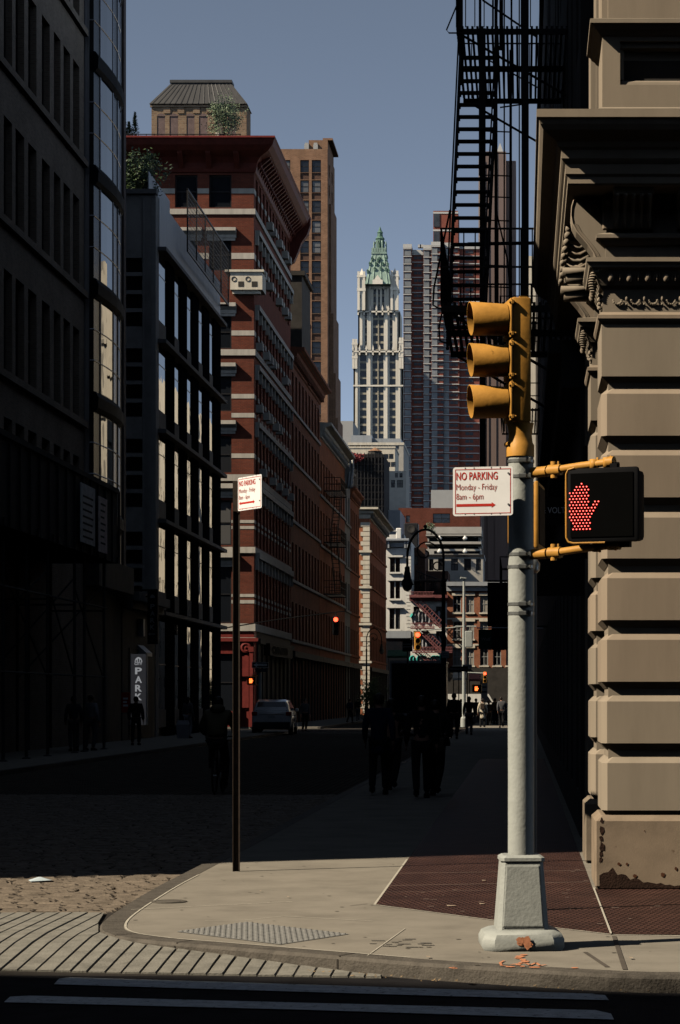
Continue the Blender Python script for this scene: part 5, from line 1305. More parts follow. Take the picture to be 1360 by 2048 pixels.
# ================================================================== FAR TOWERS
d = 1150.0; k_ = d/4500
wt = building('gothic_tower', 'pale gothic skyscraper with green copper pyramid roof and spire', (X(757,d), d, 0), 'skyscraper')
def zx(x): return 660 + x/3.411
def zy(y): return 400 + y/3.413
def WX(x): return X(zx(x), d)
def WZ(y): return Z(zy(y), d)
def tier(name, x0, x1, y0, y1, piers, dep, root, yb=None, floors=14.5*k_*.9):
    """shaft: piers = list of (x0,x1) solid, between them recessed windows with cream spandrels"""
    mb = MB(); z0, z1 = WZ(y0), WZ(y1); dd = d - dep
    mb.box(WX(x0)+.5, WX(x1)-.5, dd+1.0, dd+dep*2+20, z0, z1)
    for a, b_ in piers: mb.box(WX(a), WX(b_), dd, dd+1.3, z0, z1)
    for a, b_ in piers:
        xm = (WX(a)+WX(b_))/2; mb.box(xm-.5, xm+.5, dd-.6, dd, z0, z1)
    # side returns towards +x and -x
    for s_ in (WX(x0), WX(x1)-.8): mb.box(s_, s_+.8, dd, dd+20+dep, z0, z1)
    o = mb.build(name, M['terracotta'], root)
    mb = MB(); bars = MB(); prev = None
    for (a, b_), (c_, e_) in zip(piers[:-1], piers[1:]):
        xa, xb = WX(b_), WX(c_); mb.box(xa, xb, dd+.7, dd+.98, z0, z1)
        n = max(1, round((xb-xa)/2.4))
        for i in range(1, n): x = xa+(xb-xa)*i/n; bars.box(x-.28, x+.28, dd+.1, dd+.69, z0, z1)
    z = z0
    while z < z1-1: bars.box(WX(piers[0][1]), WX(piers[-1][0]), dd+.5, dd+.66, z, z+1.1); z += 4.0
    g = mb.build('glazing', M['glassdark'], o); bars.build('mullion', mat('terracotta_spandrel', (.42,.37,.28), .8), g)
    return o
tier('lower_shaft', 163, 500, 1760, 1030, [(163,207),(252,292),(368,408),(450,500)], 3, wt)
tier('middle_shaft', 193, 478, 1035, 762, [(193,238),(254,294),(368,408),(428,478)], 1.5, wt)
tier('upper_shaft', 238, 424, 765, 590, [(238,296),(318,325),(345,352),(370,424)], 0, wt)
def crown(name, x0, x1, y0, y1, dd, step, root):
    mb = MB(); z0, z1 = WZ(y0), WZ(y1); x = WX(x0)
    mb.box(WX(x0), WX(x1), dd-1.6, dd+1, z0+(z1-z0)*.45, z0+(z1-z0)*.7)
    while x < WX(x1)-.5:
        mb.box(x, x+.7, dd-1.6, dd, z0, z1); mb.prism([(x-.2,z1),(x+.9,z1),(x+.35,z1+2.2)], 'y', dd-1.6, dd-.8); x += step
    o = mb.build(name, M['terracotta'], root); return o
crown('crown_gallery', 190, 480, 792, 752, d-1.6, 3.1, wt); crown('crown_gallery', 156, 500, 1068, 1026, d-3.1, 3.4, wt); crown('crown_gallery', 268, 392, 612, 592, d-.1, 2.4, wt)
for (a, b_, y0, y1, tip) in ((195,240,762,525,466),(420,466,762,520,462),(160,186,1160,985,968),(478,500,1160,975,958)):
    mb = MB(); x0_, x1_ = WX(a), WX(b_); mb.box(x0_, x1_, d-4, d+4, WZ(y0), WZ(y1)); xm = (x0_+x1_)/2; hw = (x1_-x0_)/2
    for s_ in (0,1): mb.box(x0_-.3 if s_ == 0 else x1_-.9, x0_+.9 if s_ == 0 else x1_+.3, d-4.5, d-3.4, WZ(y0), WZ(y1)+2)
    mb.box(x0_-.5, x1_+.5, d-4.6, d+4.5, WZ(y1)-8, WZ(y1)-6.5); mb.box(x0_-.5, x1_+.5, d-4.6, d+4.5, WZ(y1)-1, WZ(y1))
    mb.add([(xm-hw*.8,d-3,WZ(y1)),(xm+hw*.8,d-3,WZ(y1)),(xm+hw*.8,d+3,WZ(y1)),(xm-hw*.8,d+3,WZ(y1)),(xm,d,WZ(tip))], [(0,1,4),(1,2,4),(2,3,4),(3,0,4)])
    tr = mb.build('turret', M['terracotta'], wt); mb = MB()
    mb.box(xm-1.4, xm-.3, d-4.06, d-4.0, WZ(y0)+6, WZ(y1)-10) if b_-a > 30 else mb.box(xm-.4, xm+.4, d-4.06, d-4.0, WZ(y0)+6, WZ(y1)-10)
    mb.build('lancet', mat('shadow_lancet', (.2,.18,.15), .8), tr)
def frus(mb, xa, xb, za, xc, xd, zb, ya, yb, h0, h1):
    mb.loft([[(xa,ya-h0,za),(xb,ya-h0,za),(xb,ya+h0,za),(xa,ya+h0,za)],[(xc,yb-h1,zb),(xd,yb-h1,zb),(xd,yb+h1,zb),(xc,yb+h1,zb)]])
mb = MB(); frus(mb, WX(244),WX(418),WZ(590), WX(288),WX(384),WZ(372), d+4,d+4, 11,6); rf = mb.build('pyramid_roof', M['verdigris'], wt)
mb = MB(); mb.box(WX(284),WX(388),d-2.6,d+10.6,WZ(374),WZ(360)); frus(mb, WX(290),WX(382),WZ(360), WX(294),WX(378),WZ(335), d+4,d+4, 5.6,5.2)
for i in range(6): x = WX(292)+i*(WX(380)-WX(292))/5.4; mb.box(x-.5,x+.5,d-2.4,d-1.2,WZ(360),WZ(332))
mb.build('balcony', M['verdigris'], rf)
mb = MB()
for (x, y) in ((290,410),(340,408),(385,410),(275,445),(318,445),(362,445),(398,450),(310,482),(350,480),(385,485),(262,500),(405,495),(330,420)):
    z = WZ(y); q = (WZ(372)-z)/(WZ(372)-WZ(590)); yy_ = d+4-6-5*q; xx_ = WX(x); mb.box(xx_-.42, xx_+.42, yy_-1.0, yy_+1, z-.9, z+.2); mb.prism([(xx_-.6,z+.2),(xx_+.6,z+.2),(xx_,z+1.1)], 'y', yy_-1.1, yy_+1)
mb.build('dormer', M['verdigris2'], rf)
mb = MB()
for x in (262, 300, 358, 400):
    for j in range(6): z = WZ(560-j*30); q = (WZ(372)-z)/(WZ(372)-WZ(590)); 
    mb.tube([(WX(x), d+4-11, WZ(588)),(WX(331+(x-331)*.55), d-2, WZ(374))], .35, 4)
mb.build('hip_rib', M['verdigris'], rf)
mb = MB(); mb.lathe([(2.9,WZ(352)),(2.4,WZ(330)),(2.1,WZ(262)),(2.5,WZ(256)),(1.5,WZ(240)),(1.3,WZ(218)),(1.6,WZ(213)),(.9,WZ(200)),(.12,WZ(170))], c=(WX(338),d+4), n=8); ln = mb.build('lantern', M['verdigris2'], rf)
mb = MB()
for k in range(8): a = k*math.pi/4+.39; c_ = (WX(338)+3.3*math.cos(a), d+4+3.3*math.sin(a)); mb.lathe([(.45,WZ(352)),(.4,WZ(290)),(.08,WZ(268))], c=c_, n=5); mb.tube([(c_[0],c_[1],WZ(295)),(WX(338)+2*math.cos(a),d+4+2*math.sin(a),WZ(270))], .22, 4)
mb.build('flying_buttress', M['verdigris'], ln)
mb = MB(); mb.add([(WX(296),d-1.7,WZ(592)),(WX(366),d-1.7,WZ(592)),(WX(366),d-1.7,WZ(565)),(WX(352),d-1.7,WZ(560)),(WX(344),d-1.7,WZ(548)),(WX(331),d-1.7,WZ(530)),(WX(318),d-1.7,WZ(548)),(WX(310),d-1.7,WZ(560)),(WX(296),d-1.7,WZ(565))], [tuple(range(9))])
mb2 = MB(); mb2.prism([(v[0],v[2]) for v in mb.v], 'y', d-7.6, d-6.8); mb2.build('gable', M['terracotta'], wt)
mb = MB()
for (x0_,x1_,y_) in ((163,500,1280),):
    mb.box(WX(x0_)-.1, WX(x1_)+.1, d-3.9 if y_>1000 else d-2.4, d-2, WZ(y_), WZ(y_)+.8)
mb.build('belt_course', M['terracotta'], wt)

d = 850.0; k_ = d/4500
rt = building('apartment_tower', 'red brick apartment tower with bay windows and white floor lines', (X(880,d), d, 0), 'tower')
def az_(y): return Z(400+y/3.413, d)
def ax(x): return X(660+x/3.411, d)
mb = MB(); gl_ = MB(); sl_ = MB(); cg_ = MB(); ops = []
secs = [(500,556,316,0,'g'),(556,636,345,3.0,'b'),(636,692,318,1.0,'m'),(692,772,300,0,'m'),(772,880,300,1.8,'m'),(880,1017,300,4.0,'b')]
H_ = 52/3.413*k_
for (a, b_, yt, rec, kind) in secs:
    x0_, x1_ = ax(a), ax(b_); zt = az_(yt+14); y0 = d+rec
    mb.box(x0_, x1_, y0+.5, d+26, 0, zt+1.5)
    z = zt; 
    while z > 0:
        sl_.box(x0_-.05, x1_+.05, y0-.12, y0+.5, z-.32, z)
        if kind == 'g': cg_.box(x0_+.3, x1_-3.0, y0+.2, y0+.49, z-H_+.2, z-.6); cg_.box(x1_-2.6, x1_-.2, y0+.2, y0+.49, z-H_+.2, z-.6)
        else:
            if kind == 'm': cg_.box(x0_+.1, x0_+2.2, y0+.2, y0+.49, z-H_+.1, z-.6)
            c_ = (x0_+x1_)/2 + (1.0 if kind == 'm' else 0); 
            n = max(1, int((x1_-x0_)/9))
            for i in range(n):
                cc = c_ if n == 1 else x0_+(i+.5)*(x1_-x0_)/n
                gl_.box(cc-1.45, cc-.1, y0+.35, y0+.49, z-H_+1.0, z-.75); gl_.box(cc+.1, cc+1.45, y0+.35, y0+.49, z-H_+1.0, z-.75)
        z -= H_
    sl_.box(x0_-.1, x1_+.1, y0-.15, y0+.6, zt+.1, zt+1.6)
mb.box(ax(702), ax(872), d+3, d+20, az_(316), az_(62)); 
w_ = mb.build('wall', M['tower_brick'], rt)
for y_ in (70, 190): sl_.box(ax(700), ax(874), d+2.8, d+3, az_(y_+12), az_(y_))
for (a,b_) in ((82,172),(205,292)): gl_.box(ax(706), ax(746), d+2.7, d+2.95, az_(b_), az_(a))
sl_.build('floor_slab', M['slab_white'], rt); 
o = gl_.build('window', M['tower_glass'], rt); o['kind'] = 'stuff'; o = cg_.build('corner_window', M['corner_glass'], rt); o['kind'] = 'stuff'
mb = MB()
for x in (598, 612): mb.box(ax(x), ax(x)+1.2, d+2, d+4, az_(316), az_(296))
mb.build('roof_antenna', M['slab_white'], rt)
# unseen slab added further left to cast shadow over that tower's lower half
b = building('slab_tower', 'unseen slab added beyond the left rooftops to shade the apartment tower', (-110, 800, 0), 'tower')
mb = MB(); mb.box(-152, -108, 780, 850, 0, 190); mb.build('wall', M['plain_tower'], b)

d = 900.0
b = building('plain_tower', 'plain brown windowless tower with pale corner strip behind the fire escape', (X(995,d), d, 0), 'tower')
mb = MB(); mb.box(X(958,d), X(1012,d), d, d+30, 0, Z(303,d)); mb.box(X(1012,d), X(1032,d), d+3, d+30, 0, Z(318,d)); mb.build('wall', M['plain_tower'], b)
mb = MB(); mb.box(X(957,d), X(968,d), d-.5, d+2, 0, Z(320,d)); mb.build('corner_strip', mat('pale_corner_strip', (.36,.28,.24), .8, var=.05), b)
mb = MB(); 
for px in (975,990): mb.box(X(px,d), X(px,d)+.5, d-.4, d, 0, Z(303,d))
mb.build('rib', M['plain_tower'], b)
mb = MB(); mb.add([(X(994,d),d,Z(303,d)),(X(1006,d),d,Z(303,d)),(X(1006,d),d+3,Z(303,d)),(X(994,d),d+3,Z(303,d)),(X(1000,d),d+1,Z(284,d))], [(0,1,4),(1,2,4),(2,3,4),(3,0,4)]); mb.build('roof_finial', M['pale_block'], b)

def boxb(name, label, px0, px1, py, d, m, dep=14, wins=None, cat='building', top=None, gm='glass', fm='frame_dark', wd=.15, cols=2, rws=2):
    b = building(name, label, (X((px0+px1)/2,d), d, 0), cat)
    ops = [(X(a,d),X(c_,d),Z(e_,d),Z(b_,d)) for (a,c_,b_,e_) in (wins or [])]
    mb = MB(); facade(mb, 'F', d, X(px0,d), X(px1,d), 0, Z(py,d), ops, .2); mb.box(X(px0,d), X(px1,d), d+.21, d+dep, 0, Z(py,d)-.02); mb.build('wall', M[m], b)
    windows(b, 'F', d, ops, wd, cols, rws, .08, fm, gm)
    if top: mb = MB(); mb.box(X(px0,d)-top[0], X(px1,d)+top[0], d-top[0], d+dep, Z(py,d)-top[1], Z(py,d)); mb.build('cornice', M[top[2]], b)
    return b
boxb('slab_building', 'plain pale grey slab left of the gothic tower base', 673, 706, 842, 450, 'pale_block')
b = boxb('office_block', 'cream stepped office block with ribbon windows below the gothic tower', 697, 807, 885, 420, 'grey_stucco', 20,
     [(a,a+9,886+3,899) for a in range(700,740,11)]+[(a,a+9,889,899) for a in range(745,800,11)], top=(.1,.5,'cream'))
mb = MB(); mb.box(X(700,420), X(742,420), 422, 435, Z(885,420), Z(868,420)); mb.box(X(742,420),X(800,420),424,435,Z(885,420),Z(872,420)); mb.build('penthouse', M['grey_light'], b)
boxb('office_block', 'lower cream office wing in front of the stepped block', 697, 790, 893, 400, 'cream', 12, [(a,a+9,908,918) for a in range(728,788,10)]+[(a,a+9,924,934) for a in range(762,788,10)], top=(.1,.3,'cream'))
boxb('office_block', 'low cream building with small windows beside the apartment tower base', 775, 812, 942, 380, 'grey_stucco', 12, [(790,796,946,955),(799,805,946,955),(782,790,960,975),(794,806,960,975)])
b = boxb('netted_building', 'building wrapped in black construction netting', 704, 768, 908, 300, 'net', 12)
mb = MB()
for px in range(708, 768, 7): mb.tube([(X(px,299.7),299.7,8),(X(px,299.7),299.7,Z(906,300))], .06, 4)
for py in range(915, 1030, 14): mb.tube([(X(704,299.7),299.7,Z(py,300)),(X(768,299.7),299.7,Z(py,300))], .05, 4)
mb.build('scaffold_tube', M['frame_dark'], b)
b = thing('water_tank', 'small conical roofed tank on top of the netted building', 'water tank', (X(750,303),303,Z(908,303)))
mb = MB(); c_ = (X(750,303),303); mb.lathe([(.9,Z(912,303)),(.9,Z(903,303))], c=c_, n=12); mb.build('tank', M['shade'], b); mb = MB(); mb.lathe([(1.0,Z(903,303)),(.05,Z(895,303))], c=c_, n=12); mb.build('tank_roof', M['tan_brick'], b)
boxb('grey_block', 'pale grey windowless block below the apartment tower', 862, 960, 980, 360, 'pale_block')
boxb('brick_block', 'red brick upper block with small windows behind the white roofline', 797, 960, 1016, 330, 'red_brick', 12, [(803,810,1032,1044),(812,820,1031,1045),(866,900,1027,1046)])
b = boxb('terraced_building', 'grey concrete building with stepped terraces and white planters', 850, 962, 1098, 296, 'grey_stucco', 16, [(868,960,1102,1108)], rws=1, cols=8)
d = 296
mb = MB()
for i, (a, c_) in enumerate(((1049,1063),(1066,1069),(1082,1087))): mb.box(X(850,d), X(962,d), d+4-1.5*i, d+12, Z(c_,d), Z(a,d))
mb.box(X(852,d),X(960,d),d+5,d+12,Z(1098,d),Z(1049,d)); mb.build('terrace_slab', M['grey_stucco'], b)
mb = MB()
for (a,c_) in ((1070,1081),(1088,1098)): mb.box(X(855,d),X(955,d),d+4.8,d+4.95,Z(c_,d),Z(a,d))
mb.build('terrace_glazing', M['glassdark'], b)
mb = MB()
for px, py in ((879,1081),(930,1081),(879,1107),(930,1107)): mb.lathe([(.18,Z(py,d)),(.32,Z(py-3,d)),(.16,Z(py-7,d)),(.05,Z(py-9,d))], c=(X(px,d-.8),d-.8), n=8)
mb.build('planter', M['white_paint'], b)
d = 285
wins = [(876,887,1117,1141),(902,916,1117,1141),(928,942,1117,1141),(952,962,1117,1141),(858,867,1118,1141)]
b = boxb('grey_building', 'grey brick upper storey with dark windows behind the red brick facade', 855, 966, 1109, d, 'grey_stucco', 10, wins, top=(.15,.3,'frame_dark'))
shrub('roof_shrub', 'pale green bush on the terrace behind the street lamp', 'shrub', (X(862,283),283,Z(1070,283)), (.8,.5,.7), 500, .08, 'leafpale')
# street end facades
d = 264.3
b = boxb('white_building', 'white painted corner building with bracketed cornice and tall windows at the street end', 769, 822, 1082, d, 'white_paint', 12, [(780,790,1116,1144),(791,800,1116,1144),(780,789,1163,1197),(791,800,1163,1197),(779,789,1217,1258),(791,800,1217,1258)], cols=1)
mb = MB(); mb.prism([(d,Z(1096,d)),(d-.3,Z(1094,d)),(d-.4,Z(1086,d)),(d-.9,Z(1082,d)),(d-.9,Z(1079,d)),(d,Z(1077,d))], 'x', X(768,d), X(818,d)); mb.build('cornice', M['grey_light'], b)
mb = MB()
for px in (770,776,809,814): mb.box(X(px,d), X(px+3,d), d-.7, d, Z(1097,d), Z(1084,d))
mb.build('cornice_bracket', M['grey_light'], b)
mb = MB()
for (a, c_) in ((1111,1114.5),(1158,1161.5)): mb.box(X(775,d), X(806,d), d-.35, d, Z(c_,d), Z(a,d)); 
for a in (1145.5, 1199, 1260): mb.box(X(778,d), X(803,d), d-.22, d, Z(a+2,d), Z(a,d))
mb.prism([(X(773,d),Z(1216,d)),(X(808,d),Z(1216,d)),(X(791,d),Z(1207,d))], 'y', d-.35, d); mb.build('window_surround', M['white_paint'], b)
mb = MB(); z = 5; k = 0
while z < 18.5: mb.box(X(812 if k%2 else 814,d), X(822,d), d-.06, d, z, z+.35); z += .42; k += 1
mb.build('quoin', M['white_paint'], b)
mb = MB(); mb.box(X(769,d), X(822,d), d-.3, d, Z(1276,d), Z(1262,d)); mb.build('storefront_band', M['grey_light'], b); mb = MB(); mb.box(X(771,d), X(822,d), d-.1, d-.01, .3, Z(1277,d)); mb.build('storefront', M['glassdark'], b)
b2_ = building('rooftop_shed', 'small white rooftop structures with pipe frames on the white building', (X(797,268),268,18)); mb = MB(); mb.box(X(772,268),X(808,268),268,272,Z(1082,268),Z(1069,268)); mb.build('wall', M['white_paint'], b2_)
mb = MB(); mb.tube([(X(774,267),267,Z(1080,267)),(X(774,267),267,Z(1062,267)),(X(792,267),267,Z(1062,267))], .06, 5); mb.cbox(X(792,267),X(803,267),267,268,Z(1078,267),Z(1056,267),.1); mb.build('roof_duct', M['white_paint'], b2_)
b = thing('rooftop_unit', 'dark air handling unit on the roof beside the white building', 'air conditioner', (X(823,280),280,19)); mb = MB(); mb.cbox(X(808,280),X(836,280),280,283,17.5,Z(1046,280),.1); mb.build('casing', M['frame_dark'], b)
mb = MB(); mb.M = Matrix.Translation((X(822,279.9),279.95,Z(1058,280))) @ Matrix.Rotation(R(90),4,'X'); mb.lathe([(.5,0),(.5,.08),(.4,.08),(.1,.03)], n=14); mb.build('fan_grille', M['shade'], b)
boxb('grey_wall_block', 'blue grey plain wall rising behind the white corner building', 775, 800, 1020, 310, 'grey_light')
boxb('narrow_building', 'dark red narrow building between the white building and graffiti house', 822, 850, 1095, 272, 'spandrel_brick', 10, [(828,836,1112,1130),(838,846,1150,1175)])
d = 264.1
gb = boxb('graffiti_building', 'white painted house covered in graffiti with a pink fire escape', 821, 894, 1192, d, 'white_paint', 10, [(827,839,1213,1240),(846,858,1213,1240),(872,886,1213,1240),(827,839,1262,1290),(846,858,1262,1290),(872,886,1262,1290)])
mb = MB(); mb.box(X(819,d), X(896,d), d-.6, d, Z(1196,d), Z(1190,d)); mb.box(X(819,d), X(896,d), d-.3, d, Z(1202,d), Z(1196,d)); mb.build('cornice', mat('dusty_red_cornice', (.20,.07,.07), .8), gb)
mb = MB(); mb2 = MB(); mb3 = MB(); random.seed(4)
def blob(m_, cx, cz, rx, rz, y, a0=0, a1=6.28, t=.16): m_.tube([(cx+rx*math.cos(a0+(a1-a0)*k/14), y, cz+rz*math.sin(a0+(a1-a0)*k/14)) for k in range(15)], t, 4)
for i in range(9):
    cx = X(829+7*i,d); cz = Z(1232 if i%2 else 1236,d); blob(mb, cx, cz, .26, .75, d-.05, 0, 6.28, .07); mb3.prism([(cx+.22*math.cos(a*.5),cz+.62*math.sin(a*.5)) for a in range(13)], 'y', d-.03, d-.01)
    cz = Z(1284,d); blob(mb, cx+.1, cz, .28, .9, d-.05, .5*i, .5*i+4.6, .07); mb3.prism([(cx+.22*math.cos(a*.5),cz+.7*math.sin(a*.5)) for a in range(13)], 'y', d-.03, d-.01)
for i in range(10):
    cx = X(826+7*i,d); blob(mb2, cx, Z(1318,d), .35, .35, d-.04, random.random()*6, random.random()*6+4, .10)
mb2.tube([(X(822,d),d-.06,Z(1235,d)),(X(826,d),d-.06,Z(1228,d))], .2, 5); mb2.tube([(X(880,d),d-.06,Z(1292,d)),(X(889,d),d-.06,Z(1278,d))], .15, 5)
g1 = mb3.build('graffiti', M['spraywhite'], gb); mb.build('outline', M['sprayblack'], g1); mb2.build('teal_fill', M['teal'], g1)
r = thing('fire_escape', 'dusty pink fire escape zigzagging down the graffiti house', 'fire escape', (X(858,d-1.2),d-1.2,5))
def prail(mb, pts, rr=.05): mb.tube([(X(a,d-1.2),d-1.2,Z(b_,d)) for a,b_ in pts], rr, 5)
for i, (a, b_) in enumerate((((826,1196),(886,1256)),((832,1252),(884,1302)),((832,1302),(872,1332)))):
    mb = MB(); prail(mb, [a,b_], .08); prail(mb, [(a[0]+6,a[1]-6),(b_[0]+6,b_[1]-6)], .05); prail(mb, [(a[0]-2,a[1]+4),(b_[0]-2,b_[1]+4)], .08)
    for k in range(14): t = k/13; x_, y_ = a[0]+(b_[0]-a[0])*t, a[1]+(b_[1]-a[1])*t; prail(mb, [(x_-2,y_+4),(x_+6,y_-6)], .03)
    mb.build('stair', M['red_iron'], r)
for (y_, x0_, x1_) in ((1192,820,868),(1254,822,870),(1302,826,905)):
    mb = MB(); mb.box(X(x0_,d), X(x1_,d), d-1.6, d-.3, Z(y_+4,d), Z(y_+2,d)); prail(mb, [(x0_,y_-7),(x1_,y_-7)], .04); prail(mb, [(x0_,y_),(x1_,y_)], .04)
    k = x0_
    while k < x1_: prail(mb, [(k,y_+2),(k,y_-7)], .025); k += 3
    mb.build('platform', M['red_iron'], r)
d = 264
wins = [(a,a+16,b_,c_) for a in (906,932,960,986,1012) for (b_,c_) in ((1191,1225),(1243,1278),(1296,1331))]
b = boxb('brick_building', 'orange brick facade with cream lintels at the right of the street end', 894, 1044, 1166, d, 'end_brick', 10, wins, fm='frame_white', gm='glass_curtain')
mb = MB(); mb.box(X(893,d), X(1044,d), d-.6, d, Z(1172,d), Z(1164,d)); mb.box(X(893,d), X(1044,d), d-.25, d, Z(1182,d), Z(1172,d)); mb.build('cornice', M['grey_light'], b)
mb = MB()
for a in (906,932,960,986,1012):
    for (b_,c_) in ((1191,1225),(1243,1278),(1296,1331)): mb.box(X(a-2,d),X(a+18,d),d-.12,d,Z(b_,d),Z(b_-5,d)); mb.box(X(a-2,d),X(a+18,d),d-.15,d,Z(c_+3,d),Z(c_,d))
for y_ in (1236, 1288): mb.box(X(894,d),X(1044,d),d-.08,d,Z(y_+3,d),Z(y_,d))
mb.build('lintel', M['cream'], b)
mb = MB(); mb.box(X(894,d), X(1044,d), d-.4, d-.02, 0, Z(1336,d)); mb.build('storefront', M['shade'], b)
b = boxb('porch_block', 'dark weathered rear porch above the graffiti house', 832, 896, 1142, 275, 'spandrel_brick', 8, [(860,872,1165,1185),(880,892,1165,1185)])
mb = MB()
for k in range(9): mb.tube([(X(834+5*k,270),270,Z(1188,270)),(X(834+5*k,270),270,Z(1140+k*2,270))], .05, 4)
mb.tube([(X(832,270),270,Z(1142,270)),(X(880,270),270,Z(1160,270))], .08, 5); mb.box(X(830,270),X(895,270),269,273,Z(1162,270),Z(1159,270)); mb.build('porch_frame', M['frame_dark'], b)
# block that closes the view behind everything at street level, and the unseen blocks whose shade falls across the corner
b = boxb('brick_block', 'dark low building closing the street end behind the truck', 640, 769, 1075, 330, 'shade')
b = building('corner_block', 'building on the near corner whose shade crosses the foreground road', (-30, 0, 0)); mb = MB(); mb.prism([(-70,13),(-13,.45),(-13,-40),(-70,-40)], 'z', 0, 22); mb.build('wall', M['shade'], b)
b = building('corner_block', 'building behind the viewer on the near right corner', (20, -10, 0)); mb = MB(); mb.box(3, 60, -60, -1.0, 0, 60); mb.build('wall', M['shade'], b)
b = building('far_block', 'unseen tall block added far behind the viewer to cut sky fill', (0, -90, 0)); mb = MB(); mb.box(-80, 60, -110, -90, 0, 60); mb.build('wall', M['shade'], b)  # unseen block, added to keep sky fill off the shaded fronts

# ================================================================== STREET FURNITURE FURTHER DOWN
def bishop_lamp(label, x, y, s, group='street lamps with curled necks'):
    r = thing('street_lamp', label, 'street lamp', (x, y, 0), 0, group, world=False)
    mb = MB(); mb.lathe([(.22,0),(.24,.1),(.20,.25),(.16,.5),(.17,.9),(.12,1.0),(.09,1.15),(.075,3.6),(.10,3.65),(.10,3.75),(.07,3.8),(.06,5.6),(.09,5.65),(.06,5.7)], n=12); mb.build('post', M['darkiron'], r, smooth=True)
    mb = MB(); q = [(0,0,5.65),(0,0,6.3)]; c_ = -.62*s
    q += [(c_+abs(.62)*s*math.cos(a)*(1), 0, 6.45+.95*math.sin(a)) for a in [math.pi*k/14 for k in range(15)]]
    q += [(2*c_,0,6.1)]
    mb.tube(q, .042, 7)
    mb.tube([(c_+s*(.42-.024*k)*math.cos(.3+.45*k), 0, 6.62+(.42-.024*k)*math.sin(.3+.45*k)) for k in range(17)], .028, 6)
    mb.tube([(s*(-.05-.16+.14*math.cos(k*.6)), 0, 6.15+.14*math.sin(k*.6)) for k in range(10)], .024, 5); mb.ball((c_,0,7.5), .07, 6, 5)
    mb.build('crook', M['darkiron'], r, smooth=True)
    mb = MB(); x_ = 2*c_; mb.lathe([(.04,6.15),(.09,6.1),(.09,5.98),(.11,5.93),(.13,5.72),(.17,5.66),(.20,5.54),(.24,5.50)][::-1], c=(x_,0), n=12); lp = mb.build('lamp_hood', M['darkiron'], r, smooth=True)
    mb = MB(); mb.lathe([(.03,5.28),(.11,5.32),(.16,5.40),(.18,5.50)], c=(x_,0), n=12); mb.build('glass_bowl', glass('lamp_glass',(.20,.19,.17),.2), lp, smooth=True)
    return r
bishop_lamp('tall black curled street lamp at the sidewalk edge right of the truck', X(887,77), 77, 1)
bishop_lamp('distant curled street lamp in front of the cream quoined building', X(733,185), 185, -1)
def sig3(label, loc, rz, red=True, name='traffic_signal', k=1.0, m='yellow', cat='traffic signal'):
    r = thing(name, label, cat, loc, rz, world=False)
    mb = MB(); mb.cbox(-.17*k,.17*k,-.1,.12,0,1.07*k,.03); mb.build('housing', M[m], r)
    for i in range(3):
        z = (.18+.355*i)*k; mb = MB(); mb.loft([[(q*.15*k*math.sin(a), y, z+q*.15*k*math.cos(a)) for a in [6.283*j/14 for j in range(14)]] for y, q in ((-.10,1),(-.36,1.05),(-.36,.98),(-.11,.93))], cap=False); mb.build('visor', M[m], r)
        mb = MB(); mb.loft([[(.13*k*math.sin(a), y, z+.13*k*math.cos(a)) for a in [6.283*j/14 for j in range(14)]] for y in (-.10,-.13)]); mb.build('lens', M['redlight'] if (red and i == 2) else M['lensdark'], r)
    return r
d = 128.5; xs = X(928,d)
r = thing('signal_pole', 'tall pale steel signal pole with mast arms near the far crossing', 'pole', (xs, d, 0), 0, world=False)
mb = MB(); mb.lathe([(.2,0),(.2,.5),(.11,.6),(.10,5),(.07,Z(1160,d))], n=10); mb.build('shaft', M['polegrey'], r, smooth=True)
mb = MB(); mb.tube([(0,0,Z(1253,d)),(X(835,d)-xs,0,Z(1262,d))], [.05,.03], 6); mb.tube([(-.5,0,Z(1253,d)),(.7,0,Z(1253,d))], .05, 6); mb.tube([(0,0,Z(1160,d)),(.1,0,Z(1157,d)),(-.2,-.1,Z(1156,d))], .06, 6); mb.tube([(0,0,Z(1345,d)),(1.3,0,Z(1347,d))], .05, 6)
mb.build('mast_arm', M['polegrey'], r)
mb = MB(); mb.cbox(.05,.5,-.12,.12,Z(1295,d),Z(1262,d),.05); mb.build('control_box', M['polegrey'], r)
sig3('small yellow traffic signal showing red in front of the graffiti house', (X(835,d),d-.1,Z(1301,d)), R(8))
sig3('small traffic signal with red light right of the pale far pole', (X(970,d),d,Z(1366,d)), R(0), k=.6)
sig3('dark traffic signal showing red against the left street wall', (X(671,130),130,Z(1270,130)), R(10), m='black')
r = thing('span_wire', 'thin dark cable rising to the left street signal', 'cable', (X(395,112),112,Z(1262,112))); mb = MB()
mb.tube([(X(395,112),112,Z(1262,112)),(X(450,116),116,Z(1256,116)),(X(560,122),122,Z(1238,122)),(X(690,130),130,Z(1222,130))], .035, 5); mb.tube([(X(671,130),130,Z(1225,130)),(X(671,130),130,Z(1238,130))], .03, 5); mb.build('cable', M['darkiron'], r)
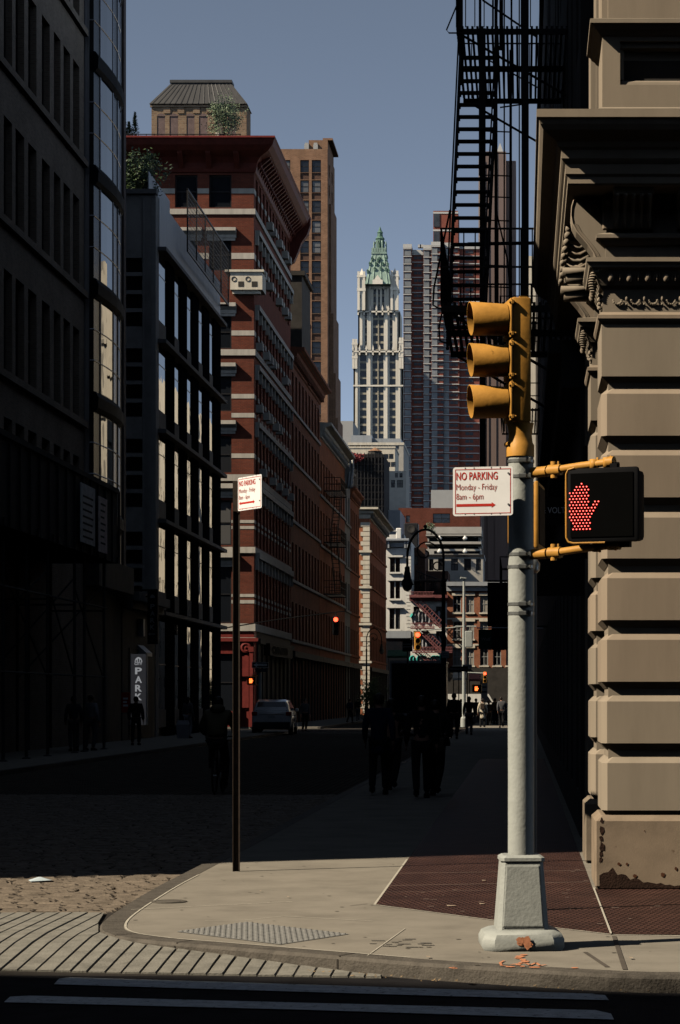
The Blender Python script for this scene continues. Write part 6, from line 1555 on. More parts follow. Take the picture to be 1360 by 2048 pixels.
# silver pole with a small walk signal and a one way sign
d = 108; xs = X(520,d)
r = thing('crossing_pole', 'pale crossing pole beside the parked car and red storefront', 'pole', (xs, d, 0), 0, world=False)
mb = MB(); mb.lathe([(.15,0),(.15,.3),(.085,.35),(.075,Z(1342,d))], n=10); mb.build('shaft', M['polegrey'], r, smooth=True)
mb = MB(); mb.tube([(0,0,Z(1352,d)),(X(504,d)-xs,-.1,Z(1350,d))], .03, 6); mb.tube([(0,0,Z(1370,d)),(X(508,d)-xs,-.1,Z(1370,d))], .03, 6); mb.lathe([(.09,Z(1345,d)),(.09,Z(1340,d)),(.03,Z(1335,d))], n=8); mb.build('yellow_bracket', M['yellow'], r)
def smallped(label, loc, w_=.42, m='yellow'):
    q = thing('walk_signal', label, 'pedestrian signal', loc, 0, world=False)
    mb = MB(); mb.cbox(-w_/2,w_/2,-.1,.1,0,.42,.03); mb.build('housing', M[m], q); mb = MB(); mb.box(-w_/2+.04,w_/2-.04,-.11,-.10,.04,.38); mb.build('display_face', M['black'], q)
    mb = MB(); mb.cbox(-.1,.04,-.118,-.112,.09,.22,.002); [mb.box(-.1+.037*k,-.073+.037*k,-.118,-.112,.22,.31) for k in range(4)]; mb.box(.045,.08,-.118,-.112,.17,.23); mb.build('hand_symbol', M['orangeled'], q); return q
smallped('small yellow walk signal lit orange on the pale crossing pole', (X(504,d),d-.15,Z(1370,d)))
smallped('distant walk signal with orange hand low right of the far pole', (X(947,d),d+8,Z(1385,d+8)), .5)
q = thing('one_way_sign', 'black one way sign with white arrow pointing left above the crossing pole', 'sign', (X(521,d),d-.1,Z(1330,d)), 0, world=False)
mb = MB(); mb.box(-.40,.40,-.01,.01,-.14,.14); mb.build('panel', M['black'], q)
mb = MB(); mb.box(-.39,.39,-.014,-.011,.115,.13); mb.box(-.39,.39,-.014,-.011,-.13,-.115); mb.box(-.39,-.375,-.014,-.011,-.115,.115); mb.box(.375,.39,-.014,-.011,-.115,.115)
mb.box(-.16,.32,-.014,-.011,-.055,.055); mb.prism([(-.16,-.10),(-.16,.10),(-.34,0)], 'y', -.014, -.011); mb.build('arrow', M['whitetext'], q)
mb = MB(); fit(mb, 'ONE WAY', -.10, .30, -.03, .06, -.0145, .01); mb.build('lettering', M['black'], q)
q = thing('street_name_sign', 'dark street name plate under the one way sign', 'sign', (X(524,d),d-.15,Z(1344,d)), 0, world=False); mb = MB(); mb.box(-.3,.3,-.01,.01,0,.16); mb.build('plate', mat('dark_blue_plate', (.02,.03,.05), .5), q)
# plates and banners in the distance
for (nm, lab, cat, px0, px1, py0, py1, d, m) in (
    ('street_sign','dark rectangular sign on a thin post above the truck','sign',805,825,1279,1303,98,'black'),
    ('street_sign','small pale notice on the black lamp post','sign',884,898,1302,1316,76.5,'grey_light'),
    ('street_name_sign','dark street name plate on the far pole','sign',899,936,1333,1343,112,'black'),
    ('one_way_sign','small pale edged one way plate by the far pole','sign',925,944,1329,1337,118,'grey_light'),
    ('green_banner','dark green shop flag hung on the right side','flag',957,984,1259,1298,70,'greenflag'),
    ('shop_awning','large black shop banner above the green flag','flag',975,1030,1165,1253,64,'black'),
    ('shop_awning','black shop awning box beside the green flag','awning',983,1040,1256,1300,62,'black'),
    ('notice_board','pale notice on the hoarding near the far crossing','sign',962,975,1358,1400,150,'grey_stucco')):
    r = thing(nm, lab, cat, (X((px0+px1)/2,d),d,Z(py1,d)), 0, world=False); w_ = X(px1,d)-X(px0,d); h_ = Z(py0,d)-Z(py1,d)
    mb = MB(); mb.cbox(-w_/2,w_/2,-.03,.03,0,h_,.01); mb.build('panel', M[m], r)
    if nm in ('street_sign','one_way_sign','street_name_sign','notice_board'):
        mb = MB(); mb.box(-w_/2+.03,w_/2-.03,-.036,-.031,h_*.35,h_*.42); mb.box(-w_/2+.03,w_/2-.06,-.036,-.031,h_*.58,h_*.65); mb.build('print_line', M['shade'] if m != 'black' else M['dimtext'], r)
        mb = MB(); zb = Z(py1,d); mb.box(-.025,.025,.031,.07,-zb,h_*.9); mb.build('post', M['darkiron'], r)
    elif nm == 'green_banner':
        mb = MB(); fit(mb, 'Wolf', -w_/2+.08, w_/2-.05, h_*.42, .10, -.032, .005); mb.build('lettering', M['dimtext'], r); mb = MB(); mb.tube([(-w_/2-.05,0,h_+.05),(1.8,0,h_+.05)], .025, 6); mb.build('rod', M['metal_grey'], r)
    else:
        mb = MB(); mb.tube([(-w_/2,0,h_+.04),(1.6,0,h_+.04)], .03, 6); mb.build('rod', M['darkiron'], r)
r = thing('shop_lettering', 'dim grey lettering over the dark shopfront beside the red building', 'shop sign', (X(575,129),140,Z(1308,140)))
d = 140; mb = MB(); vs, fs = textmesh('onon', 1, 1, .01, .02); kx = (X(617,d)-X(572,d))/2.4
P_ = fp('R', -15.0); mb.add([(-14.9, 134+a*4.2, Z(1310,140)+b_*.95) for a, b_, c_ in vs], fs); mb.build('letters', M['dimtext'], r)
mb = MB(); mb.box(-15.3,-14.92,133,146,Z(1315,140),Z(1292,140)); mb.build('fascia', M['black'], r)

# tree by the street, parked things
r = thing('street_tree', 'leafy green planting by the shopfronts below the quoined building', 'tree', (X(745,150),150,0))
c_ = (X(742,150),150,0); mb = MB(); leaves(mb, (c_[0],c_[1],1.8), (.75,.8,1.1), 2600, .07); mb.build('crown', M['leaf'], r); mb = MB(); mb.tube([(c_[0],150,0),(c_[0],150,1.2),(c_[0]+.1,150,2.6)], [.08,.06,.02], 6); mb.build('trunk', M['bark'], r)

# ---------------- SUV seen from behind
car = thing('parked_car', 'silver white parked car seen from behind on the left of the street', 'car', (X(543,106), 106, ROAD), R(2), world=False)
def sec(y, hw, zb, zs, zt, ht):                     # cross-section: half width, bottom, shoulder, roof, roof half width
    return [(-hw*.92,y,zb),(-hw,y,zb+.15),(-hw,y,zs-.1),(-hw*.96,y,zs),(-ht,y,zt-.06),(-ht*.85,y,zt),(ht*.85,y,zt),(ht,y,zt-.06),(hw*.96,y,zs),(hw,y,zs-.1),(hw,y,zb+.15),(hw*.92,y,zb)]
mb = MB(); mb.loft([sec(0,.86,.35,1.0,1.08,.80),sec(.05,.92,.28,1.08,1.22,.82),sec(.25,.94,.25,1.12,1.58,.72),sec(.6,.95,.25,1.12,1.68,.70),sec(2.4,.95,.25,1.1,1.68,.70),sec(3.2,.95,.25,1.08,1.28,.74),sec(3.5,.94,.25,1.02,1.06,.80),sec(4.4,.90,.28,.9,.94,.78),sec(4.65,.82,.32,.75,.8,.70)])
mb.build('body', M['carwhite'], car, smooth=True)
mb = MB(); mb.quad((-.74,.02,1.14),(.74,.02,1.14),(.64,.22,1.56),(-.64,.22,1.56)); mb.build('rear_window', M['glassdark'], car)
for s_ in (-1,1):
    mb = MB(); mb.add([(s_*.915,.45,1.15),(s_*.915,3.0,1.13),(s_*.73,2.35,1.58),(s_*.73,.7,1.60)], [(0,1,2,3)]); mb.build('side_window', M['glassdark'], car)
    mb = MB(); mb.cbox(s_*.80-.13,s_*.80+.13,-.03,.1,.92,1.10,.02); mb.build('tail_light', M['taillight'], car)
    for y_ in (.85, 3.65):
        mb = MB(); mb.M = Matrix.Translation((s_*.86,y_,.34)) @ Matrix.Rotation(R(90),4,'Y'); mb.lathe([(.2,-.11),(.33,-.1),(.345,0),(.33,.1),(.2,.11)], n=20); w_ = mb.build('wheel', M['rubber'], car, smooth=True)
        mb = MB(); mb.M = Matrix.Translation((s_*.86,y_,.34)) @ Matrix.Rotation(R(90),4,'Y'); mb.lathe([(.21,-.12),(.21,.12)], n=14); mb.build('rim', M['metal_grey'], w_)
    mb = MB(); mb.cbox(s_*1.0-.08,s_*1.0+.08,2.95,3.1,1.1,1.25,.03); mb.build('wing_mirror', M['carwhite'], car)
mb = MB(); mb.cbox(-.88,.88,-.06,.05,.33,.62,.04); mb.build('bumper', M['frame_dark'], car)
mb = MB(); mb.box(-.16,.16,-.03,-.015,.80,.92); mb.build('number_plate', M['grey_light'], car)
mb = MB(); mb.box(-.6,.6,-.02,.0,.97,1.0); mb.build('trim_strip', M['metal_grey'], car)

# ---------------- box truck seen from behind
tk = thing('box_truck', 'dark box truck seen from behind in the middle of the street', 'truck', (X(834,104), 104, ROAD), 0, world=False)
mb = MB(); mb.box(-1.22,1.22,0,6.2,.95,3.42); 
for z in (.95,3.36): mb.box(-1.27,1.27,-.05,.0,z,z+.09)
for x in (-1.27,1.19): mb.box(x,x+.08,-.05,.0,1.04,3.36)
mb.box(-1.27,1.27,-.02,6.2,3.40,3.48); mb.build('cargo_box', M['trucksilver'], tk)
mb = MB(); mb.box(-1.17,1.17,-.04,-.005,1.05,3.34)
for k in range(8): mb.box(-1.17,1.17,-.055,-.041,1.05+.28*k,1.07+.28*k)
mb.build('roller_door', M['black'], tk)
mb = MB(); mb.box(-1.1,1.1,-.25,.0,.55,.75); mb.box(-1.0,-.9,-.1,0,.6,.95); mb.box(.9,1.0,-.1,0,.6,.95); mb.build('bumper', M['darkiron'], tk)
mb = MB(); mb.cbox(-1.05,1.05,6.4,8.2,.6,2.5,.15); mb.build('cab', M['trucksilver'], tk)
mb = MB(); mb.box(-.4,.4,0,7.8,.6,.94); mb.build('chassis', M['darkiron'], tk)
for s_ in (-1,1):
    mb = MB(); mb.box(s_*1.0-.1,s_*1.0+.1,-.28,-.25,.58,.72); mb.build('tail_light', M['taillight'], tk)
    for y_ in (1.5,7.2):
        mb = MB(); mb.M = Matrix.Translation((s_*.95,y_,.45)) @ Matrix.Rotation(R(90),4,'Y'); mb.lathe([(.25,-.2),(.44,-.18),(.45,0),(.44,.18),(.25,.2)], n=18); mb.build('wheel', M['rubber'], tk, smooth=True)
# distant white van crossing
v = thing('crossing_van', 'white van crossing at the sunlit far intersection', 'van', (X(945,223.5), 223.5, ROAD), 0, world=False)
mb = MB(); mb.prism([(-2.6,.4),(2.2,.4),(2.7,.6),(2.7,1.1),(2.1,1.35),(1.6,2.2),(-2.6,2.2)], 'y', 0, 1.9); mb.build('body', M['white_paint'], v)
mb = MB(); mb.prism([(1.0,1.35),(1.95,1.35),(1.5,2.0),(1.0,2.0)], 'y', -.01, 0); mb.build('cab_window', M['glassdark'], v)
for x in (-1.7,1.7): mb = MB(); mb.M = Matrix.Translation((x,.1,.35)) @ Matrix.Rotation(R(90),4,'X'); mb.lathe([(.2,-.1),(.35,-.1),(.35,.1),(.2,.1)], n=14); mb.build('wheel', M['rubber'], v)
v = thing('parked_car', 'dark parked car with pale roof glint low at the right end of the street', 'car', (X(1005,150), 150, ROAD), 0, world=False)
mb = MB(); mb.loft([sec(0,.86,.35,.9,.95,.78),sec(.2,.9,.25,.95,1.0,.78),sec(.8,.9,.25,.95,1.42,.64),sec(2.2,.9,.25,.93,1.42,.64),sec(3.0,.9,.25,.9,.95,.7),sec(4.3,.85,.3,.75,.8,.65)]); mb.build('body', M['greycloth'], v, smooth=True)
mb = MB(); mb.quad((-.66,.25,1.0),(.66,.25,1.0),(.58,.7,1.36),(-.58,.7,1.36)); mb.build('rear_window', M['glassdark'], v)
for s_ in (-1,1):
    for y_ in (.8,3.4): mb = MB(); mb.M = Matrix.Translation((s_*.82,y_,.33)) @ Matrix.Rotation(R(90),4,'Y'); mb.lathe([(.2,-.1),(.33,-.1),(.33,.1),(.2,.1)], n=14); mb.build('wheel', M['rubber'], v)

# ================================================================== PEOPLE
def skin(pts, edges, rad, name, m, parent, sub=2, root=0):
    me = bpy.data.meshes.new('s'); me.from_pydata(pts, edges, []); o = bpy.data.objects.new('s', me); C.objects.link(o)
    md = o.modifiers.new('k','SKIN'); md.use_smooth_shade = True
    sv = me.skin_vertices[0].data
    for i, r_ in enumerate(rad): sv[i].radius = r_ if isinstance(r_, tuple) else (r_, r_); sv[i].use_root = (i == root)
    sb_ = o.modifiers.new('u','SUBSURF'); sb_.levels = sub; sb_.render_levels = sub
    bpy.context.view_layer.update(); dg = bpy.context.evaluated_depsgraph_get()
    m2 = bpy.data.meshes.new_from_object(o.evaluated_get(dg)); bpy.data.objects.remove(o); bpy.data.meshes.remove(me)
    m2.name = name; m2.materials.clear(); m2.materials.append(m)
    for p in m2.polygons: p.material_index = 0
    q = bpy.data.objects.new(name, m2); C.objects.link(q)
    if parent: q.parent = parent; OFF[q] = Vector((0,0,0))
    return q
def person(label, loc, rz, h=1.75, J=None, top='blackcloth', legs='blackcloth', hair='hair', coat=0, bulk=1.0, hood=False, longhair=False, cat='person', bag=None, group=None):
    """faces local -y; J overrides joints given for a 1.75 m figure"""
    k = h/1.75; r = thing('person', label, cat, loc, rz, group, world=False)
    j = dict(pel=(0,0,.95), wai=(0,0,1.10), che=(0,.01,1.32), nek=(0,.0,1.49), hed=(0,-.01,1.60), crn=(0,-.005,1.70),
             shL=(-.18,.01,1.42), elL=(-.24,.03,1.14), wrL=(-.25,-.06,.90), haL=(-.25,-.08,.83), shR=(.18,.01,1.42), elR=(.24,.03,1.14), wrR=(.25,-.06,.90), haR=(.25,-.08,.83),
             hiL=(-.09,0,.90), knL=(-.11,-.06,.50), anL=(-.11,.06,.09), toL=(-.12,-.10,.035), hiR=(.09,0,.90), knR=(.11,.02,.50), anR=(.11,.14,.10), toR=(.12,0.0,.035))
    if J: j.update(J)
    j = {a: (b_[0]*k, b_[1]*k, b_[2]*k) for a, b_ in j.items()}
    names = ['pel','wai','che','nek','hed','crn','shL','elL','wrL','haL','shR','elR','wrR','haR','hiL','knL','anL','toL','hiR','knR','anR','toR']
    E = [('pel','wai'),('wai','che'),('che','nek'),('nek','hed'),('hed','crn'),('che','shL'),('shL','elL'),('elL','wrL'),('wrL','haL'),('che','shR'),('shR','elR'),('elR','wrR'),('wrR','haR'),('pel','hiL'),('hiL','knL'),('knL','anL'),('anL','toL'),('pel','hiR'),('hiR','knR'),('knR','anR'),('anR','toR')]
    Rr = dict(pel=.12,wai=.11,che=.12,nek=.055,hed=.085,crn=.07,shL=.06,elL=.042,wrL=.028,haL=.03,shR=.06,elR=.042,wrR=.028,haR=.03,hiL=.085,knL=.055,anL=.038,toL=.035,hiR=.085,knR=.055,anR=.038,toR=.035)
    ix = {n_: i for i, n_ in enumerate(names)}
    body = skin([j[n_] for n_ in names], [(ix[a], ix[b_]) for a, b_ in E], [Rr[n_]*k for n_ in names], 'body', M['skin'], r)
    # clothes
    tn = ['pel','wai','che','shL','elL','wrL','shR','elR','wrR']; ti = {n_: i for i, n_ in enumerate(tn)}; B = bulk
    TR = dict(pel=(.155*B,.125*B),wai=(.145*B,.12*B),che=(.165*B,.135*B),shL=.078*B,elL=.06*B,wrL=.046*B,shR=.078*B,elR=.06*B,wrR=.046*B)
    pts = [j[n_] for n_ in tn]; ed = [('pel','wai'),('wai','che'),('che','shL'),('shL','elL'),('elL','wrL'),('che','shR'),('shR','elR'),('elR','wrR')]; ed = [(ti[a],ti[b_]) for a,b_ in ed]; rd = [TR[n_] if not isinstance(TR[n_],tuple) else tuple(q*k for q in TR[n_]) for n_ in tn]; rd = [q if isinstance(q,tuple) else q*k for q in rd]
    if coat: p_ = j['pel']; pts.append((p_[0],p_[1]+.01,p_[2]-coat*k)); ed.append((0,len(pts)-1)); rd.append((.20*B*k,.16*B*k))
    pts.append((j['nek'][0],j['nek'][1],j['nek'][2]+.0)); ed.append((2,len(pts)-1)); rd.append(.075*k)
    jk = skin(pts, ed, rd, 'jacket' if not coat else 'coat', M[top], r, root=0)
    if hood: mb = MB(); mb.ball((j['nek'][0],j['nek'][1]+.09*k,j['nek'][2]+.03*k), .13*k, 10, 7, (1.1,.8,.7)); mb.build('hood', M[top], jk, smooth=True)
    ln_ = ['pel','hiL','knL','anL','hiR','knR','anR']; li = {n_: i for i, n_ in enumerate(ln_)}; LR = dict(pel=.135,hiL=.10,knL=.075,anL=.062,hiR=.10,knR=.075,anR=.062)
    skin([j[n_] for n_ in ln_], [(li[a],li[b_]) for a,b_ in (('pel','hiL'),('hiL','knL'),('knL','anL'),('pel','hiR'),('hiR','knR'),('knR','anR'))], [LR[n_]*k for n_ in ln_], 'trousers', M[legs], r)
    for s_ in 'LR':
        a, t = Vector(j['an'+s_]), Vector(j['to'+s_]); dr = (t-a); dr.z = 0; dr.normalize(); mb = MB(); mb.loft([[tuple(a+dr*(q*k)+Vector((-dr.y,dr.x,0))*(x*wd*k)+Vector((0,0,(zz_-a.z/k if False else zz_)*k-a.z+0))+Vector((0,0,a.z-.07*k if a.z > .12*k else 0))) for x, zz_ in ((-1,.0),(-1,.05*hh+.02),(-.6,.09*hh),(.6,.09*hh),(1,.05*hh+.02),(1,.0))] for q, wd, hh in ((-.08,.03,1),(-.04,.045,1.1),(.06,.05,.9),(.14,.045,.6),(.18,.025,.4))]); mb.build('shoe', M['blackcloth'], r, smooth=True)
        h_ = Vector(j['ha'+s_]); w_ = Vector(j['wr'+s_]); dn = (h_-w_).normalized(); sd = dn.cross(Vector((1,0,0))).normalized(); mb = MB()
        for q in range(4): b0 = h_+dn*.02*k+sd*(.024-.016*q)*k; mb.tube([b0, b0+dn*(.045+.008*(q in (1,2)))*k, b0+dn*(.075+.008*(q in (1,2)))*k+Vector((0,-.01,0))*k], [.0095*k,.0085*k,.006*k], 5)
        b0 = h_-dn*.01*k+sd*.03*k; mb.tube([b0, b0+sd*.02*k+dn*.03*k, b0+sd*.025*k+dn*.055*k], [.010*k,.009*k,.006*k], 5); mb.build('fingers', M['skin'], body, smooth=True)
    hc = Vector(j['hed'])
    mb = MB(); mb.ball((hc.x,hc.y+.012*k,hc.z+.045*k), .108*k, 12, 9, (.88,1.02,1.0)); 
    if longhair: mb.ball((hc.x,hc.y+.05*k,hc.z-.06*k), .10*k, 10, 8, (1,.7,1.5))
    # keep the face clear of hair
    mb.v = [(v_[0], max(v_[1], hc.y-.055*k) if v_[2] < hc.z+.085*k else v_[1], v_[2]) for v_ in mb.v]
    mb.build('hair', M[hair], r, smooth=True)
    mb = MB(); mb.tube([(hc.x,hc.y-.085*k,hc.z+.03*k),(hc.x,hc.y-.115*k,hc.z-.0*k)], [.010*k,.016*k], 6); mb.build('nose', M['skin'], body, smooth=True)
    mb = MB(); mb.box(hc.x-.025*k,hc.x+.025*k,hc.y-.094*k,hc.y-.085*k,hc.z-.042*k,hc.z-.034*k); mb.build('mouth', M['taillight'], body)
    for s_ in (-1,1):
        mb = MB(); mb.ball((hc.x+s_*.032*k,hc.y-.082*k,hc.z+.028*k), .010*k, 6, 5); mb.build('eye', M['blackcloth'], body)
        mb = MB(); mb.ball((hc.x+s_*.087*k,hc.y+.005*k,hc.z+.01*k), .022*k, 6, 5, (.4,.8,1.3)); mb.build('ear', M['skin'], body)
    return r
WALK = dict(knL=(-.10,-.16,.52), anL=(-.10,-.16,.09), toL=(-.10,-.33,.05), knR=(.10,.0,.50), anR=(.10,.26,.14), toR=(.10,.14,.04), elL=(-.24,.10,1.15), wrL=(-.25,.08,.92), haL=(-.25,.07,.85), elR=(.24,-.02,1.15), wrR=(.25,-.18,.94), haR=(.25,-.22,.88))
person('person in dark navy coat walking on the shaded sidewalk left of the pair', (X(757,37.5),37.6,0), R(180), 1.70, WALK, 'navy', 'blackcloth', coat=.28)
STRD = dict(knR=(.09,-.14,.53), anR=(.09,-.10,.10), toR=(.10,-.26,.05), knL=(-.09,.03,.50), anL=(-.08,.30,.16), toL=(-.08,.20,.06), elR=(.21,.10,1.15), wrR=(.20,.08,.93), haR=(.20,.06,.86), elL=(-.27,-.02,1.17), wrL=(-.18,-.2,1.08), haL=(-.14,-.24,1.08), hed=(.02,-.03,1.59), crn=(.025,-.03,1.69))
person('person in long black coat walking close beside the navy coated one', (X(785,39.5),39.5,0), R(172), 1.62, STRD, 'blackcloth', 'blackcloth', coat=.35, longhair=True, bulk=.86)
person('person in black jacket and wide trousers ahead of the pole at left', (X(842,36),36.2,0), R(186), 1.66, WALK, 'blackcloth', 'blackcloth', bulk=.95)
person('person in black carrying a bag at the right of the walking pair', (X(872,37.2),37.2,0), R(170), 1.60, STRD, 'blackcloth', 'blackcloth', bulk=.98, coat=.2)
hb = thing('shoulder_bag', 'dark shoulder bag carried by the right person of the walking pair', 'bag', (X(884,37.1),37.1,.72), 0, world=False); mb = MB(); mb.cbox(-.05,.05,-.15,.15,0,.24,.03); mb.build('bag', M['postbrown'], hb); mb = MB(); mb.tube([(0,-.12,.22),(-.04,-.05,.62),(-.04,.05,.62),(0,.12,.22)], .008, 5); mb.build('strap', M['postbrown'], hb)
person('broad person in black walking away beyond the street lamp', (X(908,90),90,0), R(180), 1.84, WALK, 'blackcloth', 'blackcloth', bulk=1.08)
person('person in dark clothes between the broad walker and the cream coat', (X(938,100),100,0), R(180), 1.72, WALK, 'blackcloth', 'greycloth')
person('person in a cream coat with backpack at the sunlit crossing', (X(965,127.8),127.8,ROAD), R(180), 1.74, None, 'palecoat', 'blackcloth', coat=.42)
bp = thing('backpack', 'small brown backpack worn on the cream coat', 'backpack', (X(965,127.8),127.63,1.0), 0, world=False); mb = MB(); mb.cbox(-.13,.13,-.07,.06,0,.36,.04); mb.build('bag', M['postbrown'], bp)
mb = MB(); [mb.tube([(s_*.09,.05,.34),(s_*.11,.12,.42),(s_*.12,.28,.30)], .014, 5) for s_ in (-1,1)]; mb.build('strap', M['postbrown'], bp)
person('person standing at the left edge of the street with pale bags', (X(376,92),92,0), R(150), 1.70, None, 'greycloth', 'palecloth', longhair=True)
bg_ = thing('shopping_bag', 'pale shopping bag beside the person at the left kerb', 'bag', (X(366,91),91,0.02), 0, world=False); mb = MB(); mb.loft([[(-.22,-.1,0),(.22,-.1,0),(.22,.1,0),(-.22,.1,0)],[(-.26,-.13,.55),(.26,-.13,.55),(.26,.13,.55),(-.26,.13,.55)],[(-.2,-.06,.72),(.2,-.06,.72),(.2,.06,.72),(-.2,.06,.72)]]); mb.build('sack', M['palecloth'], bg_); mb = MB(); mb.tube([(-.12,0,.7),(-.08,0,.88),(.08,0,.88),(.12,0,.7)], .012, 5); mb.build('handle', M['blackcloth'], bg_)
person('person in pale top standing under the scaffolding', (X(182,70),70,0), R(160), 1.74, None, 'palecloth', 'greycloth')
person('person in dark clothes beside the pale topped one under the scaffolding', (X(134,68),69,0), R(200), 1.70, None, 'greycloth', 'greycloth')
person('dark figure standing in front of the grey park sign', (X(272,78),78,0), R(180), 1.70, None, 'blackcloth', 'blackcloth', bulk=1.2)
person('person seated low by the shopfronts right of the parked car', (X(610,112),112,0), R(30), 1.62, None, 'greycloth', 'blackcloth')
far = [(700,150,'navy','blackcloth','small dark figure walking on the far left kerb below the grey building'),(716,165,'blackcloth','greycloth','small figure near the leafy planting left of the truck'),
 (922,140,'greycloth','blackcloth','distant person in grey beside the pale far pole'),(952,150,'navy','greycloth','distant person in navy at the far crossing'),(978,135,'blackcloth','blackcloth','dark figure right of the cream coat near the parked car'),
 (990,142,'olive','blackcloth','olive jacketed distant figure right of the cream coat'),(897,112,'blackcloth','blackcloth','dark figure just left of the broad walker by the lamp post'),(1003,125,'greycloth','blackcloth','grey clad figure close to the signal pole at mid street')]
for i, (px, d_, a, b_, lab) in enumerate(far): person(lab, (X(px,d_), d_, 0 if px > 980 or px < 720 else ROAD), R(180+25*(i%3-1)), 1.62+.04*(i%4), (WALK, STRD, None)[i%3], a, b_)
for i, (px0, px1, py0, py1, d_, m_, lab) in enumerate(((906,935,1345,1356,240,'cream','pale shop awning at the foot of the orange brick facade'),(938,962,1347,1358,240,'red_iron','dusty red shop awning at the foot of the orange brick facade'),(776,816,1300,1312,258,'greenflag','dark green awning at the foot of the white building'))):
    r = thing('street_awning', lab, 'awning', (X(px0,d_), d_, Z(py1,d_)), 0, 'awnings at the street end'); mb = MB(); mb.prism([(d_,Z(py0,d_)),(d_-1.4,Z(py1,d_)),(d_-1.4,Z(py1,d_)-.25),(d_,Z(py1,d_)-.2)], 'x', X(px0,d_), X(px1,d_)); mb.build('canvas', M[m_], r)
    mb = MB(); [mb.tube([(x_,d_-1.35,Z(py1,d_)-.2),(x_,d_,Z(py1,d_)-.25)], .03, 5) for x_ in (X(px0,d_)+.1, X(px1,d_)-.1)]; mb.tube([(X(px0,d_)+.05,d_+.02,Z(py0,d_)),(X(px0,d_)+.05,d_+.02,0)], .05, 5); mb.tube([(X(px1,d_)-.05,d_+.02,Z(py0,d_)),(X(px1,d_)-.05,d_+.02,0)], .05, 5); mb.build('frame', M['darkiron'], r)
# cyclist
cx, cy = X(431,40), 40.0
bk = thing('bicycle', 'dark city bicycle ridden along the shaded cobbles', 'bicycle', (cx, cy, ROAD), R(0), world=False)
def wheel(y):
    mb = MB(); mb.M = Matrix.Translation((0,y,.34)) @ Matrix.Rotation(R(90),4,'Y')
    mb.loft([[((.325+.018*math.cos(b_))*math.cos(a),(.325+.018*math.cos(b_))*math.sin(a),.018*math.sin(b_)) for b_ in [1.5708*q for q in range(4)]] for a in [6.2832*k/28 for k in range(29)]], cap=False); w_ = mb.build('wheel', M['rubber'], bk, smooth=True)
    mb = MB(); [mb.tube([(0,y,.34),(0,y+.315*math.cos(a),.34+.315*math.sin(a))], .0025, 3) for a in [6.2832*k/18 for k in range(18)]]; mb.tube([(-.04,y,.34),(.04,y,.34)], .02, 8); mb.build('spokes', M['steel'], w_)
wheel(-.1); wheel(.98)
mb = MB(); [mb.tube(p, .016, 6) for p in ([(0,.33,.30),(0,.20,.85)],[(0,.33,.30),(0,.80,.78)],[(0,.22,.78),(0,.78,.88)],[(0,.33,.30),(0,-.1,.34)],[(0,.24,.74),(0,-.1,.34)],[(0,.78,.95),(0,.98,.34)])]; mb.build('frame', M['darkiron'], bk)
mb = MB(); mb.tube([(-.28,.68,1.03),(-.12,.76,1.02),(0,.78,1.0),(.12,.76,1.02),(.28,.68,1.03)], .014, 6); mb.tube([(0,.78,.9),(0,.78,1.0)], .016, 6); mb.build('handlebar', M['steel'], bk)
mb = MB(); mb.loft([[(-.07,.06,.90),(.07,.06,.90),(.07,.06,.94),(-.07,.06,.94)],[(-.08,.14,.90),(.08,.14,.90),(.08,.14,.95),(-.08,.14,.95)],[(-.015,.34,.91),(.015,.34,.91),(.015,.34,.94),(-.015,.34,.94)]]); mb.build('saddle', M['rubber'], bk)
mb = MB(); mb.M = Matrix.Translation((.05,.33,.30)) @ Matrix.Rotation(R(90),4,'Y'); mb.lathe([(.09,-.004),(.09,.004)], n=16); mb.build('chainring', M['steel'], bk)
mb = MB(); mb.tube([(.07,.33,.30),(.07,.33,.13)], .01, 5); mb.box(.07,.16,.28,.38,.11,.13); mb.tube([(-.07,.33,.30),(-.07,.33,.47)], .01, 5); mb.box(-.16,-.07,.28,.38,.46,.48); mb.build('pedals', M['darkiron'], bk)
CY = dict(pel=(0,-.20,.99), wai=(0,-.24,1.13), che=(0,-.32,1.36), nek=(0,-.36,1.52), hed=(0,-.38,1.63), crn=(0,-.38,1.72), shL=(-.19,-.34,1.45), elL=(-.30,-.46,1.20), wrL=(-.27,-.63,1.09), haL=(-.27,-.69,1.07), shR=(.19,-.34,1.45), elR=(.30,-.46,1.20), wrR=(.27,-.63,1.09), haR=(.27,-.69,1.07),
          hiL=(-.10,-.22,.93), knL=(-.13,-.48,.62), anL=(-.12,-.33,.22), toL=(-.12,-.48,.15), hiR=(.10,-.22,.93), knR=(.13,-.55,.85), anR=(.12,-.33,.56), toR=(.12,-.48,.49))
person('cyclist in an olive puffer jacket riding away on the shaded cobbles', (cx, cy, ROAD), R(180), 1.72, CY, 'olive', 'blackcloth', bulk=1.35, hood=True)

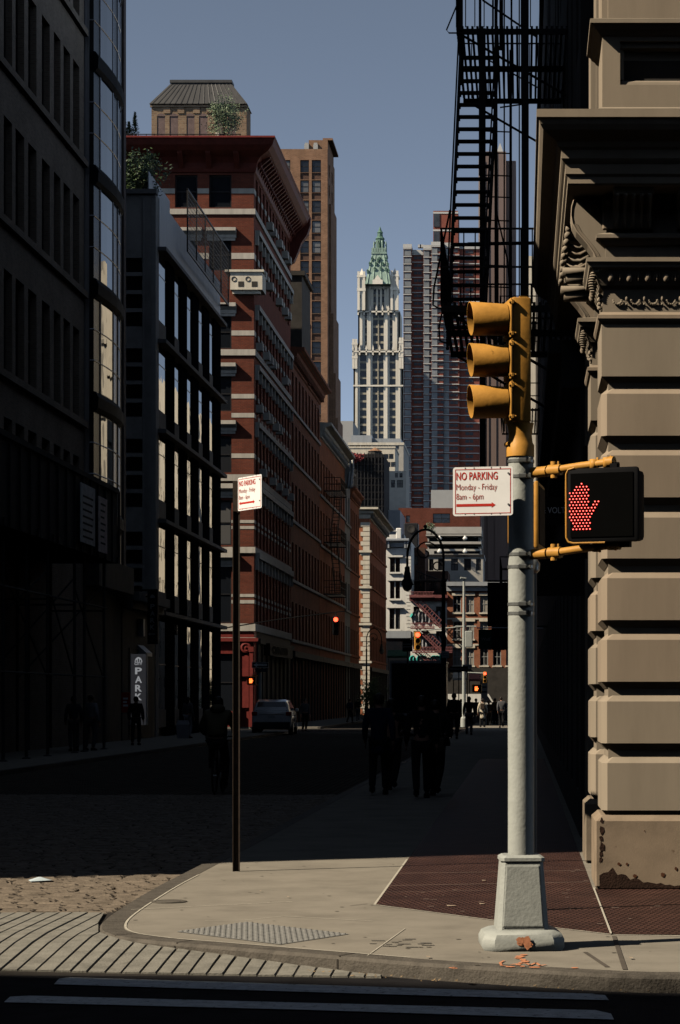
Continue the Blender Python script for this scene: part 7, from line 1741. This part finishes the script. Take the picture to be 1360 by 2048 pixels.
# ================================================================== groups, and pieces of trim as parts of their own
GROUPS = {'person':'people along the street', 'roof_shrub':'shrubs on the roofs', 'walk_signal':'pedestrian walk signals', 'traffic_signal':'traffic signals over the street',
 'street_awning':'awnings at the street end', 'parking_sign':'no parking signs', 'fire_escape':'fire escapes', 'loft_building':'dark lofts on the right side', 'street_building':'brick buildings of the left street wall',
 'office_block':'office blocks below the gothic tower', 'brick_block':'low brick blocks in the distance', 'parked_car':'cars parked along the street', 'bracket_arm':'bracket arms on the grey pole',
 'park_sign':'garage park signs', 'shop_awning':'black shop awnings', 'corner_block':'corner blocks behind the viewer', 'poster':'notices on the sidewalk shed', 'signal_pole':'signal poles'}
base = lambda o: o.name.rsplit('.', 1)[0] if o.name[-3:].isdigit() and '.' in o.name else o.name
for o in list(C.objects):
    if o.parent is None and base(o) in GROUPS and 'group' not in o.keys(): o['group'] = GROUPS[base(o)]
SPLIT = {'cornice_bracket','window_hood','modillion','stone_band','blind_arch','dormer','lintel','planter','square_panel','round_ornament','floor_slab','spandrel','floor_ledge','string_course',
 'seam','terrace_slab','flying_buttress','roof_antenna','rust_spot','side_hood','dentil','corbel','terrace_glazing','hanger','edge_trim','stringer','guide_bar','mounting_lug','scaffold_tube','flute','stepped_pier','hip_rib','sill_course','rib','latch','window_surround','foliage_drop','cross_rail','cornice','gooseneck_rail','bracket','skyline_cutout','mast_arm','yellow_bracket','rust_spot','bolt','square_panel','printed_lines','print','print_line'}
def pieces(o, limit=100):
    me = o.data; n = len(me.vertices); par = list(range(n))
    def find(a):
        while par[a] != a: par[a] = par[par[a]]; a = par[a]
        return a
    for p in me.polygons:
        v = p.vertices; r = find(v[0])
        for q in v[1:]: par[find(q)] = r
    comp = {}
    for p in me.polygons: comp.setdefault(find(p.vertices[0]), []).append(tuple(p.vertices))
    if len(comp) < 2: return
    lst = sorted(comp.values(), key=lambda fs: -max(me.vertices[i].co.z for f in fs for i in f)) if len(comp) > limit else list(comp.values())
    co = [tuple(v.co) for v in me.vertices]; mt = me.materials[0]; nm = base(o); sm = me.polygons[0].use_smooth
    groups_ = [[c] for c in lst[:limit]] + ([lst[limit:]] if len(lst) > limit else [])
    for gi, g in enumerate(groups_):
        fs = [f for c in g for f in c]; ids = sorted(set(i for f in fs for i in f)); mp = {a: b for b, a in enumerate(ids)}
        m2 = bpy.data.meshes.new(nm); m2.from_pydata([co[i] for i in ids], [], [[mp[i] for i in f] for f in fs]); m2.materials.append(mt)
        if sm: m2.polygons.foreach_set('use_smooth', [True]*len(m2.polygons))
        if gi == 0: o.data = m2
        else:
            q = bpy.data.objects.new(nm, m2); C.objects.link(q); q.parent = o.parent; q.location = o.location; q.rotation_euler = o.rotation_euler
            if len(g) > 1: q['kind'] = 'stuff'
for o in [o for o in C.objects if o.type == 'MESH' and base(o) in SPLIT and o.parent is not None and not o.children]: pieces(o)
